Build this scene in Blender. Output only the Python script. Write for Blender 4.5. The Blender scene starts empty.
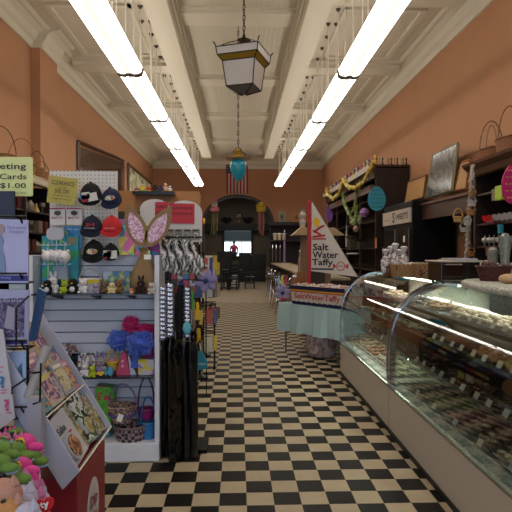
import bpy, bmesh, math, random
from mathutils import Vector, Matrix
PI = math.pi
S = bpy.context.scene
C = S.collection
random.seed(7)
rnd = random.uniform

# ------------------------------------------------------------------ camera
F = 529.0
CH = 1.55
YAW = math.radians(1.95); PIT = math.radians(0.65)
cam = bpy.data.cameras.new('camera'); cam.sensor_width = 36; cam.lens = F / 512 * 36
cam.clip_start = 0.05; cam.clip_end = 200
co = bpy.data.objects.new('camera', cam); C.objects.link(co)
co.location = (0, 0, CH); co.rotation_euler = (PI / 2 - PIT, 0, -YAW)
S.camera = co
_M = co.rotation_euler.to_matrix()
def ray(px, py): return _M @ Vector((px - 256, 256 - py, -F))
def P(px, py, Y):                       # the point at depth Y seen at a pixel
    d = ray(px, py); k = Y / d.y
    return Vector((d.x * k, Y, CH + d.z * k))
def PZ(px, py, Z):
    d = ray(px, py); k = (Z - CH) / d.z
    return Vector((d.x * k, d.y * k, Z))
def PX(px, py, X):
    d = ray(px, py); k = X / d.x
    return Vector((X, d.y * k, CH + d.z * k))

# ------------------------------------------------------------------ materials
def lin(c):
    if isinstance(c, str):
        c = tuple(int(c[i:i + 2], 16) / 255 for i in (0, 2, 4))
    return tuple(((v + .055) / 1.055) ** 2.4 if v > .04045 else v / 12.92 for v in c) + (1,)
_m = {}
def mat(hexc, rough=.6, metal=0, emis=0, alpha=1, bump=None, var=0, spec=.5, sheen=0, name=None):
    key = (hexc, rough, metal, emis, alpha, bump, var, spec, sheen)
    if key in _m: return _m[key]
    m = bpy.data.materials.new(name or 'm_' + hexc); m.use_nodes = True
    nt = m.node_tree; b = nt.nodes['Principled BSDF']
    b.inputs['Base Color'].default_value = lin(hexc)
    b.inputs['Roughness'].default_value = rough; b.inputs['Metallic'].default_value = metal
    b.inputs['Specular IOR Level'].default_value = spec
    if sheen: b.inputs['Sheen Weight'].default_value = sheen
    if emis:
        b.inputs['Emission Color'].default_value = lin(hexc); b.inputs['Emission Strength'].default_value = emis
    if alpha < 1: b.inputs['Alpha'].default_value = alpha
    if bump or var:
        tc = nt.nodes.new('ShaderNodeTexCoord'); n = nt.nodes.new('ShaderNodeTexNoise')
        n.inputs['Scale'].default_value = bump[0] if bump else 6
        n.inputs['Detail'].default_value = 4
        nt.links.new(tc.outputs['Object'], n.inputs['Vector'])
        if bump:
            bp = nt.nodes.new('ShaderNodeBump'); bp.inputs['Strength'].default_value = bump[1]
            bp.inputs['Distance'].default_value = bump[2] if len(bump) > 2 else .01
            nt.links.new(n.outputs['Fac'], bp.inputs['Height']); nt.links.new(bp.outputs['Normal'], b.inputs['Normal'])
        if var:
            mx = nt.nodes.new('ShaderNodeMix'); mx.data_type = 'RGBA'
            c = lin(hexc); mx.inputs[6].default_value = tuple(v * (1 - var) for v in c[:3]) + (1,)
            mx.inputs[7].default_value = tuple(min(1, v * (1 + var)) for v in c[:3]) + (1,)
            nt.links.new(n.outputs['Fac'], mx.inputs[0]); nt.links.new(mx.outputs[2], b.inputs['Base Color'])
    _m[key] = m
    return m
def printed(name, cols, scale=8, kind='noise', rough=.45, coord='Object', interp='CONSTANT', detail=3, stretch=(1, 1, 1)):
    """a printed or woven surface: a few flat inks in irregular patches"""
    m = bpy.data.materials.new(name); m.use_nodes = True; nt = m.node_tree; b = nt.nodes['Principled BSDF']
    b.inputs['Roughness'].default_value = rough
    tc = nt.nodes.new('ShaderNodeTexCoord'); mp = nt.nodes.new('ShaderNodeMapping'); mp.inputs['Scale'].default_value = stretch
    nt.links.new(tc.outputs[coord], mp.inputs['Vector'])
    if kind == 'noise':
        n = nt.nodes.new('ShaderNodeTexNoise'); n.inputs['Detail'].default_value = detail; out = n.outputs['Fac']
    elif kind == 'voronoi':
        n = nt.nodes.new('ShaderNodeTexVoronoi'); out = n.outputs['Distance']
    elif kind == 'cells':
        n = nt.nodes.new('ShaderNodeTexVoronoi'); sp = nt.nodes.new('ShaderNodeSeparateColor')
        nt.links.new(n.outputs['Color'], sp.inputs[0]); out = sp.outputs[0]
    else:
        n = nt.nodes.new('ShaderNodeTexWave'); n.inputs['Distortion'].default_value = detail; out = n.outputs['Fac']
    n.inputs['Scale'].default_value = scale
    nt.links.new(mp.outputs[0], n.inputs['Vector'])
    r = nt.nodes.new('ShaderNodeValToRGB'); r.color_ramp.interpolation = interp
    lo, hi = (.34, .66) if kind == 'noise' else ((0, .6) if kind == 'voronoi' else (0, 1))
    e = r.color_ramp.elements
    while len(e) < len(cols): e.new(.5)
    for i, c in enumerate(cols):
        e[i].position = 0 if i == 0 else lo + (hi - lo) * i / len(cols)
    for i, c in enumerate(cols): e[i].color = lin(c)
    nt.links.new(out, r.inputs[0]); nt.links.new(r.outputs[0], b.inputs['Base Color'])
    return m
def wood(name, c1, c2, scale=3, rough=.45, stretch=(1, 1, 6)):
    m = printed(name, [c1, c2, c1], scale, 'wave', rough, interp='LINEAR', detail=6, stretch=stretch)
    return m
def woven(name, c1, c2, scale=60):
    m = bpy.data.materials.new(name); m.use_nodes = True; nt = m.node_tree; b = nt.nodes['Principled BSDF']
    b.inputs['Roughness'].default_value = .7
    tc = nt.nodes.new('ShaderNodeTexCoord')
    k = nt.nodes.new('ShaderNodeTexChecker'); k.inputs['Scale'].default_value = scale
    k.inputs['Color1'].default_value = lin(c1); k.inputs['Color2'].default_value = lin(c2)
    nt.links.new(tc.outputs['Object'], k.inputs['Vector']); nt.links.new(k.outputs[0], b.inputs['Base Color'])
    bp = nt.nodes.new('ShaderNodeBump'); bp.inputs['Strength'].default_value = .8; bp.inputs['Distance'].default_value = .01
    nt.links.new(k.outputs[1], bp.inputs['Height']); nt.links.new(bp.outputs[0], b.inputs['Normal'])
    return m
def glassmat(name, tint='F4FAF8', refl=1.0, base=.0):
    """clear pane: see-through with a mirror coat that grows at grazing angles"""
    m = bpy.data.materials.new(name); m.use_nodes = True; nt = m.node_tree; nt.nodes.clear()
    o = nt.nodes.new('ShaderNodeOutputMaterial'); t = nt.nodes.new('ShaderNodeBsdfTransparent'); t.inputs[0].default_value = lin(tint)
    g = nt.nodes.new('ShaderNodeBsdfGlossy'); g.inputs['Roughness'].default_value = .02
    fr = nt.nodes.new('ShaderNodeFresnel'); fr.inputs[0].default_value = 1.5
    ma = nt.nodes.new('ShaderNodeMath'); ma.operation = 'MULTIPLY_ADD'; ma.inputs[1].default_value = refl; ma.inputs[2].default_value = base
    nt.links.new(fr.outputs[0], ma.inputs[0])
    mx = nt.nodes.new('ShaderNodeMixShader'); nt.links.new(ma.outputs[0], mx.inputs[0]); nt.links.new(t.outputs[0], mx.inputs[1]); nt.links.new(g.outputs[0], mx.inputs[2])
    nt.links.new(mx.outputs[0], o.inputs[0]); return m
def clearmat(name, tint='F4FAF8'):
    m = bpy.data.materials.new(name); m.use_nodes = True; nt = m.node_tree; nt.nodes.clear()
    o = nt.nodes.new('ShaderNodeOutputMaterial'); t = nt.nodes.new('ShaderNodeBsdfTransparent'); t.inputs[0].default_value = lin(tint)
    nt.links.new(t.outputs[0], o.inputs[0]); return m

# ------------------------------------------------------------------ mesh helpers
def B(): return bmesh.new()
def xf(vs, M):
    for v in vs: v.co = M @ v.co
def box(bm, x0, x1, y0, y1, z0, z1, M=None):
    r = bmesh.ops.create_cube(bm, size=1)['verts']
    for v in r:
        v.co = Vector((x0 + (v.co.x + .5) * (x1 - x0), y0 + (v.co.y + .5) * (y1 - y0), z0 + (v.co.z + .5) * (z1 - z0)))
    if M: xf(r, M)
    return r
def cb(bm, c, s, rot=None):
    M = Matrix.Translation(c) @ (rot.to_matrix().to_4x4() if hasattr(rot, 'to_matrix') else (rot if rot else Matrix.Identity(4)))
    return box(bm, -s[0] / 2, s[0] / 2, -s[1] / 2, s[1] / 2, -s[2] / 2, s[2] / 2, M)
def sol(bm, thickness):
    bmesh.ops.recalc_face_normals(bm, faces=bm.faces); bm.normal_update(); bmesh.ops.solidify(bm, geom=bm.faces[:], thickness=thickness)
def RZ(a): return Matrix.Rotation(a, 4, 'Z')
def RX(a): return Matrix.Rotation(a, 4, 'X')
def RY(a): return Matrix.Rotation(a, 4, 'Y')
def TR(*a): return Matrix.Translation(a[0] if len(a) == 1 else a)
def cyl(bm, a, b, r0, r1=None, n=12):
    a = Vector(a); b = Vector(b); d = b - a; r1 = r0 if r1 is None else r1
    M = TR((a + b) / 2) @ d.to_track_quat('Z', 'Y').to_matrix().to_4x4()
    bmesh.ops.create_cone(bm, cap_ends=True, segments=n, radius1=r0, radius2=r1, depth=d.length, matrix=M)
def sph(bm, c, r, s=(1, 1, 1), rot=None, u=16, v=10):
    M = TR(Vector(c)) @ (rot or Matrix.Identity(4)) @ Matrix.Diagonal((s[0], s[1], s[2], 1))
    bmesh.ops.create_uvsphere(bm, u_segments=u, v_segments=v, radius=r, matrix=M)
def tube(bm, pts, r, n=6, closed=False):
    pts = [Vector(p) for p in pts]; rings = []
    N = len(pts)
    for i, p in enumerate(pts):
        a = pts[(i - 1) % N] if (closed or i > 0) else p; b = pts[(i + 1) % N] if (closed or i < N - 1) else p
        t = (b - a); t = t.normalized() if t.length > 1e-9 else Vector((0, 0, 1))
        up = Vector((0, 0, 1)) if abs(t.z) < .95 else Vector((1, 0, 0))
        u = t.cross(up).normalized(); w = u.cross(t)
        rr = r[i] if isinstance(r, (list, tuple)) else r
        rings.append([bm.verts.new(p + (u * math.cos(k * 2 * PI / n) + w * math.sin(k * 2 * PI / n)) * rr) for k in range(n)])
    for i in range(N if closed else N - 1):
        A, D = rings[i], rings[(i + 1) % N]
        for k in range(n): bm.faces.new((A[k], A[(k + 1) % n], D[(k + 1) % n], D[k]))
    if not closed:
        bm.faces.new(rings[0][::-1]); bm.faces.new(rings[-1])
def lathe(bm, prof, c=(0, 0, 0), n=20, M=None, sx=1, sy=1):
    rings = []; c = Vector(c)
    for r, z in prof:
        ring = []
        for k in range(n):
            v = Vector((r * sx * math.cos(k * 2 * PI / n), r * sy * math.sin(k * 2 * PI / n), z)) 
            ring.append(bm.verts.new((M @ v if M else v) + c))
        rings.append(ring)
    for A, D in zip(rings, rings[1:]):
        for k in range(n): bm.faces.new((A[k], A[(k + 1) % n], D[(k + 1) % n], D[k]))
    bm.faces.new(rings[0][::-1]); bm.faces.new(rings[-1])
def prism(bm, pts, o, u, v, w):
    """polygon pts (a,b) -> o + a*u + b*v, extruded by vector w"""
    o, u, v, w = map(Vector, (o, u, v, w))
    A = [bm.verts.new(o + u * a + v * b) for a, b in pts]; D = [bm.verts.new(x.co + w) for x in A]
    n = len(A); bm.faces.new(A); bm.faces.new(D[::-1])
    for i in range(n): bm.faces.new((A[(i + 1) % n], A[i], D[i], D[(i + 1) % n]))
def arc(c, r, a0, a1, n=14, u=(1, 0, 0), v=(0, 0, 1), ry=None):
    c, u, v = map(Vector, (c, u, v)); ry = r if ry is None else ry
    return [c + u * (r * math.cos(a0 + (a1 - a0) * i / n)) + v * (ry * math.sin(a0 + (a1 - a0) * i / n)) for i in range(n + 1)]
def rrect(w, h, r, n=4):
    o = []
    for cx, cy, a in ((w / 2 - r, h / 2 - r, 0), (-w / 2 + r, h / 2 - r, PI / 2), (-w / 2 + r, -h / 2 + r, PI), (w / 2 - r, -h / 2 + r, 3 * PI / 2)):
        for i in range(n + 1): o.append((cx + r * math.cos(a + PI / 2 * i / n), cy + r * math.sin(a + PI / 2 * i / n)))
    return o
def ell(w, h, n=24): return [(w / 2 * math.cos(2 * PI * i / n), h / 2 * math.sin(2 * PI * i / n)) for i in range(n)]
def thing(name, label, cat, loc=(0, 0, 0), rz=0, group=None):
    o = bpy.data.objects.new(name, None); C.objects.link(o); o.empty_display_size = .1
    o.location = loc; o.rotation_euler = (0, 0, rz)
    o['label'] = label; o['category'] = cat
    if group: o['group'] = group
    return o
def wm(o):
    M = Matrix.LocRotScale(o.location, o.rotation_euler, o.scale)
    return wm(o.parent) @ M if o.parent else M
def obj(name, bm, m, parent=None, smooth=False, bevel=0, sub=0, local=False, label=None):
    """links the shape as ONE mesh; coordinates are world ones unless local"""
    bmesh.ops.recalc_face_normals(bm, faces=bm.faces)
    if parent and not local: bm.transform(wm(parent).inverted())
    me = bpy.data.meshes.new(name)
    if smooth:
        for f in bm.faces: f.smooth = True
    bm.to_mesh(me); bm.free()
    for x in (m if isinstance(m, (list, tuple)) else [m]): me.materials.append(x)
    o = bpy.data.objects.new(name, me); C.objects.link(o)
    if parent: o.parent = parent
    if smooth and not sub:
        try: me.set_sharp_from_angle(angle=math.radians(40))
        except Exception: pass
    if bevel:
        md = o.modifiers.new('b', 'BEVEL'); md.width = bevel; md.segments = 2; md.limit_method = 'ANGLE'
    if sub:
        md = o.modifiers.new('s', 'SUBSURF'); md.levels = sub; md.render_levels = sub
    if label: o['label'] = label
    return o
def centre(o):
    """put a one-mesh thing's origin at the foot of its shape"""
    me = o.data; xs = [v.co for v in me.vertices]
    c = Vector(((min(v.x for v in xs) + max(v.x for v in xs)) / 2, (min(v.y for v in xs) + max(v.y for v in xs)) / 2, min(v.z for v in xs)))
    me.transform(TR(-c)); o.location = o.location + c
    return o
def tag(o, label, cat, group=None, kind=None):
    o['label'] = label; o['category'] = cat
    if group: o['group'] = group
    if kind: o['kind'] = kind
    if o.type == 'MESH' and not o.children: centre(o)
    return o
def struct(name, bm, m, label=None, bevel=0, smooth=False):
    o = obj(name, bm, m, bevel=bevel, smooth=smooth); o['kind'] = 'structure'
    if label: o['label'] = label
    return o
def dup(root, loc, rz=0, label=None, group=None, sc=None):
    r = root.copy(); C.objects.link(r); r.location = loc; r.rotation_euler = (0, 0, rz)
    if sc: r.scale = (sc, sc, sc) if not isinstance(sc, tuple) else sc
    if label: r['label'] = label
    if group: r['group'] = group
    for ch in list(root.children):
        c = ch.copy(); C.objects.link(c); c.parent = r
        for g in ch.children:
            d = g.copy(); C.objects.link(d); d.parent = c
    return r
def text(body, c, w, h, m, parent, right=(1, 0, 0), up=(0, 0, 1), bold=0, lift=.002, name='lettering', align='CENTER', space=1):
    """raised lettering centred on c, fitted to width w and height h"""
    cu = bpy.data.curves.new('t', 'FONT'); cu.body = body; cu.size = 1; cu.offset = bold; cu.align_x = align; cu.space_line = space; cu.resolution_u = 2
    t = bpy.data.objects.new('t', cu); C.objects.link(t)
    bpy.context.view_layer.update()
    dg = bpy.context.evaluated_depsgraph_get(); me = bpy.data.meshes.new_from_object(t.evaluated_get(dg))
    bpy.data.objects.remove(t); bpy.data.curves.remove(cu)
    xs = [v.co.x for v in me.vertices]; ys = [v.co.y for v in me.vertices]
    ax, ay = (min(xs) + max(xs)) / 2, (min(ys) + max(ys)) / 2; kx = w / (max(xs) - min(xs)); ky = h / (max(ys) - min(ys))
    right = Vector(right).normalized(); up = Vector(up).normalized(); nrm = right.cross(up)
    inv = wm(parent).inverted() if parent else Matrix.Identity(4)
    for v in me.vertices:
        v.co = inv @ (Vector(c) + right * ((v.co.x - ax) * kx) + up * ((v.co.y - ay) * ky) + nrm * lift)
    me.materials.clear(); me.materials.append(m); me.name = name
    o = bpy.data.objects.new(name, me); C.objects.link(o); o.parent = parent
    return o
def skin(name, joints, bones, m, parent=None, sub=2):
    me = bpy.data.meshes.new(name); inv = wm(parent).inverted() if parent else Matrix.Identity(4)
    me.from_pydata([inv @ Vector(j[:3]) for j in joints], bones, []); me.materials.append(m)
    o = bpy.data.objects.new(name, me); C.objects.link(o); o.parent = parent
    md = o.modifiers.new('k', 'SKIN'); md.use_smooth_shade = True
    sk = me.skin_vertices[0].data if me.skin_vertices else None
    if sk is None:
        bm = bmesh.new(); bm.from_mesh(me); bm.verts.layers.skin.verify(); bm.to_mesh(me); bm.free(); sk = me.skin_vertices[0].data
    for i, j in enumerate(joints): sk[i].radius = (j[3], j[3]); sk[i].use_root = (i == 0)
    s = o.modifiers.new('s', 'SUBSURF'); s.levels = sub; s.render_levels = sub
    return o
# ------------------------------------------------------------------ common materials
WHITE = mat('E8E4DC', .5); WHITE2 = mat('D9DAE2', .45); BLACK = mat('0C0B0B', .5); BLACKG = mat('070707', .2)
CHROME = mat('C8C8CC', .18, 1); STEEL = mat('8A8A88', .35, 1); BRASS = mat('9A7434', .35, .9); DKWOOD = mat('24120B', .45, var=.25, bump=(9, .1))
DKWOOD2 = mat('351A10', .4, var=.25); TAN = mat('B58A55', .7, var=.15); BURLAP = mat('8E7350', .95, bump=(140, .6, .004), var=.15)
CREAM = mat('C9BDA2', .6); RED = mat('B01822', .5); NAVY = mat('10183E', .6); YEL = mat('E3B81C', .5); LIME = mat('9AB82A', .6)
TEAL = mat('2A7C8C', .5); PINK = mat('E0468A', .6); LAV = mat('8A80B8', .6); INK = mat('141414', .6); GREYW = mat('A8A5A0', .5)
OAK = wood('oak veneer', 'A5672F', '8E5526', 1.2, .4, (1, 1, .3)); WIRE = mat('101010', .35, .6); WWIRE = mat('D0D6DC', .4)
CLEARG = clearmat('clear pane', 'EEF4F2')

# ------------------------------------------------------------------ floor
T = 0.168
def floor_mat():
    m = bpy.data.materials.new('checkered vinyl tile'); m.use_nodes = True; nt = m.node_tree; b = nt.nodes['Principled BSDF']
    tc = nt.nodes.new('ShaderNodeTexCoord'); mp = nt.nodes.new('ShaderNodeMapping')
    q = PZ(219.1, 505.9, 0)
    mp.inputs['Scale'].default_value = (1 / T, 1 / T, 0); mp.inputs['Location'].default_value = (-q.x / T, -q.y / T, .5)
    k = nt.nodes.new('ShaderNodeTexChecker'); k.inputs['Scale'].default_value = 1
    k.inputs['Color1'].default_value = lin('B2A286'); k.inputs['Color2'].default_value = lin('16110D')
    nt.links.new(tc.outputs['Object'], mp.inputs[0]); nt.links.new(mp.outputs[0], k.inputs[0])
    n = nt.nodes.new('ShaderNodeTexNoise'); n.inputs['Scale'].default_value = 5; n.inputs['Detail'].default_value = 8
    nt.links.new(tc.outputs['Object'], n.inputs[0])
    mx = nt.nodes.new('ShaderNodeMix'); mx.data_type = 'RGBA'; mx.blend_type = 'MULTIPLY'; mx.inputs[0].default_value = .35
    nt.links.new(k.outputs[0], mx.inputs[6]); nt.links.new(n.outputs[0], mx.inputs[7]); nt.links.new(mx.outputs[2], b.inputs['Base Color'])
    b.inputs['Roughness'].default_value = .5; b.inputs['Specular IOR Level'].default_value = .12
    return m
YT = 15.6; YB = 23.5; W = 3.75; YFAR = 31.0
bm = B(); box(bm, -W, W, -3, YT, -.1, 0); struct('floor', bm, floor_mat(), 'cream and black checkered tile floor')
bm = B(); box(bm, -W - .4, W + .4, YT, 36, -.1, 0); struct('floor', bm, mat('8A7C66', .55, bump=(3, .1), var=.3), 'plain worn tan floor at the far end')

# ------------------------------------------------------------------ walls
ORANGE = mat('B07E5C', .8, bump=(2, .15, .02), var=.07)
ZC = 5.55; ZW = 5.25
bm = B(); box(bm, -W - .2, -W, -3, YB, 0, ZC); struct('wall_left', bm, ORANGE, 'terracotta orange plaster wall')
bm = B(); box(bm, W, W + .2, -3, YB, 0, ZC); struct('wall_right', bm, ORANGE, 'terracotta orange plaster wall')
ar = [(1.56 * math.cos(PI * i / 28), 2.72 + 1.27 * math.sin(PI * i / 28)) for i in range(29)]
bm = B(); prism(bm, [(-W, 0), (-1.56, 0)] + ar[::-1] + [(1.56, 0), (W, 0), (W, ZC), (-W, ZC)], (0, YB, 0), (1, 0, 0), (0, 0, 1), (0, .5, 0))
struct('wall_back', bm, ORANGE, 'orange plaster wall with a wide arched opening')
bm = B()
inn = [(1.5 * math.cos(PI * i / 28), 2.72 + 1.2 * math.sin(PI * i / 28)) for i in range(29)]
prism(bm, [(-1.6, 0), (-1.5, 0)] + inn[::-1] + [(1.5, 0), (1.6, 0)] + [(a * 1.03, b + .02) for a, b in ar] , (0, YB - .04, 0), (1, 0, 0), (0, 0, 1), (0, .58, 0))
struct('trim_1', bm, mat('2A1A12', .5), 'dark brown casing lining the arch')
# shop front behind the camera: stall riser, posts and panes letting daylight in
bm = B(); box(bm, -W - .2, W + .2, -3.2, -3, 0, .5); box(bm, -W - .2, W + .2, -3.2, -3, 3.6, ZC)
for x in (-W, -1.2, .9, W - .25): box(bm, x, x + .25, -3.2, -3, .5, 3.6)
struct('wall_front', bm, ORANGE)
bm = B(); box(bm, -W, W, -3.12, -3.11, .5, 3.6); struct('window_1', bm, CLEARG)
# pilaster on the left wall
bm = B(); box(bm, -W - .05, -3.58, 9.75, 10.65, 0, 5.215); struct('trim_2', bm, ORANGE, 'shallow plaster pilaster')
bm = B(); box(bm, -W - .05, -3.581, 9.751, 10.649, 5.215, ZC); struct('trim_40', bm, mat('CDC4B0', .6, bump=(25, .25, .01)))
# far room past the arch
GREY = mat('6A6152', .8, var=.1)
bm = B(); box(bm, -4.4, -4.2, YB + .5, YFAR, 0, 4.7); struct('wall_far_left', bm, GREY)
bm = B(); box(bm, 4.2, 4.4, YB + .5, YFAR, 0, 4.7); struct('wall_far_right', bm, GREY)
bm = B(); box(bm, -4.4, 4.4, YB + .5, YFAR, 4.6, 4.75); struct('ceiling', bm, GREY)
a = P(224.5, 256, YFAR); b = P(251, 230, YFAR)
wx0, wx1, wz0, wz1 = a.x, b.x, a.z, b.z
bm = B(); box(bm, -4.4, wx0, YFAR, YFAR + .2, 0, 4.7); box(bm, wx1, 4.4, YFAR, YFAR + .2, 0, 4.7)
box(bm, wx0, wx1, YFAR, YFAR + .2, 0, wz0); box(bm, wx0, wx1, YFAR, YFAR + .2, wz1, 4.7); struct('wall_far', bm, GREY, 'drab grey wall beyond the arch')
z = P(200, 229, YFAR).z
bm = B(); box(bm, -4.2, 4.2, YFAR - .45, YFAR + .02, z - .12, z + .3); struct('trim_3', bm, mat('1C1815', .5), 'dark rail across the far grey wall')
bm = B(); t = .12
box(bm, wx0 - t, wx0, YFAR - .14, YFAR + .1, wz0 - t, wz1 + t); box(bm, wx1, wx1 + t, YFAR - .14, YFAR + .1, wz0 - t, wz1 + t)
box(bm, wx0, wx1, YFAR - .14, YFAR + .1, wz1, wz1 + t); box(bm, wx0, wx1, YFAR - .14, YFAR + .1, wz0 - t, wz0)
wf = struct('mirror_frame', bm, mat('0B0A0B', .4), 'black mirror frame left open onto a hall that imitates its reflection')  # mirror built as an open frame with a made-up hall behind
bm = B(); box(bm, wx0, wx1, YFAR + .05, YFAR + .06, wz0, wz1); obj('pane', bm, CLEARG, wf)
# made-up hall behind it, imitating the mirror's reflection of the shop front
bm = B(); box(bm, -3, 3, YFAR + .2, 38, .25, .4); struct('floor', bm, mat('8A8078', .6))
bm = B(); box(bm, -2.1, -2, YFAR + .2, 38, .4, 4); struct('wall_standin_left', bm, GREYW)
bm = B(); box(bm, 2, 2.1, YFAR + .2, 38, .4, 4); struct('wall_standin_right', bm, GREYW)
bm = B(); box(bm, -2, 2, 38, 38.2, .4, 4)
struct('wall_standin_far', bm, mat('23262A', .7))
MIRROR_GLOW = mat('E8F0FA', .5, emis=2.6)  # glow standing in for daylight reflected in the mirror
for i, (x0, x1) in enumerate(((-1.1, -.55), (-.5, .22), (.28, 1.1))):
    bm = B(); box(bm, x0, x1, 37.9, 37.95, .9, 2.12); d = struct(['glow_panel_left', 'glow_panel_mid', 'glow_panel_right'][i], bm, MIRROR_GLOW, ['left glowing panel standing in for reflected daylight', 'middle glowing panel standing in for a reflected entrance door', 'right glowing panel standing in for reflected daylight'][i])
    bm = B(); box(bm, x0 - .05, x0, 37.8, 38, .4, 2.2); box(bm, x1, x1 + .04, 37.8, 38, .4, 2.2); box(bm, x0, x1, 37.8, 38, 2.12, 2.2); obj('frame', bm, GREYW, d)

# ------------------------------------------------------------------ ceiling, cornice, beams
def tin():
    m = mat('C2B8A4', .55, name='painted pressed tin').copy(); nt = m.node_tree; b = nt.nodes['Principled BSDF']
    tc = nt.nodes.new('ShaderNodeTexCoord'); v = nt.nodes.new('ShaderNodeTexVoronoi'); v.inputs['Scale'].default_value = 11; v.inputs['Randomness'].default_value = 0
    nt.links.new(tc.outputs['Object'], v.inputs[0]); bp = nt.nodes.new('ShaderNodeBump'); bp.inputs['Strength'].default_value = .45; bp.inputs['Distance'].default_value = .02
    nt.links.new(v.outputs['Distance'], bp.inputs['Height']); nt.links.new(bp.outputs[0], b.inputs['Normal']); return m
TIN = tin(); PLAS = mat('CDC4B0', .6, bump=(25, .25, .01))
bm = B(); box(bm, -W - .2, W + .2, -3.2, YB, ZC, ZC + .2); struct('ceiling', bm, TIN, 'cream pressed tin ceiling')
prof = [(0, -.34), (.03, -.34), (.05, -.22), (.1, -.18), (.14, -.08), (.24, -.03), (.3, -.03), (.36, 0), (.36, .06), (0, .06)]
def cornice(side, y0, y1, off=0):
    bm = B(); prism(bm, [(a, b) for a, b in prof], (side * (W - off), y0, ZC), (-side, 0, 0), (0, 0, 1), (0, y1 - y0, 0)); return bm
struct('trim_4', cornice(1, -3, YB), PLAS, 'moulded cream cornice'); struct('trim_5', cornice(-1, -3, 9.75), PLAS, 'moulded cream cornice')
struct('trim_6', cornice(-1, 9.75, 10.65, .17), PLAS); struct('trim_7', cornice(-1, 10.65, YB), PLAS)
bm = B(); prism(bm, [(a * 1.3, b * 1.2) for a, b in prof], (-W, YB, ZC), (0, -1, 0), (0, 0, 1), (2 * W, 0, 0)); struct('trim_8', bm, PLAS, 'moulded cream cornice over the arch wall')
ZB = CH + 3.62
for i, s in enumerate((-1, 1)):
    bm = B(); x = s * 1.215; yb = 21.0
    box(bm, x - .18, x + .18, -3, yb, ZB, ZC)
    box(bm, x - .21, x + .21, -3, yb + .03, ZB + .16, ZC); box(bm, x - .25, x + .25, -3, yb + .06, ZB + .27, ZC)
    struct('trim_%d' % (9 + i), bm, PLAS, 'long boxed ceiling beam')
n = 11
for y in (1.9, 5.4, 8.8, 12.2, 15.5, 19.1):
    bm = B(); box(bm, -.98, .98, y, y + .5, ZC - .09, ZC); box(bm, -.98, .98, y - .06, y + .56, ZC - .04, ZC); struct('trim_%d' % n, bm, PLAS); n += 1
for s in (-1, 1):
    for y in (.9, 4.4, 7.9, 11.2, 14.5, 18.2):
        bm = B(); x0, x1 = sorted((s * 1.45, s * 3.45)); box(bm, x0, x1, y, y + .45, ZC - .14, ZC); box(bm, x0, x1, y - .09, y + .54, ZC - .06, ZC)
        struct('trim_%d' % n, bm, PLAS); n += 1
        # raised moulding frame of each side panel
        bm = B(); y1 = y + 3.05
        xi = s * 3.05
        for (xa, xb, ya, yb2) in ((s * 1.75, s * 1.8, y + .8, y1), (xi, xi + s * .09, y + .8, y1)):
            a_, b_ = sorted((xa, xb)); box(bm, a_, b_, ya, yb2, ZC - .04, ZC)
        a_, b_ = sorted((s * 1.75, xi)); box(bm, a_, b_, y + .8, y + .88, ZC - .04, ZC); box(bm, a_, b_, y1 - .08, y1, ZC - .04, ZC)
        struct('trim_%d' % n, bm, PLAS); n += 1

# ------------------------------------------------------------------ fluorescent rows
DIFF = mat('FFF8EC', .4, emis=8.0, name='lit diffuser'); DIFF2 = mat('FFF8EC', .4, emis=.8, name='lit prismatic lens')
ZL = CH + 2.6
ys = [-.9, 2.05, 5.0, 7.93, 10.75, 13.7, 16.6, 19.2, 21.7]
proto = None
for s in (-1, 1):
    for i in range(len(ys) - 1):
        lab = 'glowing white fluorescent fixture in the %s ceiling row, %s' % ('left' if s < 0 else 'right',
            ['directly overhead out of view', 'nearest the camera', 'second one back from the camera', 'third one back', 'fourth one back', 'fifth one back', 'second from the far end', 'last one before the arch wall'][i])
        L = ys[i + 1] - ys[i]; FX = -1.6 if s < 0 else 1.665
        if i == 0 and s < 0: pass
        r = thing('fluorescent_light', lab, 'light', (FX, ys[i], ZL), 0, 'hanging fluorescent fixtures')
        M = TR(FX, ys[i], ZL) @ Matrix.Diagonal((1 if s < 0 else .86, 1, 1, 1))
        bm = B()
        pr = [(-.19, .09), (-.17, .02), (-.12, 0), (-.06, -.005), (-.05, .008), (.05, .008), (.06, -.005), (.12, 0), (.17, .02), (.19, .09)]
        prism(bm, pr, (0, .03, 0), (1, 0, 0), (0, 0, 1), (0, L - .06, 0)); bm.transform(M); obj('diffuser', bm, DIFF, r)
        bm = B(); box(bm, -.045, .045, .04, L - .04, .0, .012); bm.transform(M); obj('centre_lens', bm, DIFF2, r)
        bm = B(); box(bm, -.1, .1, .03, L - .03, .091, .14); bm.transform(M); obj('housing', bm, WHITE, r)
        for yy in (0, L - .06):
            bm = B(); prism(bm, [(a * 1.05, b if b > .05 else b - .02) for a, b in pr], (0, yy, 0), (1, 0, 0), (0, 0, 1), (0, .06, 0)); bm.transform(M); obj('end_bracket', bm, mat('3A342C', .5), r)
        for q in (.1, .3, .5, .7, .9):
            for dx in ((-.08, .08) if q == .5 else (.0,)):
                bm = B(); cyl(bm, (dx, L * q, .14), (dx, L * q, ZC - ZL - .02), .011, n=6); bm.transform(M); rd = obj('hanging_rod', bm, mat('E8E2D4', .4), r)
                bm = B(); cyl(bm, (dx, L * q, ZC - ZL - .05), (dx, L * q, ZC - ZL), .015, .05, n=12); bm.transform(M); obj('ceiling_canopy', bm, mat('4A4236', .5), rd)

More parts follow.
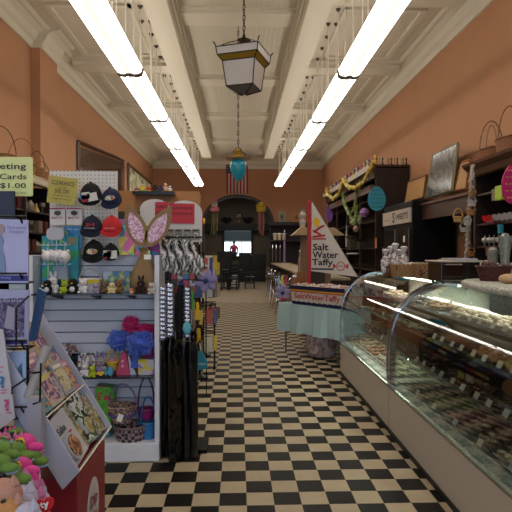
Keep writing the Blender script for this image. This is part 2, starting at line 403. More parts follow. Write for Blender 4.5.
# ------------------------------------------------------------------ lanterns
def chain(bm, x, y, z0, z1, lk=.06, r=.006):
    k = 0; z = z0
    while z < z1:
        pts = [(x + (.014 if k % 2 else 0) * math.cos(a) , y + (0 if k % 2 else .014) * math.cos(a), z + lk / 2 + lk * .6 * math.sin(a)) for a in [2 * PI * i / 8 for i in range(8)]]
        tube(bm, pts, r, 4, True); z += lk; k += 1
LY = 4.7; s_ = LY / F
c0 = P(244, 62, LY)
def lantern(label, c, rz, sc):
    r = thing('hanging_lantern', label, 'lamp', (0, 0, 0))
    bm = B()
    def frus(bm, w0, z0, w1, z1, m=0):
        vs = [bm.verts.new((x * w, y * w, z)) for w, z in ((w0, z0), (w1, z1)) for x, y in ((-1, -1), (1, -1), (1, 1), (-1, 1))]
        for i in range(4): bm.faces.new((vs[i], vs[(i + 1) % 4], vs[4 + (i + 1) % 4], vs[4 + i]))
        return vs
    MILK = mat('B9B2AA', .25, var=.05); RIB = mat('C0B6A0', .25, bump=(50, .5))
    b2 = B(); v = frus(b2, .155, -.20, .19, .075); b2.faces.new(v[:4][::-1]); b2.faces.new(v[4:]); obj('glass_body', b2, MILK, r)
    b2 = B(); v = frus(b2, .235, .135, .245, .215); b2.faces.new(v[:4][::-1]); b2.faces.new(v[4:]); obj('crown_glass', b2, MILK, r)
    b2 = B(); v = frus(b2, .19, .076, .232, .13); b2.faces.new(v[:4][::-1]); b2.faces.new(v[4:]); obj('amber_band', b2, mat('8A6A1A', .3), r)
    b2 = B(); v = frus(b2, .02, -.27, .15, -.205); b2.faces.new(v[:4][::-1]); b2.faces.new(v[4:]); obj('bottom_glass', b2, mat('6A6055', .3), r)
    b2 = B()
    for w0, z0, w1, z1 in ((.157, -.2, .192, .075), (.192, .075, .236, .135), (.236, .135, .248, .22), (.02, -.275, .157, -.2)):
        for x, y in ((-1, -1), (1, -1), (1, 1), (-1, 1)): cyl(b2, (x * w0, y * w0, z0), (x * w1, y * w1, z1), .006, n=6)
    for w, z in ((.157, -.2), (.192, .075), (.236, .135), (.248, .22)):
        q = [(-w, -w, z), (w, -w, z), (w, w, z), (-w, w, z)]
        for i in range(4): cyl(b2, q[i], q[(i + 1) % 4], .006, n=6)
    for x, y in ((-1, -1), (1, -1), (1, 1), (-1, 1)):
        tube(b2, [(x * (.248 + .012 * (1 - math.cos(a))), y * (.248 + .012 * (1 - math.cos(a))), .22 + .05 * math.sin(a * .5)) for a in [PI * 1.7 * i / 8 for i in range(9)]], .007, 5)
        tube(b2, [(x * .23 * (1 - t), y * .23 * (1 - t), .22 + .12 * math.sin(t * PI / 2)) for t in [i / 8 for i in range(9)]], .005, 5)
    obj('metal_frame', b2, mat('1C1612', .4, .7), r)
    b2 = B(); lathe(b2, [(.03, .26), (.07, .28), (.05, .31), (.085, .35), (.03, .37), (.012, .42)], n=12); obj('cap', b2, mat('3A2A1A', .4, .6), r, smooth=True)
    b2 = B(); chain(b2, 0, 0, .4, (ZC - c.z) / sc); obj('chain', b2, mat('1A1512', .4, .7), r)
    r.location = c; r.rotation_euler.z = rz; r.scale = (sc, sc, sc)
    return r
lantern('milky glass box lantern with an amber band hanging on a chain near the camera', Vector((c0.x, LY, P(244, 71, LY).z)), math.radians(-20), .77)
c1 = P(238.3, 168, 9.4)
r = thing('hanging_lantern', 'blue glass globe lamp with a gold canopy on a long chain, before the flag', 'lamp', (c1.x, 9.4, c1.z))
k = 9.4 / F
bm = B(); lathe(bm, [(.002, -.235), (.05, -.215), (.1, -.15), (.135, -.05), (.145, .03), (.13, .1), (.1, .14)], c1, n=20); obj('globe', bm, mat('1E8296', .15, emis=.06), r, smooth=True)
bm = B(); lathe(bm, [(.22, .15), (.23, .165), (.12, .2), (.06, .23), (.1, .3), (.03, .32), (.012, .36)], c1, n=8); obj('canopy', bm, mat('A8863C', .35, .4), r)
bm = B()
for a in range(4):
    a = a * PI / 2 + .5; tube(bm, [c1 + Vector((math.cos(a) * q, math.sin(a) * q, .16 + h)) for q, h in ((.2, 0), (.24, .02), (.25, .07), (.22, .06), (.12, .1), (.03, .2))], .005, 5)
obj('scroll_arms', bm, mat('2A2016', .4, .7), r)
bm = B(); chain(bm, c1.x, 9.4, c1.z + .34, ZC, .08); obj('chain', bm, mat('1A1512', .4, .7), r)
bm = B(); sph(bm, c1 + Vector((0, 0, -.25)), .02); obj('finial', bm, BRASS, r)
# American flag hanging on the arch wall
fy = YB - .06
a = P(226.5, 158.5, fy); b = P(248, 193.5, fy)
r = thing('flag', 'United States flag hanging vertically above the arch', 'flag', (a.x, fy, b.z))
fw = (b.x - a.x)
for i in range(13):
    bm = B(); x0 = a.x + fw * i / 13
    n_ = 7; pts = [(x0, a.z), (x0 + fw / 13, a.z), (x0 + fw / 13, b.z), (x0, b.z)]
    box(bm, x0, x0 + fw / 13, fy - .02 * (i % 2) - .01, fy + .01, b.z, a.z); obj('stripe', bm, mat('A01525', .8) if i % 2 == 0 else mat('B0A8A0', .8), r)
bm = B(); box(bm, a.x - .01, a.x + fw * .4, fy - .05, fy - .03, a.z - (a.z - b.z) * .42, a.z + .01); cn = obj('canton', bm, NAVY, r)
bm = B()
for i in range(5):
    for j in range(6):
        cc = (a.x + fw * .4 * (i + .5) / 5, fy - .052, a.z - (a.z - b.z) * .4 * (j + .5) / 6)
        prism(bm, [(.022 * (1 if q % 2 == 0 else .45) * math.sin(q * PI / 5), .022 * (1 if q % 2 == 0 else .45) * math.cos(q * PI / 5)) for q in range(10)], cc, (1, 0, 0), (0, 0, 1), (0, -.002, 0))
obj('stars', bm, WHITE, cn)
bm = B(); cyl(bm, (a.x - .06, fy, a.z + .02), (b.x + .06, fy, a.z + .02), .015); obj('pole', bm, BRASS, r)

# ------------------------------------------------------------------ daylight from the shop front and added fill lights
w = bpy.data.worlds.new('w'); S.world = w; w.use_nodes = True
w.node_tree.nodes['Background'].inputs[0].default_value = lin('B8CCE8'); w.node_tree.nodes['Background'].inputs[1].default_value = .8
def area(name, loc, rot, sx, sy, pw, col):
    l = bpy.data.lights.new(name, 'AREA'); l.shape = 'RECTANGLE'; l.size = sx; l.size_y = sy; l.energy = pw; l.color = col
    o = bpy.data.objects.new(name, l); C.objects.link(o); o.location = loc; o.rotation_euler = rot; return o
area('daylight_window', (0, -2.95, 2.0), (PI / 2, 0, 0), 7, 3, 95, (.72, .84, 1))
area('far_room_fill', (0, 27, 4.5), (0, 0, 0), 3, 3, 45, (1, .9, .78))  # unseen area light added to lift the dim far room
area('hall_fill', (0, 35, 3.9), (0, 0, 0), 3, 4, 160, (.9, .95, 1))  # added area light, brightens the figure in the made-up hall
S.view_settings.view_transform = 'Standard'; S.view_settings.look = 'None'; S.view_settings.gamma = 1; S.view_settings.exposure = 0.24
S.view_settings.use_curve_mapping = False
S.cycles.max_bounces = 8; S.cycles.transparent_max_bounces = 24; S.cycles.sample_clamp_indirect = 4
# ================================================================== LEFT SIDE
G = 3.9
# ---------- end display of the gondola: slat wall, deck, post, glass shelves
xl = P(28, 300, G).x; xr = P(158.5, 300, G - .03).x; zt = P(100, 255, 4.12).z
r = thing('slatwall_display', 'white slat wall end display with a base deck, two glass shelves and end posts', 'display shelf', ((xl + xr) / 2, G + .1, 0))
bm = B(); box(bm, xl, xr, G - .02, 4.5, 0, .135); obj('base_deck', bm, WHITE2, r, bevel=.006)
bm = B(); box(bm, xl, xr - .01, 4.16, 4.19, .135, zt); obj('backing', bm, mat('5A5C66', .6), r)
bm = B(); z = .15
while z < zt - .02:
    box(bm, xl, xr - .01, 4.125, 4.162, z, min(z + .077, zt)); z += .0855
obj('slat_panel', bm, mat('C9CCDA', .4), r)
bm = B(); box(bm, xr - .035, xr, G, 4.2, .135, zt - .0); obj('end_post', bm, WHITE2, r, bevel=.004)
bm = B(); box(bm, xl, xl + .035, G, 4.2, .135, zt); obj('end_post', bm, WHITE2, r, bevel=.004)
ZU = P(100, 294, 3.86).z; ZM = P(100, 377.5, 3.86).z; ZD = .135
for z in (ZU, ZM):
    bm = B(); box(bm, xl + .04, xr - .04, 3.85, 4.12, z - .01, z); sh = obj('glass_shelf', bm, mat('20303A', .12, alpha=.8), r)
    for px in (52, 92, 128):
        x = P(px, 300, G).x; bm = B(); prism(bm, [(0, 0), (.2, 0), (.2, .012), (0, .05)], (x - .012, 4.12, z - .012), (0, -1, 0), (0, 0, -1), (.024, 0, 0)); obj('shelf_bracket', bm, mat('20242A', .4, .6), sh)
# peg board above
def pegmat():
    m = bpy.data.materials.new('pegboard'); m.use_nodes = True; nt = m.node_tree; b = nt.nodes['Principled BSDF']
    tc = nt.nodes.new('ShaderNodeTexCoord'); mp = nt.nodes.new('ShaderNodeMapping'); mp.inputs['Scale'].default_value = (1, 0, 1); mp.inputs['Rotation'].default_value = (0, 0, 0)
    v = nt.nodes.new('ShaderNodeTexVoronoi'); v.inputs['Scale'].default_value = 34; v.inputs['Randomness'].default_value = 0
    r_ = nt.nodes.new('ShaderNodeValToRGB'); r_.color_ramp.elements[0].position = .12; r_.color_ramp.elements[1].position = .2
    r_.color_ramp.elements[0].color = lin('7A7268'); r_.color_ramp.elements[1].color = lin('D2CEC8')
    nt.links.new(tc.outputs['Object'], mp.inputs[0]); nt.links.new(mp.outputs[0], v.inputs[0]); nt.links.new(v.outputs['Distance'], r_.inputs[0]); nt.links.new(r_.outputs[0], b.inputs['Base Color'])
    return m
a = P(50, 256, 4.14); b = P(117, 171, 4.14)
bm = B(); box(bm, a.x, b.x, 4.14, 4.17, zt, b.z); tag(obj('pegboard', bm, pegmat()), 'white perforated board full of caps standing above the slat wall', 'pegboard')
PEGY = 4.13
# ---------- signs
def sign(name, label, px0, py0, px1, py1, Y, m, lines, rot=0, ink=INK, cat='sign', th=.004, rr=None):
    a = P(px0, py1, Y); b = P(px1, py0, Y); c = (a + b) / 2; w, h = b.x - a.x, b.z - a.z
    R = RY(rot)
    rt = thing(name, label, cat, (c.x, Y, a.z))
    u = (R @ Vector((1, 0, 0))); v = (R @ Vector((0, 0, 1)))
    bm = B(); prism(bm, rr(w, h) if rr else rrect(w, h, .004, 1), c, u, v, (0, th, 0)); obj('card', bm, m, rt)
    for (t, fx, fy, fw, fh, bold) in lines:
        text(t, c + u * (fx * w) + v * (fy * h), fw * w, fh * h, ink, rt, u, v, bold, lift=.002)
    return rt
PALEG = mat('D6D690', .6); YG = mat('B8AA58', .7)
# ---------- sign on the card rack
sign('card_rack_sign', 'pale green price sign for greeting cards on top of the wire card rack', -32, 157, 32.5, 196, 1.75, PALEG,
     [('Greeting', .03, .24, .75, .2, .012), ('Cards', .2, .0, .42, .14, .008), ('$1.00', .2, -.24, .4, .15, .008), ('plus sales tax', .2, -.42, .4, .05, 0)])
sign('clearance_sign', 'mustard yellow handwritten clearance sign hung over the white pegboard', 48, 177, 76.5, 204, 4.0, YG,
     [('CLEARANCE', 0, .27, .8, .16, .006), ('on all', 0, .1, .25, .08, 0), ('50% OFF', 0, -.04, .5, .16, .006), ('the price of the', 0, -.2, .6, .08, 0), ('original ticket', 0, -.32, .7, .08, 0)], math.radians(7))
# ---------- caps
LOGO = {}
def cap(px, py, Y, w, m, label, logo, group=None, tilt=0):
    c = P(px, py, Y); r = thing('baseball_cap', label, 'cap', (c.x, Y, c.z), 0, group)
    R = TR(c) @ RY(tilt)
    bm = B(); sph(bm, (0, 0, 0), w / 2, (1, .75, 1.3), u=24, v=14)
    for v in bm.verts:
        if v.co.z < -.12 * w: v.co.z = -.12 * w
        if v.co.y > .05: v.co.y = .05
    bm.transform(R); obj('crown', bm, m, r, smooth=True)
    bm = B(); pts = [(.5 * w * math.cos(t), -.14 * w - .28 * w * math.sin(t) ** 1.0) for t in [PI * i / 12 for i in range(13)]]
    prism(bm, pts, (0, -.3 * w, 0), (1, 0, 0), (0, 0, 1), (0, .05, .03)); bm.transform(R); obj('brim', bm, m, r)
    bm = B(); sph(bm, (0, -.01, .65 * w), .012, (1, 1, .6)); bm.transform(R); obj('button', bm, m, r)
    if logo == 'patch':
        bm = B(); prism(bm, ell(.5 * w, .26 * w), (0, -.385 * w, .12 * w), (1, 0, 0), (0, .25, 1), (0, .02, 0)); bm.transform(R)
        obj('patch', bm, printed('cap patch', ['C9A02C', '2C6A3A', 'D8D0B0', '2A4A8A', 'B04A20'], 45), r)
    elif logo == 'tags':
        for q, (dx, dz, s, hx) in enumerate(((-.1, .02, .06, 'C8C4C0'), (.14, -.04, .075, 'D0CCC8'), (-.2, -.05, .04, '5A88C0'), (-.12, -.14, .05, '8A2030'))):
            bm = B(); cb(bm, (dx * w * 1.2, -.44 * w, dz * w), (s, .004, s * .8), RY(rnd(-.3, .3))); bm.transform(R); obj('hang_tag', bm, mat(hx), r)
    else:
        bm = B()
        text(logo, c + (RY(tilt) @ Vector((0, -.41 * w, .17 * w))), .42 * w, .2 * w, mat('B02030') if m is not RED else mat('203060'), r, bold=.03)
        text('seaside', c + (RY(tilt) @ Vector((0, -.42 * w, .03 * w))), .5 * w, .05 * w, WHITE, r)
    return r
BLK = mat('0B0A0C', .9, bump=(60, .5)); 
cap(91, 197, 4.0, .165, BLK, 'black knitted cap covered in white price tags, top row of the pegboard', 'tags')
cap(112, 201, 4.0, .15, mat('101638', .85), 'dark blue cap with a colourful oval patch, top row of the pegboard', 'patch', tilt=-.15)
cap(92, 229, 3.98, .155, mat('12142A', .85), 'dark navy cap with red embroidered letters, left in the second row', 'JH', tilt=.05)
cap(112, 229, 3.98, .15, mat('C02020', .8), 'bright red cap with blue embroidered letters', 'JY')
cap(94, 254, 4.0, .16, BLK, 'plain black cap at the bottom left of the pegboard', 'patch')
cap(111, 254, 4.0, .12, mat('100F10', .9), 'small black cap at the bottom right of the pegboard', 'tags')
# ---------- packets on the pegboard
PACK = mat('D8D0D0', .4)
for i, px in enumerate((57.5, 74)):
    r = sign('hanging_packet', ['white flat packet with a red band hanging left under the yellow sign', 'white flat packet with a red band hanging right under the yellow sign'][i], px - 7.5, 207, px + 7.5, 225, 4.05, PACK,
         [('MAGIC TOY', 0, -.1, .75, .12, .02)], 0, mat('A01030'), 'packet', .012)
    bm = B(); c = P(px, 213, 4.04); prism(bm, ell(.05, .035), c, (1, 0, 0), (0, 0, 1), (0, .003, 0)); obj('printed_emblem', bm, mat('3A4238'), r)
    bm = B(); c = P(px, 208.5, 4.045); box(bm, c.x - .055, c.x + .055, 4.042, 4.046, c.z - .004, c.z + .004); obj('red_stripe', bm, RED, r)
r = sign('hanging_bag', 'bright blue carded toy bag hanging on the pegboard', 64.5, 226, 81.5, 249, 4.06, mat('2070A8', .3), [('My toy', 0, .35, .6, .1, 0)], 0, mat('A8D0E8'), 'packet', .02)
c = P(72, 240, 4.04); bm = B(); box(bm, c.x - .03, c.x + .03, 4.035, 4.045, c.z - .03, c.z + .02); obj('paper_label', bm, mat('8A7A5A'), r)
# ---------- helpers for small goods: u,v in pixels on plane Y; base z given
def egg(bm, c, r, s=(1, 1, 1.2)): sph(bm, c, r, s)
def plush(name, label, c, h, body, belly=None, ears='long', group=None, accent='101010', lean=0, beak=None):
    """small soft toy sitting at c (foot point), h tall, facing the camera"""
    h *= 1.25; c = Vector(c); r = thing(name, label, 'soft toy', c, 0, group)
    bm = B(); sph(bm, c + Vector((0, 0, h * .24)), h * .27, (1, .9, .95)); sph(bm, c + Vector((lean * h, -.04 * h, h * .6)), h * .22, (1.05, .95, .95))
    for s in (-1, 1):
        sph(bm, c + Vector((s * h * .2, -h * .22, h * .08)), h * .1, (1, 1.3, .8)); sph(bm, c + Vector((s * h * .24, -h * .12, h * .32)), h * .075, (1, 1, 1.5))
    obj('body', bm, body, r, smooth=True)
    for s in (-1, 1):
        bm = B()
        if ears == 'long': sph(bm, c + Vector((lean * h + s * h * .1, 0, h * .9)), h * .08, (.9, .5, 2.4), RY(s * .25))
        elif ears == 'round': sph(bm, c + Vector((lean * h + s * h * .17, 0, h * .78)), h * .09, (1, .5, 1))
        elif ears == 'eyes': sph(bm, c + Vector((lean * h + s * h * .13, -h * .08, h * .8)), h * .1)
        else: sph(bm, c + Vector((s * h * .27, 0, h * .35)), h * .14, (.4, 1, 1.4), RY(s * .4))
        obj({'eyes': 'eye_bump', 'wing': 'wing'}.get(ears, 'ear'), bm, belly or body, r, smooth=True)
        bm = B(); sph(bm, c + Vector((lean * h + s * h * .085, -h * .25, h * .64)), h * .03); obj('eye', bm, mat(accent, .15), r)
    bm = B(); sph(bm, c + Vector((lean * h, -h * .26, h * .56)), h * .05, (1.3, 1, .7)); obj('beak' if beak else 'nose', bm, beak or mat('C07080'), r)
    if belly:
        bm = B(); sph(bm, c + Vector((0, -h * .1, h * .24)), h * .2, (.85, 1, .9)); obj('belly', bm, belly, r, smooth=True)
    return r
def bx(name, label, cat, px0, py0, px1, py1, Y, d, m, rot=0, group=None, z=None, sub=None):
    a = P(px0, py1, Y); b = P(px1, py0, Y)
    if z is not None: b.z += z - a.z; a.z = z
    bm = B(); cb(bm, ((a.x + b.x) / 2, Y + d / 2, (a.z + b.z) / 2), (b.x - a.x, d, b.z - a.z), RY(rot)); return tag(obj(name, bm, m, bevel=.003), label, cat, group)
def basket(name, label, c, rx, ry, h, m, handle=None, hh=.2, hm=None, flare=1.15, group=None, rz=0, rimm=None, fill=None):
    c = Vector(c); r = thing(name, label, 'basket', c, 0, group)
    bm = B(); lathe(bm, [(1, 0), (flare, h), (flare * 1.03, h), (flare * 1.0, h * .96), (.93, .012), (.02, .012)], n=28)
    M = RZ(rz) @ Matrix.Diagonal((rx, ry, 1, 1)); bm.transform(TR(c) @ M); obj('bowl', bm, m, r)
    bm = B(); e = [c + (RZ(rz) @ Vector((rx * flare * math.cos(t), ry * flare * math.sin(t), h))) for t in [2 * PI * i / 28 for i in range(28)]]
    tube(bm, e, .008, 6, True); obj('rim', bm, rimm or m, r, smooth=True)
    if handle:
        bm = B(); u = RZ(rz) @ Vector((1, 0, 0)); v = Vector((0, 0, 1))
        tube(bm, arc(c + Vector((0, 0, h * .9)), rx * flare, 0, PI, 18, u, v, hh), .007, 6); obj('handle', bm, hm or m, r, smooth=True)
    return r
Z3 = lambda px, Y, z: Vector((P(px, 250, Y).x, Y, z))
# ---------- upper glass shelf
WPL = mat('D8D4D6', .9, bump=(80, .5, .005)); BPL = mat('0E0D10', .95, bump=(80, .5, .005)); LPL = mat('A8B82C', .9, bump=(80, .5, .005)); GPL = mat('8C8A92', .9, bump=(80, .5, .005))
a = P(43, 292, 4.06); b = P(79, 236, 4.06)
r = thing('gift_bag', 'tall teal patterned bag standing behind the white wire stand', 'bag', ((a.x + b.x) / 2, 4.06, ZU))
bm = B(); box(bm, a.x, b.x, 4.04, 4.1, ZU, b.z); obj('body', bm, printed('teal leaf print', ['1E7C90', '24889C', '2A94A8', '3A9C5A'], 9), r)
bm = B(); tube(bm, arc(Vector(((a.x + b.x) / 2, 4.05, b.z)), .05, 0, PI, 10), .004); obj('handle', bm, LIME, r)
# wire stand with white plush balls
r = thing('wire_stand', 'white wire display stand with a round card topper on the upper shelf', 'display stand', Z3(55, 3.95, ZU))
bm = B(); zz = lambda y, Y=3.95: P(50, y, Y).z; xx = lambda x, Y=3.95: P(x, 250, Y).x
for px in (47, 55.5, 64): tube(bm, [(xx(px), 3.97, ZU), (xx(px), 3.97, zz(243)), (xx(55.5), 3.97, zz(238))], .003, 5)
for py in (245, 264): tube(bm, [(xx(41), 3.93, zz(py)), (xx(70), 3.93, zz(py))], .0035, 5)
for px in (42, 49, 57, 65, 70):
    for py in (245, 264): tube(bm, [(xx(px), 3.97, zz(py)), (xx(px), 3.86, zz(py)), (xx(px), 3.85, zz(py) + .02)], .003, 5)
bm_ = obj('wire_frame', bm, WWIRE, r)
bm = B(); prism(bm, rrect(.125, .085, .03), (xx(56), 3.93, zz(234)), (1, 0, 0), (0, 0, 1), (0, .005, 0)); obj('topper_card', bm, mat('B8B6C2'), r)
for i, (px, py, s) in enumerate(((47, 256, .035), (55, 256, .035), (64, 257, .04))):
    lab = ['left white plush ball with small ears hanging on the wire stand', 'middle white plush ball hanging on the wire stand', 'larger white plush ball with a heart tag at the right of the wire stand'][i]
    c = P(px, py, 3.88); t = thing('plush_ball', lab, 'soft toy', c - Vector((0, 0, s)), 0, 'white plush balls on the wire stand')
    bm = B(); sph(bm, c, s * 1.15); obj('body', bm, WPL, t, smooth=True)
    for sg in (-1, 1):
        bm = B(); sph(bm, c + Vector((sg * s * .7, 0, s)), s * .35); obj('ear', bm, WPL, t, smooth=True)
    bm = B(); sph(bm, c + Vector((.0, -s * 1.1, -.2 * s)), s * .12); obj('nose', bm, YEL if i == 0 else BLACK, t)
    bm = B(); cyl(bm, c, c + Vector((0, 0, .06)), .002, n=5); obj('hanging_loop', bm, WWIRE, t)
bx('soft_sack', 'pale grey drawstring sack between the wire racks of the stand', 'bag', 53, 265, 67, 278, 3.96, .05, mat('9AA6BA', .9, bump=(30, .5)), z=ZU + .1)
t = plush('plush_bunny', 'white plush bunny sitting at the left of the upper shelf', Z3(53, 3.93, ZU), .12, WPL)
t = plush('plush_penguin', 'black plush bird with a white head at the left end of the upper shelf', Z3(47.5, 3.89, ZU), .1, BPL, WPL, 'wing', beak=YEL)
t = plush('plush_frog', 'lime green plush frog on the upper shelf', Z3(65, 3.9, ZU), .095, LPL, ears='eyes')
t = plush('plush_bird', 'black plush bird with white ribbon wings on the upper shelf', Z3(73, 3.9, ZU), .11, BPL, WPL, 'wing', beak=YEL)
plush('plush_lamb', 'shaggy white plush lamb beside the yellow banded basket', Z3(83, 3.92, ZU), .1, WPL, ears='round')
plush('plush_mouse', 'small lavender grey plush mouse on the upper shelf', Z3(96, 3.9, ZU), .075, mat('9C90A8', .9), ears='round')
plush('plush_hedgehog', 'brown plush hedgehog left of the cream duckling on the upper shelf', Z3(105, 3.92, ZU), .085, mat('6A5234', .95, bump=(90, .8, .01)), ears='round')
plush('plush_duckling', 'cream plush duckling between two brown toys on the upper shelf', Z3(112, 3.9, ZU), .08, mat('D8CC94', .9), ears='wing', beak=YEL)
plush('plush_squirrel', 'brown plush squirrel in front of the blue picture tin', Z3(119, 3.92, ZU), .095, mat('7A5C38', .95, bump=(90, .8, .01)), ears='round')
plush('plush_chick', 'tiny orange and white chick at the front edge of the upper shelf', Z3(131.5, 3.86, ZU), .04, mat('D88A40', .9), WPL, ears='wing', beak=YEL)
plush('plush_puppy', 'dark brown plush puppy under the burlap sack', Z3(141, 3.875, ZU), .1, mat('2C1810', .95), ears='long')
plush('plush_kitten', 'small cream plush cat at the right end of the upper shelf', Z3(152, 3.84, ZU), .08, mat('B8B0A8', .9), ears='round')
r = basket('easter_basket', 'white basket with a yellow band and thin round handle on the upper shelf', Z3(90, 4.0, ZU), .07, .05, .1, mat('C8C8CC', .6), True, .09, mat('A8A49C'))
c = Z3(90, 3.945, ZU + .085); bm = B(); box(bm, c.x - .07, c.x + .07, 3.935, 3.94, c.z - .017, c.z + .017); obj('yellow_band', bm, mat('C8B020'), r)
r = bx('picture_tin', 'blue children picture tin behind the brown plush toys', 'box', 103, 271, 130, 292, 4.02, .06, printed('jungle picture', ['4A6CA8', '5C86B8', '6A9A58', 'C8B868', 'A0B8D8'], 20), z=ZU)
# patterned gift bags hanging between pegboard and bunny ears
for i, (x0, x1, y0, y1) in enumerate(((118.5, 134, 221, 257), (133, 147, 226, 256), (150, 163, 238, 257))):
    bx('paper_gift_bag', ['pastel striped and dotted gift bag just right of the red cap', 'pink and turquoise patterned gift bag behind the burlap ears', 'purple and pink gift bag behind the right burlap ear'][i], 'bag', x0, y0, x1, y1, 4.02 + .02 * i, .03,
       printed('pastel gift print %d' % i, [['A8C850', 'E070B0', '60B8C8', 'E8D060', 'B070C0'], ['D84C88', '58A8C8', 'E878B0', 'B8D060'], ['7A2C7C', 'B83078', '2C78A8']][i], 14, 'cells'), z=zt)
# ---------- burlap bunny ears sack
Yb = 3.86
r = thing('burlap_bunny_bag', 'burlap sack with two tall wired ears lined in pink sequins', 'bag', Z3(144, Yb + .09, ZU))
def leaf(px0, py0, px1, py1, w, Y, d, m, k=1.0):
    a, b = P(px0, py0, Y), P(px1, py1, Y); ax = b - a; L = ax.length; ax.normalize(); sd = Vector((ax.z, 0, -ax.x))
    pts = []
    for i in range(25):
        t = i / 24; pts.append((t * L, w * math.sin(PI * t ** .85) ** .8))
    for i in range(23, 0, -1):
        t = i / 24; pts.append((t * L, -w * math.sin(PI * t ** .85) ** .8))
    bm = B(); prism(bm, pts, a, ax, sd, (0, d, 0)); return bm
SEQ = printed('pink sequins', ['C090A8', 'D8B0C4', 'B07C98', 'E4C4D4'], 90, 'cells')
for (a, b, c, d) in (((143, 247), (127, 204), 0, 0), ((147, 247), (171, 206), 0, 0)):
    e = obj('ear', leaf(a[0], a[1], b[0], b[1], .072, Yb, .012, BURLAP), BURLAP, r)
    a2 = (a[0] + (b[0] - a[0]) * .1, a[1] + (b[1] - a[1]) * .1); b2 = (a[0] + (b[0] - a[0]) * .82, a[1] + (b[1] - a[1]) * .82)
    obj('sequin_lining', leaf(a2[0], a2[1], b2[0], b2[1], .05, Yb - .003, .006, SEQ), SEQ, e)
bm = B(); c = Z3(144, Yb + .11, ZU)
h = P(144, 252, Yb).z - ZU
lathe(bm, [(.07, 0), (.1, .05), (.105, .11), (.08, .18), (.035, h - .03), (.022, h - .01), (.04, h + .03), (.03, h + .032)], c, 18, sy=.6); obj('sack', bm, BURLAP, r, smooth=True)
bm = B(); lathe(bm, [(.026, h - .02), (.03, h - .01), (.026, h)], c, 14, sy=.7); obj('tie', bm, mat('A88850'), r)
bm = B(); c = P(147.5, 257, Yb - .03); cb(bm, c, (.05, .003, .035)); obj('price_tag', bm, WHITE, r)
# ---------- middle glass shelf
r = thing('candy_cup', 'dark teal cup overflowing with foil wrapped sweets on the middle shelf', 'cup', Z3(68, 4.02, ZM))
c = Z3(68, 4.02, ZM); bm = B(); lathe(bm, [(.045, 0), (.075, .13), (.07, .13), (.04, .01)], c, 18); obj('cup', bm, mat('10282C', .3), r, smooth=True)
bm = B()
for i in range(26): sph(bm, c + Vector((rnd(-.08, .08), rnd(-.06, .06), .14 + rnd(0, .06))), .018, (1.2, .8, .6), RY(rnd(-1, 1)), 8, 6)
o = obj('wrapped_sweets', bm, printed('foil', ['B8B0B4', '6A4A50', 'D8D0D4', '907060'], 60, 'cells', .25), r); o['kind'] = 'stuff'
for i, px in enumerate((83, 99)):
    lab = ['white dotted photo frame toy, left of two on the middle shelf', 'white dotted photo frame toy, right of two on the middle shelf'][i]
    c = Z3(px if i == 0 else 97, 4.0, ZM); r = thing('dotted_photo_holder', lab, 'frame', c); w, h = .075, .13
    bm = B()
    for x0, x1, z0, z1 in ((-w / 2, -w / 2 + .018, 0, h), (w / 2 - .018, w / 2, 0, h), (-w / 2, w / 2, 0, .018), (-w / 2, w / 2, h - .018, h)): box(bm, c.x + x0, c.x + x1, 4.0, 4.012, ZM + z0 + .02, ZM + z1 + .02)
    obj('frame', bm, WHITE, r)
    bm = B(); box(bm, c.x - w / 2, c.x + w / 2, 3.99, 4.04, ZM, ZM + .05); obj('stand', bm, mat('5C4E7C'), r)
    for q in range(8):
        a_ = 2 * PI * q / 8; bm = B(); sph(bm, (c.x + .03 * math.cos(a_), 3.997, ZM + .085 + .055 * math.sin(a_)), .008, (1, .3, 1)); obj('dot', bm, mat(['C02030', 'D8B020', '3A8A4A', '7A3A9A'][q % 4]), r)
plush('plush_bunny', 'white plush bunny at the left front of the middle shelf', Z3(84.5, 3.9, ZM), .09, WPL)
plush('plush_frog', 'lime green plush frog on the middle shelf', Z3(92, 3.88, ZM), .075, LPL, ears='eyes')
plush('plush_bunny', 'grey plush bunny with lavender ears on the middle shelf', Z3(100, 3.94, ZM), .13, mat('8E8890', .9), mat('7A6A9A', .9))
r = thing('toy_train', 'tiny pale blue and yellow toy train at the front of the middle shelf', 'toy', Z3(104, 3.88, ZM))
bm = B(); c = Z3(101, 3.88, ZM)
box(bm, c.x - .03, c.x + .03, 3.86, 3.9, ZM + .012, ZM + .035); obj('wagon', bm, YEL, r)
bm = B(); c2 = Z3(108.5, 3.88, ZM); box(bm, c2.x - .03, c2.x + .03, 3.86, 3.9, ZM + .012, ZM + .04); box(bm, c2.x + .0, c2.x + .03, 3.86, 3.9, ZM + .04, ZM + .07); cyl(bm, (c2.x - .02, 3.88, ZM + .04), (c2.x - .02, 3.88, ZM + .065), .008); obj('engine', bm, mat('4A98B8'), r)
for dx in (-.02, .02, .05, .09):
    bm = B(); cyl(bm, (c.x + dx, 3.855, ZM + .012), (c.x + dx, 3.905, ZM + .012), .012, n=12); obj('wheel', bm, BLACK, r)
basket('yellow_basket', 'small yellow basket of pink eggs with a tall handle on the middle shelf', Z3(112, 3.97, ZM + .03), .035, .03, .06, mat('C8A828'), True, .09)
for q in range(3):
    bm = B(); egg(bm, Z3(110 + q * 2, 3.965, ZM + .1), .014); tag(obj('toy_egg', bm, mat('C08098')), 'pink toy egg heaped in the small yellow basket', 'egg', 'eggs in the yellow basket')
a = P(115, 376, 3.93); b = P(136, 353, 3.93)
r = thing('cone_box', 'pink pointed gift box with a pale side on the middle shelf', 'box', Z3(124, 3.93, ZM))
bm = B(); prism(bm, [(a.x, ZM), (P(129, 0, 3.93).x, ZM), (P(125, 0, 3.93).x, b.z), (P(121, 0, 3.93).x, b.z)], (0, 3.93, 0), (1, 0, 0), (0, 0, 1), (0, .07, 0)); obj('front', bm, mat('B84468'), r)
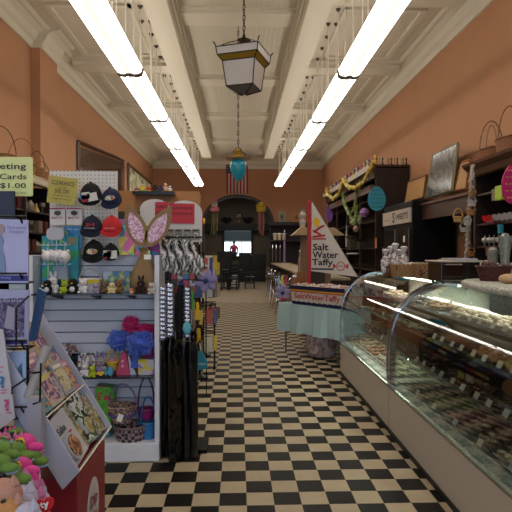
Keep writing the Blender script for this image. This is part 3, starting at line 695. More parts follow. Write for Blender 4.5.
bm = B(); prism(bm, [(P(129, 0, 3.93).x + .002, ZM), (b.x, ZM), (P(126, 0, 3.93).x + .002, b.z)], (0, 3.935, 0), (1, 0, 0), (0, 0, 1), (0, .06, 0)); obj('side_flap', bm, mat('B8B4C8'), r)
for q in range(2):
    bm = B(); c = P(122.5, 361 + q * 5, 3.93); cb(bm, c, (.018, .006, .018)); obj('printed_square', bm, mat('D8B0C0'), r)
bx('gift_box', 'white gift box printed with yellow and lilac flowers, right end of the middle shelf', 'box', 138, 359, 154, 375, 3.92, .1, printed('flower print', ['B8B0B8', 'C0B8C0', 'C8B840', '9070B0'], 26, 'cells'), z=ZM)
# tulle puffs
def puff(label, pts, m, inner, tail=None):
    c0 = P(pts[0][0], pts[0][1], pts[0][3]); r = thing('tulle_gift', label, 'gift', c0 - Vector((0, 0, .1)))
    bm = B()
    for (px, py, s, Y) in pts:
        c = P(px, py, Y)
        for k in range(90):
            d = Vector((rnd(-1, 1), rnd(-1, 1), rnd(-1, 1))).normalized(); u = d.orthogonal().normalized(); w_ = d.cross(u)
            a_ = rnd(0, 6.28); e = (u * math.cos(a_) + w_ * math.sin(a_)) * s * .5
            p = c + d * s * .75
            vs = [bm.verts.new(q) for q in (c + d * s * .3, p + e, c + d * s * 1.1 * rnd(.9, 1.15), p - e)]
            bm.faces.new(vs)
    sol(bm, thickness=.002)
    o = obj('tulle_net', bm, m, r)
    bm = B()
    for (px, py, s, Y) in pts: sph(bm, P(px, py, Y), s * .78)
    obj('wrapped_ball', bm, inner, r, smooth=True)
    if tail:
        bm = B(); p0 = P(*tail[0]); p1 = P(*tail[1]); prism(bm, [(-.02, 0), (.02, 0), (.035, 1), (-.035, 1)], p0, (1, 0, 0), p1 - p0, (0, .008, 0)); obj('ribbon', bm, inner, r)
    return r
PT = mat('C82A70', .6); BT = mat('5C74C8', .6)
puff('hot pink tulle wrapped gift bunch behind the blue ones', [(131, 325, .065, 4.04), (147, 333, .075, 4.04), (151, 352, .065, 4.05)], PT, mat('B01858', .7))
puff('blue tulle wrapped ball, left of two beside the pink gift', [(119, 340, .078, 3.97)], BT, mat('3A54B0', .6))
puff('blue tulle wrapped ball, right of two with a royal blue ribbon', [(141, 344, .098, 3.93)], BT, mat('3858B8', .6), ((136, 350, 3.95), (135, 368, 3.93)))
# ---------- base deck goods
bx('dotted_box', 'lime green dotted gift box tilted against the slats on the base deck', 'box', 93, 387, 112, 436, 4.0, .1, printed('lime dots', ['4E9A24', '58A82C', '60B030', 'B84050', '2898A8'], 12, 'noise'), .12, z=ZD + .02)
WK = woven('purple brown wicker', 'A08A8C', '3A2830', 42); WK2 = woven('straw wicker', 'B49C70', '6A4A68', 48)
basket('oval_basket', 'purple brown oval wicker basket on the base deck', Z3(130, 3.98, ZD), .105, .09, .105, WK, False, rimm=mat('7A6660', .8))
r = basket('round_basket', 'round straw basket with purple ribbon and looped handle stacked in the oval basket', Z3(122, 3.95, ZD + .14), .07, .06, .12, WK2, True, .17, mat('7A6A94', .6), flare=1.5)
bm = B(); tube(bm, [Z3(122, 3.95, ZD + .20) + Vector((.095 * math.cos(t), .085 * math.sin(t), 0)) for t in [2 * PI * i / 24 for i in range(24)]], .01, 6, True); obj('purple_ribbon', bm, mat('5A4488', .6), r)
bm = B(); cb(bm, P(120, 418, 3.84), (.04, .003, .055), RY(.35)); obj('price_tag', bm, WHITE, r)
r = basket('blue_pail', 'bright blue pail with a thin blue handle, right of the wicker baskets', Z3(148, 4.0, ZD), .05, .05, .12, mat('2870A8', .4), True, .2, mat('2868A0', .4))
basket('magenta_pail', 'magenta pail with a dark handle nested above the blue pail', Z3(146, 4.06, ZD + .13), .055, .05, .07, mat('8A2068', .4), True, .25, mat('4A2858', .4))

# ---------- aisle side of the gondola
XS = xr
r = thing('gondola_shelving', 'white gondola shelving run facing the aisle behind the end display', 'shelving', (XS - .3, 5.2, 0))
bm = B(); box(bm, XS - .85, XS - .35, 4.55, 6.6, 0, .14); obj('base', bm, WHITE2, r)
bm = B(); box(bm, XS - .62, XS - .58, 4.55, 6.6, .14, 1.75); obj('centre_panel', bm, mat('B0AEB4', .5), r)
for z in (.55, .95, 1.3):
    bm = B(); box(bm, XS - .58, XS - .25, 4.6, 6.55, z, z + .02); obj('shelf', bm, WHITE2, r)
for z in (.57, .97, 1.32):
    for q in range(4):
        bm = B(); y = 4.75 + q * .48; lathe(bm, [(.07, 0), (.09, .05), (.1, .17), (.06, .21), (.02, .23)], (XS - .4, y, z), 12)
        tag(obj('candy_bag', bm, mat(['B8505A', '5878A8', 'C8B050', '78A868'][(q + int(z * 7)) % 4], .3), smooth=True), 'filled cellophane candy bag on the aisle shelving behind the garment bags', 'bag', 'candy bags on the aisle shelving')
# garment bags
def sleeve(name, label, px0, px1, y0, y1, Y, m, inner=None, part='garment'):
    a = P(px0, y1, Y); b = P(px1, y0, Y); w = (b.x - a.x) / 2; cx = (a.x + b.x) / 2; h = b.z - a.z
    r = thing(name, label, 'garment bag', (cx, Y, max(a.z, 0)))
    bm = B(); N = 14; rings = []
    for j in range(N + 1):
        t = j / N; z = a.z + h * t; ring = []
        for k in range(20):
            an = 2 * PI * k / 20; ww = w * (1 - .25 * max(0, t - .92) * 10) * (1 + .03 * math.sin(7 * t + k)); dd = .05 * (1 + .25 * math.sin(5 * an + 3 * t)) * (1 - .5 * max(0, t - .92) * 10)
            ring.append(bm.verts.new((cx + ww * math.cos(an), Y + dd * math.sin(an), z)))
        rings.append(ring)
    for A, D in zip(rings, rings[1:]):
        for k in range(20): bm.faces.new((A[k], A[(k + 1) % 20], D[(k + 1) % 20], D[k]))
    bm.faces.new(rings[-1]); bm.faces.new(rings[0][::-1]); obj('plastic_cover', bm, m, r, smooth=True)
    if inner:
        bm = B(); lathe(bm, [(w * .62, .03), (w * .7, h * .3), (w * .66, h * .8), (w * .3, h * .94), (.01, h * .96)], (cx, Y, a.z), 14, sy=.03 / (w * .7)); obj(part, bm, inner, r, smooth=True)
    bm = B(); tube(bm, [(cx, Y, b.z - .02), (cx, Y, b.z + .03)] + [tuple(v) for v in arc((cx - .015, Y, b.z + .035), .015, 0, PI * .9, 6)], .003, 5); obj('hook', bm, CHROME, r)
    return r
CL = glassmat('clear plastic', '908C88', .8, .02)
NET = mat('151314', .4, alpha=.55)
sleeve('garment_bag', 'clear plastic sleeve over dark netting, nearest the slat wall post', 160, 171, 336, 459, 3.98, CL, NET)
sleeve('garment_bag', 'long clear plastic sleeve with dark lace hanging beside the aisle', 168, 183, 338, 463, 3.9, CL, mat('2A2725', .5, alpha=.45))
sleeve('garment_bag', 'solid black garment bag hanging nearest the aisle', 182, 198, 341, 458, 3.95, mat('0A0A0A', .25), None)
r = thing('garment_rack', 'slim black arm rack the garment bags hang from', 'rack', (XS + .12, 4.1, 0))
bm = B(); box(bm, XS + .02, XS + .05, 4.1, 4.13, 0, 1.66); obj('upright', bm, WIRE, r)
bm = B(); box(bm, XS + .0, XS + .34, 4.02, 4.3, 0, .03); obj('base', bm, WIRE, r)
for z, y0, y1 in ((P(170, 330, 3.95).z, 3.84, 4.12), (P(170, 282, 4).z, 3.9, 4.12), (P(170, 238, 4).z, 3.9, 4.12)):
    bm = B()
    for x in (.04, .14, .24): box(bm, XS + x, XS + x + .012, y0, y1, z, z + .012)
    box(bm, XS + .02, XS + .3, 4.1, 4.12, z, z + .015); obj('arm', bm, WIRE, r)
# bead belts
def belt(label, px, y0, y1, Y, n, tw=.046):
    a = P(px, y0, Y); b = P(px, y1, Y); r = thing('beaded_belt', label, 'belt', (a.x, Y, b.z), 0, 'black belts with silver beads')
    bm = B(); box(bm, a.x - tw * .62, a.x + tw * .8, Y, Y + .012, b.z, a.z); obj('strap', bm, BLACK, r)
    for i in range(n):
        z = b.z + (a.z - b.z) * (i + .5) / n; bm = B(); sph(bm, (a.x, Y - .006, z), tw * .5, (1.5, .6, 1.05), u=12, v=8); obj('bead', bm, mat('B0B4C4', .2, .9), r, smooth=True)
belt('silver beaded black belt, closest to the slat wall post', 162, 287, 340, 3.93, 12)
belt('silver beaded black belt, second from the slat wall post', 169.5, 284, 337, 3.92, 12)
belt('curved silver beaded belt beside the black bag', 187, 288, 338, 3.97, 13, .036)
bm = B(); a = P(174, 340, 3.98); b = P(185, 285, 3.98); prism(bm, [(a.x + .02, a.z), (b.x - .02, a.z), (b.x + .01, (a.z * .4 + b.z * .6)), (b.x - .01, b.z), (a.x + .03, b.z), (a.x, a.z + .2)], (0, 3.98, 0), (1, 0, 0), (0, 0, 1), (0, .04, 0))
tag(obj('feather_boa', bm, BLK), 'solid black fluffy boa hanging between the silver beaded belts', 'boa')
# scarves
SC = printed('zebra scarf', ['0C0C0E', 'D8D4D0', '101012', 'C8C4C0', '141416', 'E0DCD8'], 9, 'wave', .8, detail=12)
for i, (px, w) in enumerate(((164, 6), (171, 7), (178, 7), (187, 8))):
    a = P(px - w / 2 - 1, 270 + (i % 2) * 3, 4.0 - .02 * i); b = P(px + w / 2 - 2, 240, 4.0 - .02 * i)
    bm = B(); Y = 4.0 - .02 * i; dx = .03 + i * .012
    pts = []
    tube(bm, [(b.x - .03, Y, b.z), (b.x - .02 + dx * .5, Y - .015, (a.z + b.z) / 2), (b.x - .02 + dx, Y, a.z + .01), (b.x + .02 + dx, Y + .01, a.z), (b.x + .05 + dx, Y + .02, a.z + .04), (b.x + .02 + dx * .5, Y + .03, (a.z + b.z) / 2), (b.x, Y + .02, b.z)], [.016, .026, .03, .03, .03, .026, .016], 10)
    tag(obj('scarf', bm, SC, smooth=True), ['black and white patterned scarf, first in the row beside the bunny ear', 'black and white patterned scarf, second in the row', 'black and white patterned scarf, third in the row', 'black and white patterned scarf nearest the aisle'][i], 'scarf', 'looped zebra scarves')
# arched header boards with red signs
def archtop(w, h, n=12):
    return [(-w / 2, -h / 2), (w / 2, -h / 2), (w / 2, h / 2 - w * .35)] + [(w / 2 * math.cos(PI * i / n), h / 2 - w * .35 + w * .35 * math.sin(PI * i / n)) for i in range(1, n)] + [(-w / 2, h / 2 - w * .35)]
REDS = mat('B82838', .6)
for i, (x0, y0, x1, y1, Y, sx0, sx1) in enumerate(((140, 199, 169, 240, 4.75, 155, 168), (167, 200.5, 202, 242, 4.6, 169, 194.5))):
    a = P(x0, y1, Y); b = P(x1, y0, Y); c = (a + b) / 2
    r = thing('header_board', ['white arched rack topper behind the right bunny ear', 'white arched rack topper with the larger red sign, nearest the aisle'][i], 'rack topper', (c.x, Y, a.z))
    bm = B(); prism(bm, archtop(b.x - a.x, b.z - a.z), c, (1, 0, 0), (0, 0, 1), (0, .015, 0)); obj('board', bm, mat('C8C4C0', .5), r)
    bm = B(); box(bm, c.x - .02, c.x + .02, Y + .016, Y + .04, .0 if i == 0 else 0, a.z + .1); obj('post', bm, GREYW, r)
    sign('red_clearance_sign', ['narrow red clearance sign partly behind the burlap ear', 'square red clearance sign on the arched topper'][i], sx0, 203.5 if i else 202, sx1, 223.5, Y - .008, REDS,
         [('CLEARANCE', 0, .28, .86, .13, .01), ('CLEARANCE', 0, .0, .86, .13, .01)], .02, mat('30080C'))
# carded jewellery
JC = printed('jewellery card', ['6A665E', '8E8A82', '2A2824', 'A8A49C'], 40)
for i in range(4):
    px = 170 + i * 8.6; r = sign('jewellery_card', 'grey printed jewellery card, %s in the row under the red signs' % ['first from the left', 'second from the left', 'third from the left', 'last on the right'][i], px - 4, 229, px + 4, 240, 4.593, mat('8A867C'), [], 0, cat='jewellery card')
    c = P(px, 235, 4.588); bm = B(); tube(bm, [c + Vector((.018 * math.cos(t), 0, .018 * math.sin(t))) for t in [2 * PI * q / 12 for q in range(12)]], .003, 5, True); obj('ring', bm, CHROME, r)
    bm = B(); cb(bm, P(px, 230.5, 4.589), (.05, .004, .01)); obj('heading', bm, INK, r)
# lower bright packets
cols = ['B83040', 'C8C0C0', '3A78B0', 'B02838', '484848', 'D8A840', 'C04050', 'B8B8C0']
k = 0
for row in range(3):
    for i in range(4):
        px = 174 + i * 6; py = 274 + row * 6.5; bx('candy_packet', '%s candy packet, %s of the %s row under the scarves' % (['red', 'silver', 'blue', 'crimson', 'charcoal', 'golden', 'rosy', 'pale grey'][k % 8], ['first', 'second', 'third', 'last'][i], ['top', 'middle', 'bottom'][row]), 'packet', px - 2.6, py, px + 2.6, py + 6, 4.1 - .03 * row, .02, mat(cols[k % 8], .3), group='candy packets under the scarves'); k += 1
for i, (px, py, w, h, m, lab, cat, nm) in enumerate(((189, 289, 7, 24, mat('3AA028', .4), 'bright green plastic streamer toy hanging near the aisle', 'toy', 'green_streamer'),
        (193, 300, 3, 30, mat('9A7A68', .6), 'tan stick pack hanging beside the green toy', 'packet', 'stick_pack'), (197, 303, 2.4, 16, mat('D8B020', .4), 'thin yellow tube toy hanging by the aisle', 'toy', 'yellow_tube'),
        (180, 281, 4, 18, mat('2A50A0', .4), 'royal blue toy sleeve left of the green streamer', 'toy', 'blue_sleeve'), (198, 330, 2.4, 14, mat('D8A81C', .4), 'small yellow wand low beside the aisle', 'toy', 'yellow_wand'))):
    a = P(px - w / 2, py + h / 1, 3.98 + .02 * i); b = P(px + w / 2, py, 3.98)
    bm = B(); Y = 4.0 + .02 * i
    for q in range(3): 
        x = a.x + (b.x - a.x) * (q + .5) / 3; tube(bm, [(x, Y, b.z), (x + .004, Y - .01, (a.z + b.z) / 2), (x + .004 * (q - 1), Y, a.z + .01 * q)], [(b.x - a.x) / 5, (b.x - a.x) / 4.5, (b.x - a.x) / 8], 6)
    tag(obj(nm, bm, m, smooth=True), lab, cat)
r = thing('teal_scoop', 'teal scoop shaped toy with white lettering hanging low at the aisle edge', 'toy', P(200, 371, 4.4))
c = P(201, 361, 4.4); bm = B(); prism(bm, [(-.03, -.08), (.055, -.06), (.05, 0), (.0, .09), (-.03, .07)], c, (1, 0, 0), (0, 0, 1), (0, .02, 0)); obj('blade', bm, mat('2E8AA0', .3), r, bevel=.003)
text('WAVE', c + Vector((.008, -.002, -.025)), .06, .02, WHITE, r); bm = B(); tube(bm, [c + Vector((0, 0, .09)), c + Vector((-.02, 0, .2))], .004); obj('cord', bm, WHITE, r)
r = thing('teal_pouch', 'pale teal pouch hanging beside the beaded belt', 'bag', P(187, 330, 3.9)); c = P(187, 328, 3.9); bm = B(); lathe(bm, [(.02, -.04), (.035, -.01), (.025, .03), (.008, .045)], c, 12, sy=.5); obj('pouch', bm, mat('5AA8B8', .5), r, smooth=True); bm = B(); tube(bm, [c + Vector((0, 0, .04)), c + Vector((0, 0, .1))], .003); obj('string', bm, WHITE, r)
for i, (px, py, Y) in enumerate(((196, 333, 4.15), (192, 345, 4.1))):
    c = P(px, py, Y); bm = B(); lathe(bm, [(.03, -.08), (.06, -.04), (.055, .04), (.02, .08), (.035, .1), (.01, .1)], c, 10, sy=.6); tag(obj('cellophane_bag', bm, CL, smooth=True), ['crinkled clear cellophane bag above the black garment bag', 'crumpled clear bag just left and below the first one'][i], 'bag')

# ---------- lavender windsock flowers and further racks down the left aisle
def flower(label, c, s, m, core, tailm, group=None):
    c = Vector(c); r = thing('fabric_flower', label, 'decoration', c - Vector((0, 0, s)), 0, group)
    for i in range(6):
        a = 2 * PI * i / 6 + .3; bm = B(); sph(bm, c + Vector((math.cos(a) * s * .55, .01 * (i % 2), math.sin(a) * s * .55)), s * .42, (1, .25, .75), RY(-a)); obj('petal', bm, m, r, smooth=True)
    bm = B(); sph(bm, c + Vector((0, -.03, 0)), s * .2, (1, .5, 1)); obj('centre', bm, core, r, smooth=True)
    for i in range(3):
        bm = B(); prism(bm, [(-.02, 0), (.02, 0), (.015, s * 1.6), (-.015, s * 1.6)], c + Vector(((i - 1) * .05, .03, s * .3)), (1, 0, 0), (0, .1, 1), (0, .004, 0)); obj('streamer', bm, tailm[i], r)
    if c.y < 6: bm = B(); cyl(bm, (c.x, c.y + .05, 0), c, .006, n=6); obj('pole', bm, WIRE, r)
    return r
flower('lavender and navy fabric flower hanging on the left aisle rack', P(206, 281, 5.6), .13, mat('8C84B4', .8), mat('202868'), [mat('6A70A8'), mat('B84030'), mat('303A88')])
def rack(name, label, px, Y, w, zt_, seed):
    random.seed(seed); x = P(px, 250, Y).x; r = thing(name, label, 'display rack', (x, Y, 0))
    bm = B(); cyl(bm, (x, Y, .03), (x, Y, zt_), .015); obj('pole', bm, WIRE, r)
    bm = B(); lathe(bm, [(w * .6, 0), (w * .6, .02), (.03, .05), (.02, .06)], (x, Y, 0), 20); obj('base', bm, WIRE, r)
    bm = B(); z = zt_ - .1
    while z > .4:
        tube(bm, [(x + w * math.cos(t), Y + w * math.sin(t), z) for t in [2 * PI * i / 20 for i in range(20)]], .005, 5, True)
        cyl(bm, (x - w, Y, z), (x + w, Y, z), .005, n=5); cyl(bm, (x, Y - w, z), (x, Y + w, z), .005, n=5); z -= .32
    obj('wire_tiers', bm, WIRE, r); return r, x
r, x = rack('spinner_rack', 'black wire spinner rack of packaged goods along the left aisle', 199.5, 6.4, .17, 1.62, 3)
pal = [('C8B048', 'yellow'), ('B8B0A0', 'cream'), ('7A6A50', 'brown'), ('A8A8B0', 'silver'), ('4A5A88', 'blue'), ('9A3A3A', 'red')]
for row in range(4):
    for i in range(5):
        a = -PI * (i + .5) / 5; c = Vector((x + .2 * math.cos(a), 6.4 + .2 * math.sin(a), 1.5 - row * .32)); h, nme = pal[(row * 2 + i) % 6]
        bm = B(); cb(bm, c + Vector((0, 0, -.1)), (.1, .015, .17), RZ(a + PI / 2)); tag(obj('hanging_package', bm, mat(h, .35), bevel=.002), '%s package on the %s tier of the left aisle spinner rack' % (nme, ['top', 'second', 'third', 'lowest'][row]), 'package', 'packages on the aisle spinner rack, %s tier, %s' % (['top', 'second', 'third', 'lowest'][row], nme))
r, x = rack('spinner_rack', 'second wire spinner rack further down the left aisle', 203, 7.75, .2, 1.5, 5)
for row in range(3):
    for i in range(5):
        a = -PI * (i + .5) / 5; c = Vector((x + .23 * math.cos(a), 7.75 + .23 * math.sin(a), 1.38 - row * .32)); h, nme = pal[(row + i * 3) % 6]
        bm = B(); cb(bm, c + Vector((0, 0, -.1)), (.12, .02, .18), RZ(a + PI / 2)); tag(obj('hanging_package', bm, mat(h, .5), bevel=.002), '%s package on the farther spinner rack, %s tier' % (nme, ['top', 'middle', 'lowest'][row]), 'package', 'packages on the farther spinner rack, %s tier, %s' % (['top', 'middle', 'lowest'][row], nme))
# small black wire shopping cart
r = thing('wire_cart', 'small black wire toy cart with goods on the checkered floor by the left racks', 'cart', (P(206, 322, 6.9).x, 6.9, 0))
x = P(206, 322, 6.9).x
bm = B()
for z in (.62, .72, .86): tube(bm, [(x - .12, 6.78, z), (x + .12, 6.78, z), (x + .12, 7.05, z), (x - .12, 7.05, z)], .006, 5, True)
for dx in (-.12, -.06, 0, .06, .12): cyl(bm, (x + dx, 6.78, .62), (x + dx, 6.78, .86), .004, n=5); cyl(bm, (x + dx, 7.05, .62), (x + dx, 7.05, .86), .004, n=5)
for dx in (-.11, .11): cyl(bm, (x + dx, 6.8, .08), (x + dx, 6.8, .62), .007, n=6); cyl(bm, (x + dx, 7.03, .08), (x + dx, 7.03, .62), .007, n=6)
obj('basket_frame', bm, WIRE, r)
for dx in (-.11, .11):
    for yy in (6.8, 7.03):
        bm = B(); tube(bm, [(x + dx, yy + .06 * math.cos(t), .067 + .06 * math.sin(t)) for t in [2 * PI * i / 14 for i in range(14)]], .007, 5, True); obj('wheel', bm, WIRE, r)
for i in range(4):
    bm = B(); sph(bm, (x - .07 + .045 * i, 6.9 + .04 * (i % 2), .66 + .03 * (i % 2)), .045, (1, 1, .8)); tag(obj('wrapped_sweet', bm, mat(['8A5A40', 'C8A890', '6A4A3A', 'B09080'][i], .5), smooth=True), '%s wrapped treat lying in the wire toy cart' % ['brown', 'cream', 'dark brown', 'beige'][i], 'treat')
# red heart balloon and orange ball seen beyond the topper
c = P(199.5, 222, 6.4); r = thing('balloon', 'glossy red balloon with a yellow edge just right of the red signs', 'balloon', c)
bm = B(); sph(bm, c, .08, (.7, .5, 1.15)); obj('body', bm, mat('B81C20', .2), r, smooth=True); bm = B(); cyl(bm, (c.x, c.y, 1.6), c, .005, n=6); obj('stick', bm, WHITE, r); bm = B(); sph(bm, c + Vector((.045, .0, .01)), .04, (.6, .6, 1)); obj('yellow_side', bm, YEL, r, smooth=True)
# ---------- wooden cabinet with figurines behind
Yc = 8.3
a = P(112, 250, Yc); b = P(199, 250, Yc); zt2 = P(150, 191, Yc).z
r = thing('oak_cabinet', 'tall dark cabinet with a honey oak top band behind the rack toppers', 'cabinet', ((a.x + b.x) / 2, Yc + .2, 0))
bm = B(); box(bm, a.x, b.x, Yc, Yc + .4, 0, zt2 - .32); obj('body', bm, mat('2A1A12', .5), r)  # hidden lower body and doors darkened to tone down the case glass reflection
bm = B(); box(bm, a.x, b.x, Yc - .02, Yc + .4, zt2 - .32, zt2); obj('oak_fascia', bm, mat('A87038', .45, var=.12), r)
for q in range(4):
    bm = B(); x0 = a.x + (b.x - a.x) * q / 4; box(bm, x0 + .01, x0 + (b.x - a.x) / 4 - .01, Yc - .018, Yc, .1, zt2 - .33); d = obj('door', bm, mat('2E1C14', .5), r, bevel=.004)
    bm = B(); sph(bm, (x0 + .05, Yc - .03, 1.1), .015); obj('knob', bm, BRASS, d)
a = P(133, 195, 8.1); b = P(174, 191.5, 8.1)
bm = B(); box(bm, a.x, b.x, 8.05, 8.3, b.z - .05, b.z); tag(obj('wall_shelf', bm, BLACKG), 'narrow black ledge holding painted figurines across the oak cabinet', 'shelf')
zs = b.z
figc = [('7A2A3A', 'C8A090', 'maroon'), ('D8C020', '3A9030', 'yellow and green'), ('C83828', 'D8C030', 'red'), ('141414', '2A2A40', 'black'), ('2A3460', '303030', 'navy'), ('D8A888', 'C86050', 'peach'), ('D8D8D8', 'C8A040', 'white')]
for i, px in enumerate((137, 143, 149, 155, 160.5, 165.5, 170)):
    c = Vector((P(px, 250, 8.15).x, 8.15, zs)); r = thing('figurine', 'small %s cartoonish figurine on the black ledge' % figc[i][2], 'figurine', c)
    h = [.08, .12, .11, .12, .1, .13, .09][i]
    bm = B(); lathe(bm, [(.035, 0), (.035, .012), (.028, .02)], c, 12); obj('plinth', bm, mat(figc[i][1]), r)
    bm = B(); lathe(bm, [(.026, .02), (.03, h * .35), (.018, h * .6), (.01, h * .65)], c, 12); obj('body', bm, mat(figc[i][0]), r, smooth=True)
    bm = B(); sph(bm, c + Vector((0, 0, h * .8)), h * .2); obj('head', bm, mat(figc[i][0] if i in (3, 4, 6) else 'D8B090'), r, smooth=True)
    for s in (-1, 1):
        bm = B(); sph(bm, c + Vector((s * .03, 0, h * .48)), .009, (1, 1, 2)); obj('arm', bm, mat(figc[i][0]), r)
# ---------- left wall: bronze mirror and pale framed panel
def wallframe(name, label, cat, px0, px1, r0, r1, z0, fm, pm, X=-W + .0, th=.05):
    p0 = PX(px0, 250, X + .03); p1 = PX(px1, 250, X + .03); r = thing(name, label, cat, (X, (p0.y + p1.y) / 2, z0))
    bm = B(); t = .08
    ys0, ys1 = p0.y, p1.y
    prism(bm, [(ys0 + t, z0 + t), (ys1 - t, z0 + t), (ys1 - t, r1 - t), (ys0 + t, r0 - t)], (X + .01, 0, 0), (0, 1, 0), (0, 0, 1), (.02, 0, 0)); obj('pane', bm, pm, r)
    bm = B()
    Q = [Vector((X + .03, ys0, z0)), Vector((X + .03, ys1, z0)), Vector((X + .03, ys1, r1)), Vector((X + .03, ys0, r0))]
    for i in range(4):
        cyl(bm, Q[i], Q[(i + 1) % 4], .05, n=4)
    obj('frame', bm, fm, r); return r
wallframe('wall_mirror', 'large dark bronze tinted mirror high on the left wall', 'mirror', 78.5, 123, 4.07, 4.45, 2.4, mat('4A2A18', .4), mat('5A3622', .12, .75, var=.2))
wallframe('pale_wall_panel', 'framed panel of pale green and cream patches beyond the bronze mirror', 'painting', 128.5, 151, 4.48, 4.42, 2.7, mat('6A4A2A', .5), printed('pale abstract', ['8A8860', 'E0E0C0', 'E8ECD0', 'A8A880', 'D0C8A0'], 1.4, 'noise'))  # irregular pale green and cream patches in a frame
# ---------- tall dark shelving on the left wall
Xs = -3.1; ya, yb = 6.6, 9.1; zt3 = PX(45, 179, Xs).z
r = thing('dark_shelving', 'tall black shelving unit with a cream crown along the left wall', 'shelving', ((-W + Xs) / 2, (ya + yb) / 2, 0))
bm = B(); box(bm, -W + .01, -W + .04, ya, yb, 0, zt3 - .1); obj('back_panel', bm, BLACK, r)
for y in (ya, (ya + yb) / 2, yb - .04):
    bm = B(); box(bm, -W + .04, Xs, y, y + .04, 0, zt3 - .1); obj('upright', bm, DKWOOD, r)
bm = B(); prism(bm, [(0, 0), (.1, .0), (.1, .03), (.05, .1), (.05, .14), (0, .14)], (Xs - .05, ya - .05, zt3 - .14), (1, 0, 0), (0, 0, 1), (0, yb - ya + .1, 0)); box(bm, -W + .04, Xs, ya, yb, zt3 - .06, zt3); obj('crown', bm, mat('9A8A70', .5), r)
r0_ = thing('dark_shelving', 'unseen black shelving added on the left wall to darken reflections in the case glass', 'shelving', ((-W + Xs) / 2, 3.2, 0))  # added out of frame to darken what the case glass reflects
bm = B(); box(bm, -W + .01, -W + .04, .1, 6.5, 0, 2.6); obj('back_panel', bm, BLACK, r0_)
for y in (.1, 2.2, 4.3, 6.46):
    bm = B(); box(bm, -W + .04, Xs, y, y + .04, 0, 2.6); obj('upright', bm, DKWOOD, r0_)
for z in (.3, .8, 1.3, 1.8, 2.3, 2.6):
    bm = B(); box(bm, -W + .04, Xs - .01, .14, 6.46, z, z + .03); obj('shelf', bm, DKWOOD, r0_)
shz = [.3, .75, 1.15, 1.5, 1.8, 2.12]
for z in shz:
    bm = B(); box(bm, -W + .04, Xs - .01, ya + .04, yb - .05, z, z + .025); obj('shelf', bm, DKWOOD, r)
random.seed(11)
names = [('ceramic_jar', '7A6C5C', 'cream ceramic jar'), ('glass_jar', '6A6048', 'amber glass jar'), ('gift_tin', '4A1814', 'dark red gift tin'), ('gift_carton', '6A5A50', 'dull beige carton'), ('glass_goblet', '6A6458', 'pale goblet'), ('brass_bell', 'A88030', 'brass bell')]
for si, z in enumerate(shz[2:]):
    for k in range(9):
        y = ya + .15 + k * .26; nm, hx, lb = names[(k * 5 + si * 2) % 6]; x = Xs - .12
        bm = B()
        if 'c' == nm[0] and False: pass
        if nm in ('gift_tin', 'gift_carton'): box(bm, x - .07, x + .07, y - .08, y + .08, z + .025, z + .025 + .19)
        elif nm == 'glass_goblet': lathe(bm, [(.04, 0), (.008, .02), (.008, .08), (.05, .12), (.045, .18)], (x, y, z + .025), 14)
        elif nm == 'brass_bell': lathe(bm, [(.06, 0), (.04, .05), (.02, .1), (.012, .15)], (x, y, z + .025), 14)
        else: lathe(bm, [(.05, 0), (.07, .05), (.06, .12), (.03, .16), (.035, .18)], (x, y, z + .025), 14)
        lev = ['lowest stocked', 'second', 'third', 'top'][si]
        tag(obj(nm, bm, mat(hx, .35), smooth=nm not in ('gift_tin', 'gift_carton')), '%s on the %s level of the dark left wall shelving' % (lb, lev), lb.split()[-1], '%ss on the %s level of the left wall shelving' % (lb, lev))
# baskets on top of the shelving
WB = woven('dark wicker', 'A8743C', '5A3A20', 50); WBr = mat('5A3418', .6)
for i, (px, py, rx, h, hh, lb) in enumerate(((0, 164, .2, .18, .42, 'dark tall handled wicker basket at the left frame edge atop the left wall shelving'), (22, 164, .2, .16, .42, 'wide wicker basket with a thin arched handle atop the left wall shelving'),
        (37, 170, .12, .2, .3, 'small dark basket with a square handle atop the left wall shelving'), (41, 173, .12, .16, .2, 'honey brown basket at the end of the shelving top'), (46, 177, .06, .1, .1, 'tiny straw basket at the far end of the shelving top'))):
    X = Xs - .2; p = PX(px, py, X); y = min(p.y, yb - .1); basket('handled_basket', lb, (X, y, zt3), rx * .9, rx * .6, h, [WB, woven('honey wicker', 'B08050', '6A4424', 80)][i in (1, 3)], True, hh, mat('4A2C14' if i % 2 == 0 else '8A5C30'), rz=.5)
# ================================================================== RIGHT SIDE
random.seed(21)
# profile of the curved glass: (X, Z) from front foot up over the top
GP = [(1.298, .392), (1.284, .52), (1.287, .70), (1.295, .80), (1.312, .90), (1.35, 1.0), (1.415, 1.09), (1.50, 1.175), (1.61, 1.24), (1.73, 1.277), (1.86, 1.285)]
XB = 2.2
PANEL = mat('B8AC9E', .55)
def skinprof(bm, prof, y0, y1, th):
    n = len(prof); nr = []
    for i in range(n):
        a = Vector(prof[max(i - 1, 0)]); b = Vector(prof[min(i + 1, n - 1)]); t = (b - a).normalized(); nr.append(Vector((t.y, -t.x)))
    outer = []; inner = []
    for (x, z), q in zip(prof, nr):
        outer.append([bm.verts.new((x, y, z)) for y in (y0, y1)]); inner.append([bm.verts.new((x + q.x * th, y, z + q.y * th)) for y in (y0, y1)])
    fo = []
    for i in range(n - 1):
        fo.append(bm.faces.new((outer[i][0], outer[i][1], outer[i + 1][1], outer[i + 1][0])))
        f = bm.faces.new((inner[i][0], inner[i + 1][0], inner[i + 1][1], inner[i][1])); f.material_index = 1
        for e in (0, 1):
            f = bm.faces.new((outer[i][e], outer[i + 1][e], inner[i + 1][e], inner[i][e])); f.material_index = 1
    for i in (0, -1):
        f = bm.faces.new((outer[i][0], outer[i][1], inner[i][1], inner[i][0])); f.material_index = 1
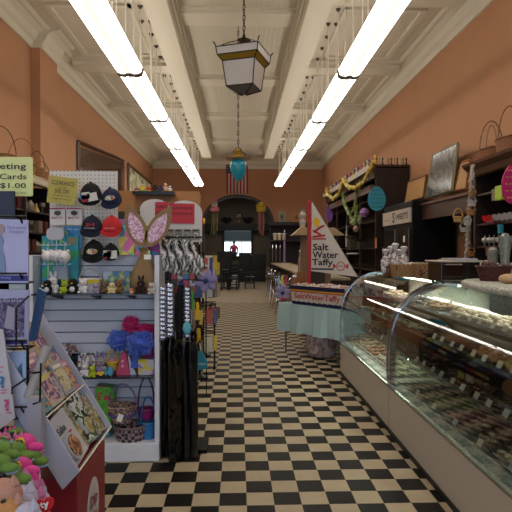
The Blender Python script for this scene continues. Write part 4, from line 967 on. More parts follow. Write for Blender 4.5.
# smooth the profile with a Catmull-Rom pass
def cr(p, k=4):
    o = []
    for i in range(len(p) - 1):
        a, b, c, d = [Vector(p[min(max(j, 0), len(p) - 1)]) for j in (i - 1, i, i + 1, i + 2)]
        for q in range(k):
            t = q / k; v = .5 * ((2 * b) + (c - a) * t + (2 * a - 5 * b + 4 * c - d) * t * t + (3 * b - a - 3 * c + d) * t ** 3); o.append((v.x, v.y))
    return o + [tuple(p[-1])]
GS = cr(GP)
PANE = glassmat('case glass', 'F4F6F3', 1.5, .02)
SPARK = printed('speckled frosting', ['9A9A90', 'B8BAB0', 'A8AAA0', 'D0D2CA'], 90, 'cells', .5)
EDGE = mat('A8B8C8', .12, 1)
def case(label, y0, y1, frost, lit):
    r = thing('display_case', label, 'display case', ((1.29 + XB) / 2, (y0 + y1) / 2, 0))
    bm = B(); box(bm, 1.29, XB - .02, y0 + .003, y1 - .003, .0, .38); obj('base_panel', bm, PANEL, r, bevel=.003)
    bm = B(); box(bm, 1.275, 1.289, y0 + .01, y1 - .01, 0, .03); obj('kick_strip', bm, BLACK, r)
    bm = B(); box(bm, 1.283, 1.31, y0, y1, .38, .395); obj('bottom_rail', bm, mat('9A9C90', .25, .9), r)
    bm = B(); box(bm, 1.31, 1.40, y0 + .01, y1 - .01, .381, .4); obj('vent_rail', bm, SPARK, r)
    bm = B(); skinprof(bm, GS, y0 + .02, y1 - .02, .006); obj('curved_glass', bm, [PANE, CLEARG], r, smooth=True)
    for y in (y0, y1 - .05):
        bm = B(); wd = .045
        th = []
        for i, (x, z) in enumerate(GS):
            a = Vector(GS[max(i - 1, 0)]); b = Vector(GS[min(i + 1, len(GS) - 1)]); t = (b - a).normalized(); th.append((x + t.y * wd, z - t.x * wd))
        prism(bm, [(x - .004, z + .004) for x, z in GS] + th[::-1], (0, y, 0), (1, 0, 0), (0, 0, 1), (0, .05, 0)); obj('end_frame', bm, EDGE, r, smooth=False)
        bm = B(); pts = [(GS[0][0] + .03, .4)] + [(x + .02, z - .02) for x, z in GS[4:]] + [(XB - .04, 1.26), (XB - .04, .4)]
        prism(bm, pts, (0, y + .008, 0), (1, 0, 0), (0, 0, 1), (0, .005, 0)); obj('end_glass', bm, CLEARG, r)
    bm = B(); box(bm, XB - .04, XB, y0, y1, .38, 1.27); obj('back_door', bm, mat('A89C8C' if lit else '2A2522', .5), r)  # light and dark copies: how bright the case looks is put into the colour
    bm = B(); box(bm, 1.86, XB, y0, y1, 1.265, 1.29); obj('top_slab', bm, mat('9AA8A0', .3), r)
    bm = B(); box(bm, 1.41, XB - .04, y0 + .03, y1 - .03, .385, .40); obj('deck', bm, mat('B8B4A8' if lit else '6A6860', .35), r)  # deck colour also made lighter in the lit case, glow painted in
    for z, x0 in ((.62, 1.46), (.81, 1.6), (1.0, 1.74)):
        bm = B(); box(bm, x0, XB - .04, y0 + .03, y1 - .03, z - .012, z); s = obj('shelf', bm, mat('1E1E1E', .3, .3), r)
        bm = B(); box(bm, x0 - .01, x0, y0 + .03, y1 - .03, z - .014, z + .012); obj('shelf_rail', bm, CHROME, s)
        for y in (y0 + .05, (y0 + y1) / 2, y1 - .07):
            bm = B(); prism(bm, [(XB - .04, z - .012), (x0 + .05, z - .012), (XB - .04, z - .08)], (0, y, 0), (1, 0, 0), (0, 0, 1), (0, .01, 0)); obj('bracket', bm, STEEL, s)
    bm = B(); cyl(bm, (1.95, y0 + .1, 1.235), (1.95, y1 - .1, 1.235), .013, n=8)
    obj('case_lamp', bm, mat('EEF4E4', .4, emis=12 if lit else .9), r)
    bm = B(); cyl(bm, (1.5, y0 + .1, .595), (1.5, y1 - .1, .595), .009, n=8); obj('deck_glow', bm, mat('EEF4E4', .4, emis=30 if lit else 1.6), r)  # extra glowing tube, added to brighten the deck
    return r
Y0, Y1, Y2 = 1.35, 4.47, 6.62
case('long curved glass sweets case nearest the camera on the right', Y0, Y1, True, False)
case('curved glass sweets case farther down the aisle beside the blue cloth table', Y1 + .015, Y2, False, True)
# trays, sweets and price tags
def piece(kind):
    bm = B()
    if kind == 'ball': sph(bm, (0, 0, .017), .019, (1, 1, .9), u=10, v=7)
    elif kind == 'square': box(bm, -.017, .017, -.014, .014, 0, .018); bmesh.ops.bevel(bm, geom=bm.edges[:], offset=.004, segments=1, affect='EDGES')
    elif kind == 'cluster':
        for q in range(5): sph(bm, (rnd(-.014, .014), rnd(-.014, .014), .012 + rnd(0, .008)), .012, u=7, v=5)
    elif kind == 'cup': lathe(bm, [(.012, 0), (.019, .014), (.016, .014), (.012, .02), (.004, .023)], n=10)
    elif kind == 'bar': box(bm, -.013, .013, -.025, .025, 0, .014); bmesh.ops.bevel(bm, geom=bm.edges[:], offset=.003, segments=1, affect='EDGES')
    return bm
protos = {}
KN = {'ball': ('truffle', 'round truffle'), 'square': ('chocolate_square', 'square chocolate'), 'cluster': ('nut_cluster', 'nut cluster'), 'cup': ('candy_cup', 'fluted candy cup'), 'bar': ('fudge_bar', 'fudge bar')}
COL = {'white': 'C8BC9C', 'peach': 'B88A68', 'pale yellow': 'C0B070', 'dark brown': '2A150D', 'milk brown': '56301C', 'caramel': '8A5A30', 'pink': 'A8606A', 'black': '120C0A', 'cream': 'B8AC90', 'red': '7A1818', 'lime': '8C9440', 'tan': '8A7458', 'grey': '6C6E78'}
TRAYM = mat('8C8A84', .3, .6); WTR = mat('B8B4AC', .5)
def tray(case_n, tier, k, x0, y0, z, w, d, kind, col, nx, ny, lighttray=False):
    side = 'near case' if case_n == 0 else 'far case'; tl = ['bottom deck', 'lowest shelf', 'middle shelf', 'top shelf'][tier]
    o_ = ['farthest', 'second farthest', 'third', 'fourth', 'fifth', 'sixth', 'seventh', 'eighth'][k]
    bm = B(); zb = z + .003
    box(bm, x0, x0 + w, y0, y0 + d, zb, zb + .004)
    for a in ((x0, x0 + .004, y0, y0 + d), (x0 + w - .004, x0 + w, y0, y0 + d), (x0, x0 + w, y0, y0 + .004), (x0, x0 + w, y0 + d - .004, y0 + d)): box(bm, *a, zb, zb + .016)
    pl = KN[kind][1] + 's'
    tag(obj('tray', bm, WTR if lighttray else TRAYM), 'tray of %s %s, %s on the %s, %s' % (col, pl, o_, tl, side), 'tray')
    g = '%s %s, %s tray, %s, %s' % (col, pl, o_, tl, side)
    if (kind, col) not in protos:
        bm = piece(kind); bm.transform(Matrix.Scale(1.3, 4))
    for i in range(nx):
        for j in range(ny):
            x = x0 + w * (i + .5) / nx; y = y0 + d * (j + .5) / ny
            if (kind, col) not in protos:
                o = obj(KN[kind][0], bm, mat(COL[col], .35), smooth=kind in ('ball', 'cup', 'cluster')); o.location = (x, y, zb + .005); protos[(kind, col)] = o
            else:
                o = protos[(kind, col)].copy(); C.objects.link(o); o.location = (x + rnd(-.003, .003), y + rnd(-.003, .003), zb + .005)
            o.rotation_euler.z = rnd(-.3, .3); o['label'] = '%s %s in the %s tray, %s, %s' % (col, KN[kind][1], o_, tl, side); o['category'] = 'sweet'; o['group'] = g
    # heap: a few on top
    if kind in ('ball', 'cluster'):
        for q in range(int(nx * ny * .5)):
            o = protos[(kind, col)].copy(); C.objects.link(o); o.location = (x0 + w * rnd(.2, .8), y0 + d * rnd(.12, .88), zb + .03); o['label'] = '%s %s in the %s tray, %s, %s' % (col, KN[kind][1], o_, tl, side); o['category'] = 'sweet'; o['group'] = g
    # price card
def pricetag(x, y, z, s=.045, case_n=0, k=0, where=''):
    bm = B(); cb(bm, (x, y, z + s * .45), (.003, s, s * .8), RY(.5)); tag(obj('price_card', bm, mat('E4E0D8', .5)), 'small white price card %s' % where, 'price card', 'price cards %s' % where)
near = {3: [('ball', 'white'), ('ball', 'cream'), ('cluster', 'cream'), ('square', 'cream')],
        2: [('square', 'caramel'), ('square', 'milk brown'), ('ball', 'peach'), ('ball', 'pale yellow'), ('square', 'red')],
        1: [('cluster', 'dark brown'), ('square', 'dark brown'), ('cluster', 'milk brown'), ('square', 'black'), ('cluster', 'grey')],
        0: [('square', 'dark brown'), ('cup', 'lime'), ('square', 'pink'), ('ball', 'milk brown'), ('cup', 'cream')]}
tiers = {3: (1.0, 1.76, .26, 4, 6), 2: (.81, 1.625, .2, 4, 7), 1: (.62, 1.48, .2, 4, 7), 0: (.40, 1.43, .3, 4, 5)}
for t in (3, 2, 1, 0):
    z, x0, w, nx, ny = tiers[t]; L = .36; k = 0; y = Y1 - .08 - L
    for (kd, cl) in near[t]:
        tray(0, t, k, x0, y, z, w, L - .03, kd, cl, nx, ny); 
        for q in range(2 if t else 1): pricetag(x0 - .018, y + .08 + q * .16, z + (.012 if t else .003), .055, 0, k, 'on the %s edge of the near case' % ['bottom deck', 'lowest shelf', 'middle shelf', 'top shelf'][t])
        y -= L; k += 1
        if y < 2.2: break
# darker second column on the middle shelf behind
far = {3: [('cluster', 'tan'), ('square', 'milk brown'), ('ball', 'dark brown'), ('cluster', 'caramel')],
       2: [('square', 'caramel'), ('cluster', 'tan'), ('square', 'milk brown'), ('cluster', 'tan')],
       1: [('square', 'dark brown'), ('cluster', 'black'), ('square', 'grey'), ('cluster', 'milk brown')],
       0: [('cluster', 'tan'), ('cluster', 'caramel'), ('cup', 'tan'), ('cluster', 'cream')]}
for t in (3, 2, 1, 0):
    z, x0, w, nx, ny = tiers[t]; L = .46; k = 0; y = Y2 - .1 - L
    for (kd, cl) in far[t]:
        tray(1, t, k, x0, y, z, w, L - .04, kd, cl, 3, 5, t == 0)
        pricetag(x0 - .018, y + .2, z + (.012 if t else .003), .05, 1, k, 'on the %s edge of the far case' % ['bottom deck', 'lowest shelf', 'middle shelf', 'top shelf'][t])
        y -= L; k += 1
pricetag(1.5, 3.05, .82, .06, where='standing tall among the dark chocolates of the near case') if False else None
area('case_fill_near', (1.9, (Y0 + Y1) / 2, 1.24), (0, -.35, 0), .04, 2.8, 7, (1, .95, .88))  # added area light without a fitting, lifts the near case interior
area('case_fill_far', (1.9, (Y1 + Y2) / 2, 1.24), (0, -.35, 0), .04, 1.9, 16, (1, .99, .95))  # likewise added without a fitting, strengthens the far case brightness
# ---------- things on top of the cases
ZT = 1.29
STW = woven('pale splint', 'A8845A', '80603C', 50)
def tray_basket(label, px0, px1, Y, d, h, m, mat_rim=None):
    a = P(px0, 270, Y).x; b = P(px1, 270, Y).x
    r = thing('splint_basket', label, 'basket', ((a + b) / 2, Y + d / 2, ZT))
    bm = B(); t = .012; f = .02
    def wall(p, q, nx_, ny_):
        v = [bm.verts.new(k_) for k_ in ((p[0], p[1], ZT), (q[0], q[1], ZT), (q[0] + f * nx_ , q[1] + f * ny_, ZT + h), (p[0] + f * nx_, p[1] + f * ny_, ZT + h))]; bm.faces.new(v)
    for p, q, n_ in (((a, Y), (b, Y), (0, -1)), ((b, Y), (b, Y + d), (1, 0)), ((b, Y + d), (a, Y + d), (0, 1)), ((a, Y + d), (a, Y), (-1, 0))): wall(p, q, *n_)
    sol(bm, thickness=.008)
    box(bm, a, b, Y, Y + d, ZT, ZT + .008); obj('body', bm, m, r)
    bm = B(); tube(bm, [(a - .01, Y - .01, ZT + h), (b + .01, Y - .01, ZT + h), (b + .01, Y + d + .01, ZT + h), (a - .01, Y + d + .01, ZT + h)], .008, 6, True); obj('rim', bm, mat_rim or m, r)
    return a, b, r
a, b, r = tray_basket('small brown splint basket of cellophane bags at the far end of the case top', 389, 398, 5.15, .2, .1, woven('brown splint', '8A5430', '5A3418', 50))
a, b, r = tray_basket('long pale splint basket of wrapped sweets on the case top', 397, 420, 4.95, .25, .12, STW)
a2, b2, r2 = tray_basket('long pale splint basket with a brown card, next to the black toaster oven', 419, 440, 4.8, .25, .13, STW)
bm = B(); cb(bm, P(421.5, 273, 4.74), (.05, .004, .06), RY(.5)); tag(obj('brown_card', bm, printed('brown card print', ['3A1810', '5A2A1C', '8A6A58'], 50)), 'small dark brown diamond card on the front of the splint basket', 'card')
SACK = printed('treat bag', ['C8C0B8', '8A7A74', 'D8D0CC', 'A89890'], 55, 'cells', .25)
def treatbag(label, c, h, m=SACK, w=.035, group=None):
    c = Vector(c); r = thing('treat_bag', label, 'bag', c, 0, group)
    bm = B(); lathe(bm, [(w * .8, 0), (w * 1.15, h * .25), (w * 1.1, h * .55), (w * .3, h * .74)], c, 10, sy=.7); obj('pouch', bm, m, r, smooth=True)
    bm = B(); lathe(bm, [(w * .25, h * .73), (w * .9, h * .95), (w * .5, h)], c, 8); obj('gathered_top', bm, mat('C8C4C4', .3, alpha=.9), r, smooth=True)
    bm = B(); lathe(bm, [(w * .27, h * .7), (w * .3, h * .73), (w * .26, h * .76)], c, 10); obj('tie', bm, mat('7A2A3A'), r)
    return r
for i, px in enumerate((390, 395, 400, 404.5, 409)):
    treatbag('tied cellophane treat bag, %s in the row at the far case end' % ['first', 'second', 'third', 'fourth', 'last'][i], (P(px, 250, 5.05 + .06 * (i % 2)).x, 5.2 + .05 * (i % 2), ZT + .03), .24 + .03 * (i % 3), w=.042)
for i in range(9):
    px = 409 + i * 3.4; c = Vector((P(px, 262, 4.95).x, 5.0, ZT + .11)); bm = B(); sph(bm, c, .035, (1.1, .9, .8), RY(rnd(-1, 1)), 10, 7)
    tag(obj('wrapped_candy', bm, [mat('A8A094', .3), mat('6A7A5C', .3), mat('5C3A34', .3)][i // 3] if i != 1 else WHITE, smooth=True), '%s wrapped candy heaped in the long splint baskets' % ['pale', 'green', 'reddish'][[0, 2, 1][i % 3] if False else i // 3 if i // 3 < 1 else (2 if i // 3 == 2 else 1)], 'sweet', 'candies heaped in the splint baskets')
c = Vector((P(451, 262, 4.6).x, 4.75, ZT + .1))
bm = B(); sph(bm, c, .11, (1.25, .8, .75)); bmesh.ops.delete(bm, geom=[v for v in bm.verts if v.co.z < c.z - .03], context='VERTS'); bmesh.ops.holes_fill(bm, edges=bm.edges[:])
tag(obj('glass_dome', bm, mat('B8B0A4', .15, alpha=.7), smooth=True), 'domed clear plastic cover behind the toaster oven', 'dome')
# toaster oven
TY = 4.0
a = P(441, 283, TY); b = P(462, 263, TY); x1 = P(487, 263, TY).x
r = thing('toaster_oven', 'black toaster oven with white boards on top, standing on the glass case', 'oven', ((a.x + x1) / 2, TY + .15, ZT))
h = b.z - ZT + .005
bm = B(); box(bm, a.x, x1, TY, TY + .28, ZT + .015, ZT + h); obj('body', bm, BLACKG, r, bevel=.006)
bm = B(); box(bm, a.x + .02, b.x - .01, TY - .006, TY, ZT + .04, ZT + h - .025); obj('window', bm, mat('2A1A14', .1), r)
bm = B(); tube(bm, [(a.x + .02, TY - .0, ZT + h - .015), (a.x + .02, TY - .025, ZT + h - .015), (b.x - .01, TY - .025, ZT + h - .015), (b.x - .01, TY, ZT + h - .015)], .005, 6); obj('handle', bm, CHROME, r)
bm = B(); box(bm, a.x + .01, b.x, TY - .012, TY, ZT + .02, ZT + .032); obj('chrome_trim', bm, CHROME, r)
for i in range(3):
    bm = B(); cyl(bm, (x1 - .05, TY, ZT + .05 + .04 * i), (x1 - .05, TY - .015, ZT + .05 + .04 * i), .012); obj('knob', bm, STEEL, r)
for dx in (a.x + .03, x1 - .03):
    for yy in (TY + .03, TY + .25): bm = B(); cyl(bm, (dx, yy, ZT), (dx, yy, ZT + .016), .012); obj('foot', bm, BLACK, r)
bm = B(); box(bm, a.x - .02, x1 - .01, TY - .03, TY + .3, ZT + h + .001, ZT + h + .013); tag(obj('cutting_board', bm, mat('B8A898', .5), bevel=.003), 'pale flat board lying on the toaster oven', 'board')
bm = B(); box(bm, a.x + .1, x1 - .07, TY + .0, TY + .26, ZT + h + .014, ZT + h + .03); tag(obj('serving_tray', bm, mat('A09AA8', .4), bevel=.004), 'smaller lilac grey tray on top of the pale board', 'tray')
# frosted plastic liner tray and dark red basket at the right
r = thing('speckled_tray', 'long grey speckled tray with a rounded lip on the near case top', 'tray', (1.8, 3.35, ZT))
bm = B(); prism(bm, [(1.47, 2.4), (2.15, 2.4), (2.15, 3.95), (1.8, 3.95), (1.68, 3.88), (1.58, 3.7), (1.51, 3.3)], (0, 0, ZT + .0), (1, 0, 0), (0, 1, 0), (0, 0, .045)); obj('tray_body', bm, SPARK, r, bevel=.015)
WR = woven('dark red wicker', '5A1E18', '2A0C0A', 70)
c = Vector((1.78, 3.62, ZT + .046)); r = basket('red_wicker_basket', 'dark red brown wicker basket on the speckled tray', c, .095, .07, .1, WR, False, rimm=mat('3A1410', .5), flare=1.3)
bm = B()
for i in range(10): sph(bm, c + Vector((rnd(-.07, .07), rnd(-.05, .05), .1 + rnd(0, .02))), .02, u=8, v=6)
o = obj('basket_filling', bm, printed('chocolate filling', ['2A100C', 'B8A89C', '5A2018', '1A0A08'], 50, 'cells'), r); o['kind'] = 'stuff'
c = Vector((2.0, 3.75, ZT + .04)); bm = B(); lathe(bm, [(.1, 0), (.09, .06), (.04, .12), (.01, .14)], c, 12); tag(obj('paper_mound', bm, mat('B4ACA4', .8, bump=(30, .8)), smooth=True), 'crumpled pale paper mound behind the red wicker basket', 'paper')
for i, (x, y, hx, lb, s) in enumerate(((1.73, 3.32, 'C88A38', 'orange and yellow', .06), (1.83, 3.3, 'B8904A', 'golden', .05), (1.8, 3.2, '5A6A88', 'small blue grey', .035), (1.9, 3.15, '8A9A48', 'lime green', .055), (1.95, 3.3, 'A8A498', 'silvery white', .065))):
    bm = B(); sph(bm, (x, y, ZT + .046 + s * .5), s, (1.1, .9, .55), RZ(rnd(0, 3)), 12, 8); bmesh.ops.bevel
    tag(obj('wrapped_treat', bm, printed('treat wrap %d' % i, [hx, 'A89A88', hx], 30), smooth=True), '%s wrapped treat on the speckled tray, %s' % (lb, 'right of the dark red basket'), 'sweet')
for i, (px, Y, h, lb) in enumerate(((493, 3.9, .26, 'tall clear glass vase stuffed with pale sweets'), (505, 3.75, .36, 'tallest glass vase of pale wrapped sweets at the right edge'), (487, 4.1, .16, 'short green tinted glass tumbler left of the tall vases'))):
    c = Vector((P(px, 250, Y).x, Y, ZT)); r = thing('glass_vase', lb, 'vase', c)
    bm = B(); lathe(bm, [(.03, 0), (.034, .02), (.032, h * .5), (.046, h), (.043, h), (.029, h * .5), (.029, .02)], c, 16); obj('glass', bm, mat('8A8E84' if i < 2 else '6A7A70', .1, alpha=.55), r, smooth=True)
    bm = B(); lathe(bm, [(.025, .02), (.027, h * .5), (.038, h * .95), (.02, h + .02)], c, 12); obj('sweets_inside', bm, printed('pale sweets %d' % i, ['8A8478', 'B0A898', '6A6258', 'C0B8AC'], 45, 'cells'), r)
# ---------- string of little hanging baskets on the near cabinet post
XC = 3.0
# near tall cabinet
NY0, NY1 = 3.2, 6.65; NZ = PX(490, 159, XC).z
def cabinet(name, label, x0, y0, y1, z1, shelves, crown, kind='open'):
    r = thing(name, label, 'cabinet', ((x0 + W) / 2, (y0 + y1) / 2, 0))
    bm = B(); box(bm, W - .04, W - .01, y0, y1, 0, z1 - .06); obj('back_panel', bm, mat('0E0807', .6), r)
    bm = B(); box(bm, x0, W - .04, y0, y0 + .05, 0, z1 - .06); obj('end_panel', bm, DKWOOD, r)
    bm = B(); box(bm, x0, W - .04, y1 - .05, y1, 0, z1 - .06); obj('end_panel', bm, DKWOOD, r)
    bm = B(); box(bm, x0, W - .04, y0 + .05, y1 - .05, 0, .95); obj('lower_cupboard', bm, DKWOOD, r)
    n = max(1, int((y1 - y0) / 1.3))
    for i in range(1, n):
        y = y0 + (y1 - y0) * i / n; bm = B(); box(bm, x0, x0 + .05, y - .03, y + .03, .95, z1 - .1); obj('post', bm, DKWOOD2, r)
    for z in shelves:
        bm = B(); box(bm, x0 + .02, W - .04, y0 + .05, y1 - .05, z - .025, z); obj('shelf', bm, DKWOOD2, r)
    bm = B(); c = crown; prism(bm, [(0, 0), (-.04, .02), (-.06, c * .5), (-.12, c * .8), (-.13, c), (W - x0 - .02, c), (W - x0 - .02, c - .05), (.0, c - .05)], (x0, y0 - .06, z1 - c), (1, 0, 0), (0, 0, 1), (0, y1 - y0 + .12, 0)); obj('crown_moulding', bm, mat('5A3A26', .4, var=.2) if kind == 'open' else DKWOOD2, r)
    return r
cabinet('wall_cabinet', 'tall dark shop cabinet with open shelves at the right frame edge', XC, NY0, NY1, NZ, [.97, 1.3, PX(495, 246, XC).z, PX(495, 222, XC).z, 2.25], .17)
zA = PX(495, 222, XC).z; zBq = PX(495, 246, XC).z
HEART = mat('B01A1C', .2); SIL = mat('A8A4A0', .25, .5)
for row, (z, n0, lab) in enumerate(((zA, 8, 'upper'), (zBq, 8, 'lower'))):
    for i in range(n0):
        px = 486 + i * 5.2 if row == 0 else 484 + i * 4.6
        p = PX(px, 250, XC + .08); red = (row == 0 and i < 2)
        r = thing('candy_heart' if row == 0 else 'candy_apple', '%s, %s on the %s visible shelf of the right cabinet' % (('glossy red foil heart' if red else 'silvery foil heart') if row == 0 else 'white candy apple on a dish', ['first', 'second', 'third', 'fourth', 'fifth', 'sixth', 'seventh', 'eighth'][i], lab), 'sweet', (XC + .1, p.y, z), 0, 'foil hearts and apples on the right cabinet')
        bm = B(); pts = []
        if row == 0:
            for q in range(24):
                t = 2 * PI * q / 24; pts.append((.0037 * 16 * math.sin(t) ** 3 * .9,   .0037 * (13 * math.cos(t) - 5 * math.cos(2 * t) - 2 * math.cos(3 * t) - math.cos(4 * t)) + .06))
            prism(bm, pts, (XC + .08, p.y, z), (.8, -.6, 0), (0, 0, 1), (.02, .026, 0)); obj('heart', bm, HEART if red else SIL, r, bevel=.01)
            bm = B(); box(bm, XC + .05, XC + .12, p.y - .03, p.y + .03, z, z + .012); obj('stand', bm, BLACK, r)
        else:
            sph(bm, (XC + .09, p.y, z + .075), .04, (1, 1, .9)); obj('apple', bm, mat('B4B0A8', .2), r, smooth=True)
            bm = B(); lathe(bm, [(.025, 0), (.007, .01), (.007, .025), (.035, .04)], (XC + .09, p.y, z), 12); obj('dish', bm, SIL, r, smooth=True)
            bm = B(); cyl(bm, (XC + .09, p.y, z + .105), (XC + .09, p.y, z + .14), .003, n=5); obj('stick', bm, WHITE, r)
for i, (px, py, w, h, m, lb, nm) in enumerate(((500, 193, .16, .17, 'A8C030', 'lime green box high in the right cabinet', 'lime_box'), (495, 195, .08, .14, '6A6048', 'dull olive box beside the lime box in the right cabinet', 'olive_box'), (500.5, 229, .045, .1, '2A90A0', 'small turquoise card below the red hearts', 'turquoise_card'), (492, 222.5, .16, .04, '5A1410', 'dark red berry garland bundle under the foil hearts', 'berry_bundle'), (490, 252, .14, .1, '6A1A18', 'small red and white gift bundle under the candy apples', 'gift_bundle'))):
    p = PX(px, py, XC + .0 + (.04 if i < 2 else -.03)); bm = B(); cb(bm, p, (.05, w, h)); tag(obj(nm, bm, mat(m, .5), bevel=.006), lb, 'box' if i < 2 else ('card' if i == 2 else 'decoration'))
# egg cut-outs
def egg_sign(label, px, py, w, h, Y, base, ink, hang=.25, rz=0, star=False):
    c = P(px, py, Y); r = thing('egg_decoration', label, 'decoration', c - Vector((0, 0, h / 2)), 0)
    pts = [(w / 2 * math.cos(t) * (1 - .12 * math.sin(t)), h / 2 * math.sin(t)) for t in [2 * PI * i / 32 for i in range(32)]]
    u = RZ(rz) @ Vector((1, 0, 0)); nrm = RZ(rz) @ Vector((0, 1, 0))
    bm = B(); prism(bm, pts, c, u, (0, 0, 1), nrm * .014); obj('egg_board', bm, base, r)
    bm = B(); f = c - nrm * .003
    for row in range(5):
        zc = (row - 2) * h * .17; ww = w * .5 * math.sqrt(max(.05, 1 - (zc / (h / 2)) ** 2)) * .8
        n = 5 if row % 2 == 0 else 4
        for i in range(n):
            q = f + u * (ww * (2 * (i + .5) / n - 1)) + Vector((0, 0, zc)); s = w * .045
            prism(bm, [(0, -s), (s, 0), (0, s), (-s, 0)] if row % 2 == 0 else [(-s * 1.5, -s * .35), (s * 1.5, -s * .35), (s * 1.5, s * .35), (-s * 1.5, s * .35)], q, u, (0, 0, 1), nrm * .003)
    o = obj('cutout_pattern', bm, ink, r)
    bm = B(); cyl(bm, c + Vector((0, 0, h / 2 - .005)), c + Vector((0, 0, h / 2 + hang)), .004, n=5); obj('hanging_cord', bm, mat('4A3A28'), r)
    return r
egg_sign('turquoise cut-out egg hanging from the corner of the garlanded cabinet', 376.8, 198.5, .37, .51, 10.9, mat('2A8AA0', .5), mat('15404C', .6))
egg_sign('purple egg hanging at the far end of the garlanded cabinet', 329.3, 213.5, .22, .55, 16.7, mat('7A4A98', .5), mat('55306C', .6))
egg_sign('large magenta egg cut by the right frame edge', 514, 184, .25, .41, 5.3, mat('B81C60', .5), mat('C8A830', .5), .2)
# ---------- wooden ledge with leaning frames, dark cooler with SWEETS sign
LX = 3.1; zl = PX(440, 198.5, LX).z
r = thing('wall_ledge', 'long brown wooden ledge holding leaning picture frames on the right wall', 'ledge', ((LX + W) / 2, 9.1, zl - .2))
bm = B(); box(bm, LX, W - .01, 7.0, 11.3, zl - .04, zl); obj('ledge_top', bm, mat('5A3822', .45, var=.2), r)
bm = B(); box(bm, LX + .03, LX + .06, 7.0, 11.3, zl - .28, zl - .04); obj('fascia', bm, mat('3E2416', .45, var=.2), r)
for y in (7.05, 11.2): 
    bm = B(); box(bm, LX + .05, W - .01, y, y + .08, 0, zl - .04); obj('support', bm, DKWOOD, r)
def leanframe(name, label, cat, pts, X, m, fm, fw=.06):
    """pts: four corners in the picture, on the plane X"""
    q = [PX(px, py, X) for px, py in pts]; c = sum(q, Vector()) / 4
    r = thing(name, label, cat, (X, c.y, min(v.z for v in q)))
    bm = B(); vs = [bm.verts.new(v) for v in q]; bm.faces.new(vs); sol(bm, thickness=.02); obj('picture', bm, m, r)
    bm = B()
    for i in range(4): cyl(bm, q[i], q[(i + 1) % 4], fw / 2, n=4)
    obj('frame', bm, fm, r); return r
leanframe('framed_picture', 'small wooden framed tan board leaning left of the big picture', 'picture', [(405.5, 203), (409, 182.5), (427, 175.5), (424, 197)], 3.5, mat('B08450', .6, var=.1), mat('6A4226', .4))
leanframe('framed_picture', 'large grey framed photograph reflecting a ceiling light, leaning on the ledge', 'picture', [(426, 198), (434, 155), (458, 143.5), (452.5, 190)], 3.48, printed('faded photograph', ['56524A', '6E6A60', '4A463E', '7A766C'], 3, 'noise', .15), mat('8A8268', .4))
leanframe('framed_picture', 'narrow wooden frame right of the big picture, behind the hanging baskets', 'picture', [(456, 190.5), (462, 163), (471, 160), (467, 188)], 3.5, mat('B08450', .6, var=.1), mat('8A5A30', .4))
# cooler
cx0 = 2.95; cy0 = PX(412, 207, cx0).y; cy1 = PX(384, 213, cx0).y; cz = PX(412, 203, cx0).z
r = thing('drinks_cooler', 'tall black cooler with glass doors and a cream sweets sign', 'cooler', ((cx0 + W) / 2, (cy0 + cy1) / 2, 0))
bm = B(); box(bm, cx0, W - .05, cy0, cy1, .05, cz + .05); obj('cabinet_body', bm, mat('050505', .5, spec=.2), r, bevel=.01)
bm = B(); box(bm, cx0 + .02, W - .07, cy0 + .02, cy1 - .02, 0, .05); obj('plinth', bm, BLACK, r)
zs0 = PX(412, 222, cx0).z; zs1 = PX(412, 207, cx0).z
bm = B(); box(bm, cx0 - .03, cx0, cy0 + .02, cy1 - .02, zs0, zs1); sg = obj('sign_panel', bm, mat('B0A698', .5), r, label='cream lettered sign panel')
yc = (cy0 + cy1) / 2
text('WEETS', (cx0 - .032, cy0 + (cy1 - cy0) * .27, (zs0 + zs1) / 2), (cy1 - cy0) * .42, (zs1 - zs0) * .42, mat('2A1818'), sg, (0, -1, 0), (0, 0, 1), .01)
text('S', (cx0 - .032, cy0 + (cy1 - cy0) * .555, (zs0 + zs1) / 2), (cy1 - cy0) * .1, (zs1 - zs0) * .75, mat('1A0C0C'), sg, (0, -1, 0), (0, 0, 1), .02)
text('Shoppe', (cx0 - .032, cy0 + (cy1 - cy0) * .8, (zs0 + zs1) / 2 - .03), (cy1 - cy0) * .22, (zs1 - zs0) * .2, mat('8A5A40'), sg, (0, -1, 0), (0, 0, 1), 0)
for i in range(2):
    y0 = cy0 + .06 + i * (cy1 - cy0 - .1) / 2; y1 = y0 + (cy1 - cy0 - .14) / 2
    bm = B(); box(bm, cx0 - .02, cx0 - .001, y0, y1, .3, zs0 - .1); d = obj('glass_door', bm, mat('23211F', .12), r)
    bm = B(); box(bm, cx0 - .035, cx0 - .02, y0, y0 + .035, .3, zs0 - .1); obj('door_frame', bm, STEEL, d)
    bm = B(); cyl(bm, (cx0 - .05, y1 - .04, 1.2), (cx0 - .05, y1 - .04, 1.6), .01); obj('handle', bm, STEEL, d)
bm = B(); cb(bm, PX(404, 239, cx0 - .045), (.003, .09, .11)); obj('paper_notice', bm, WHITE, r)
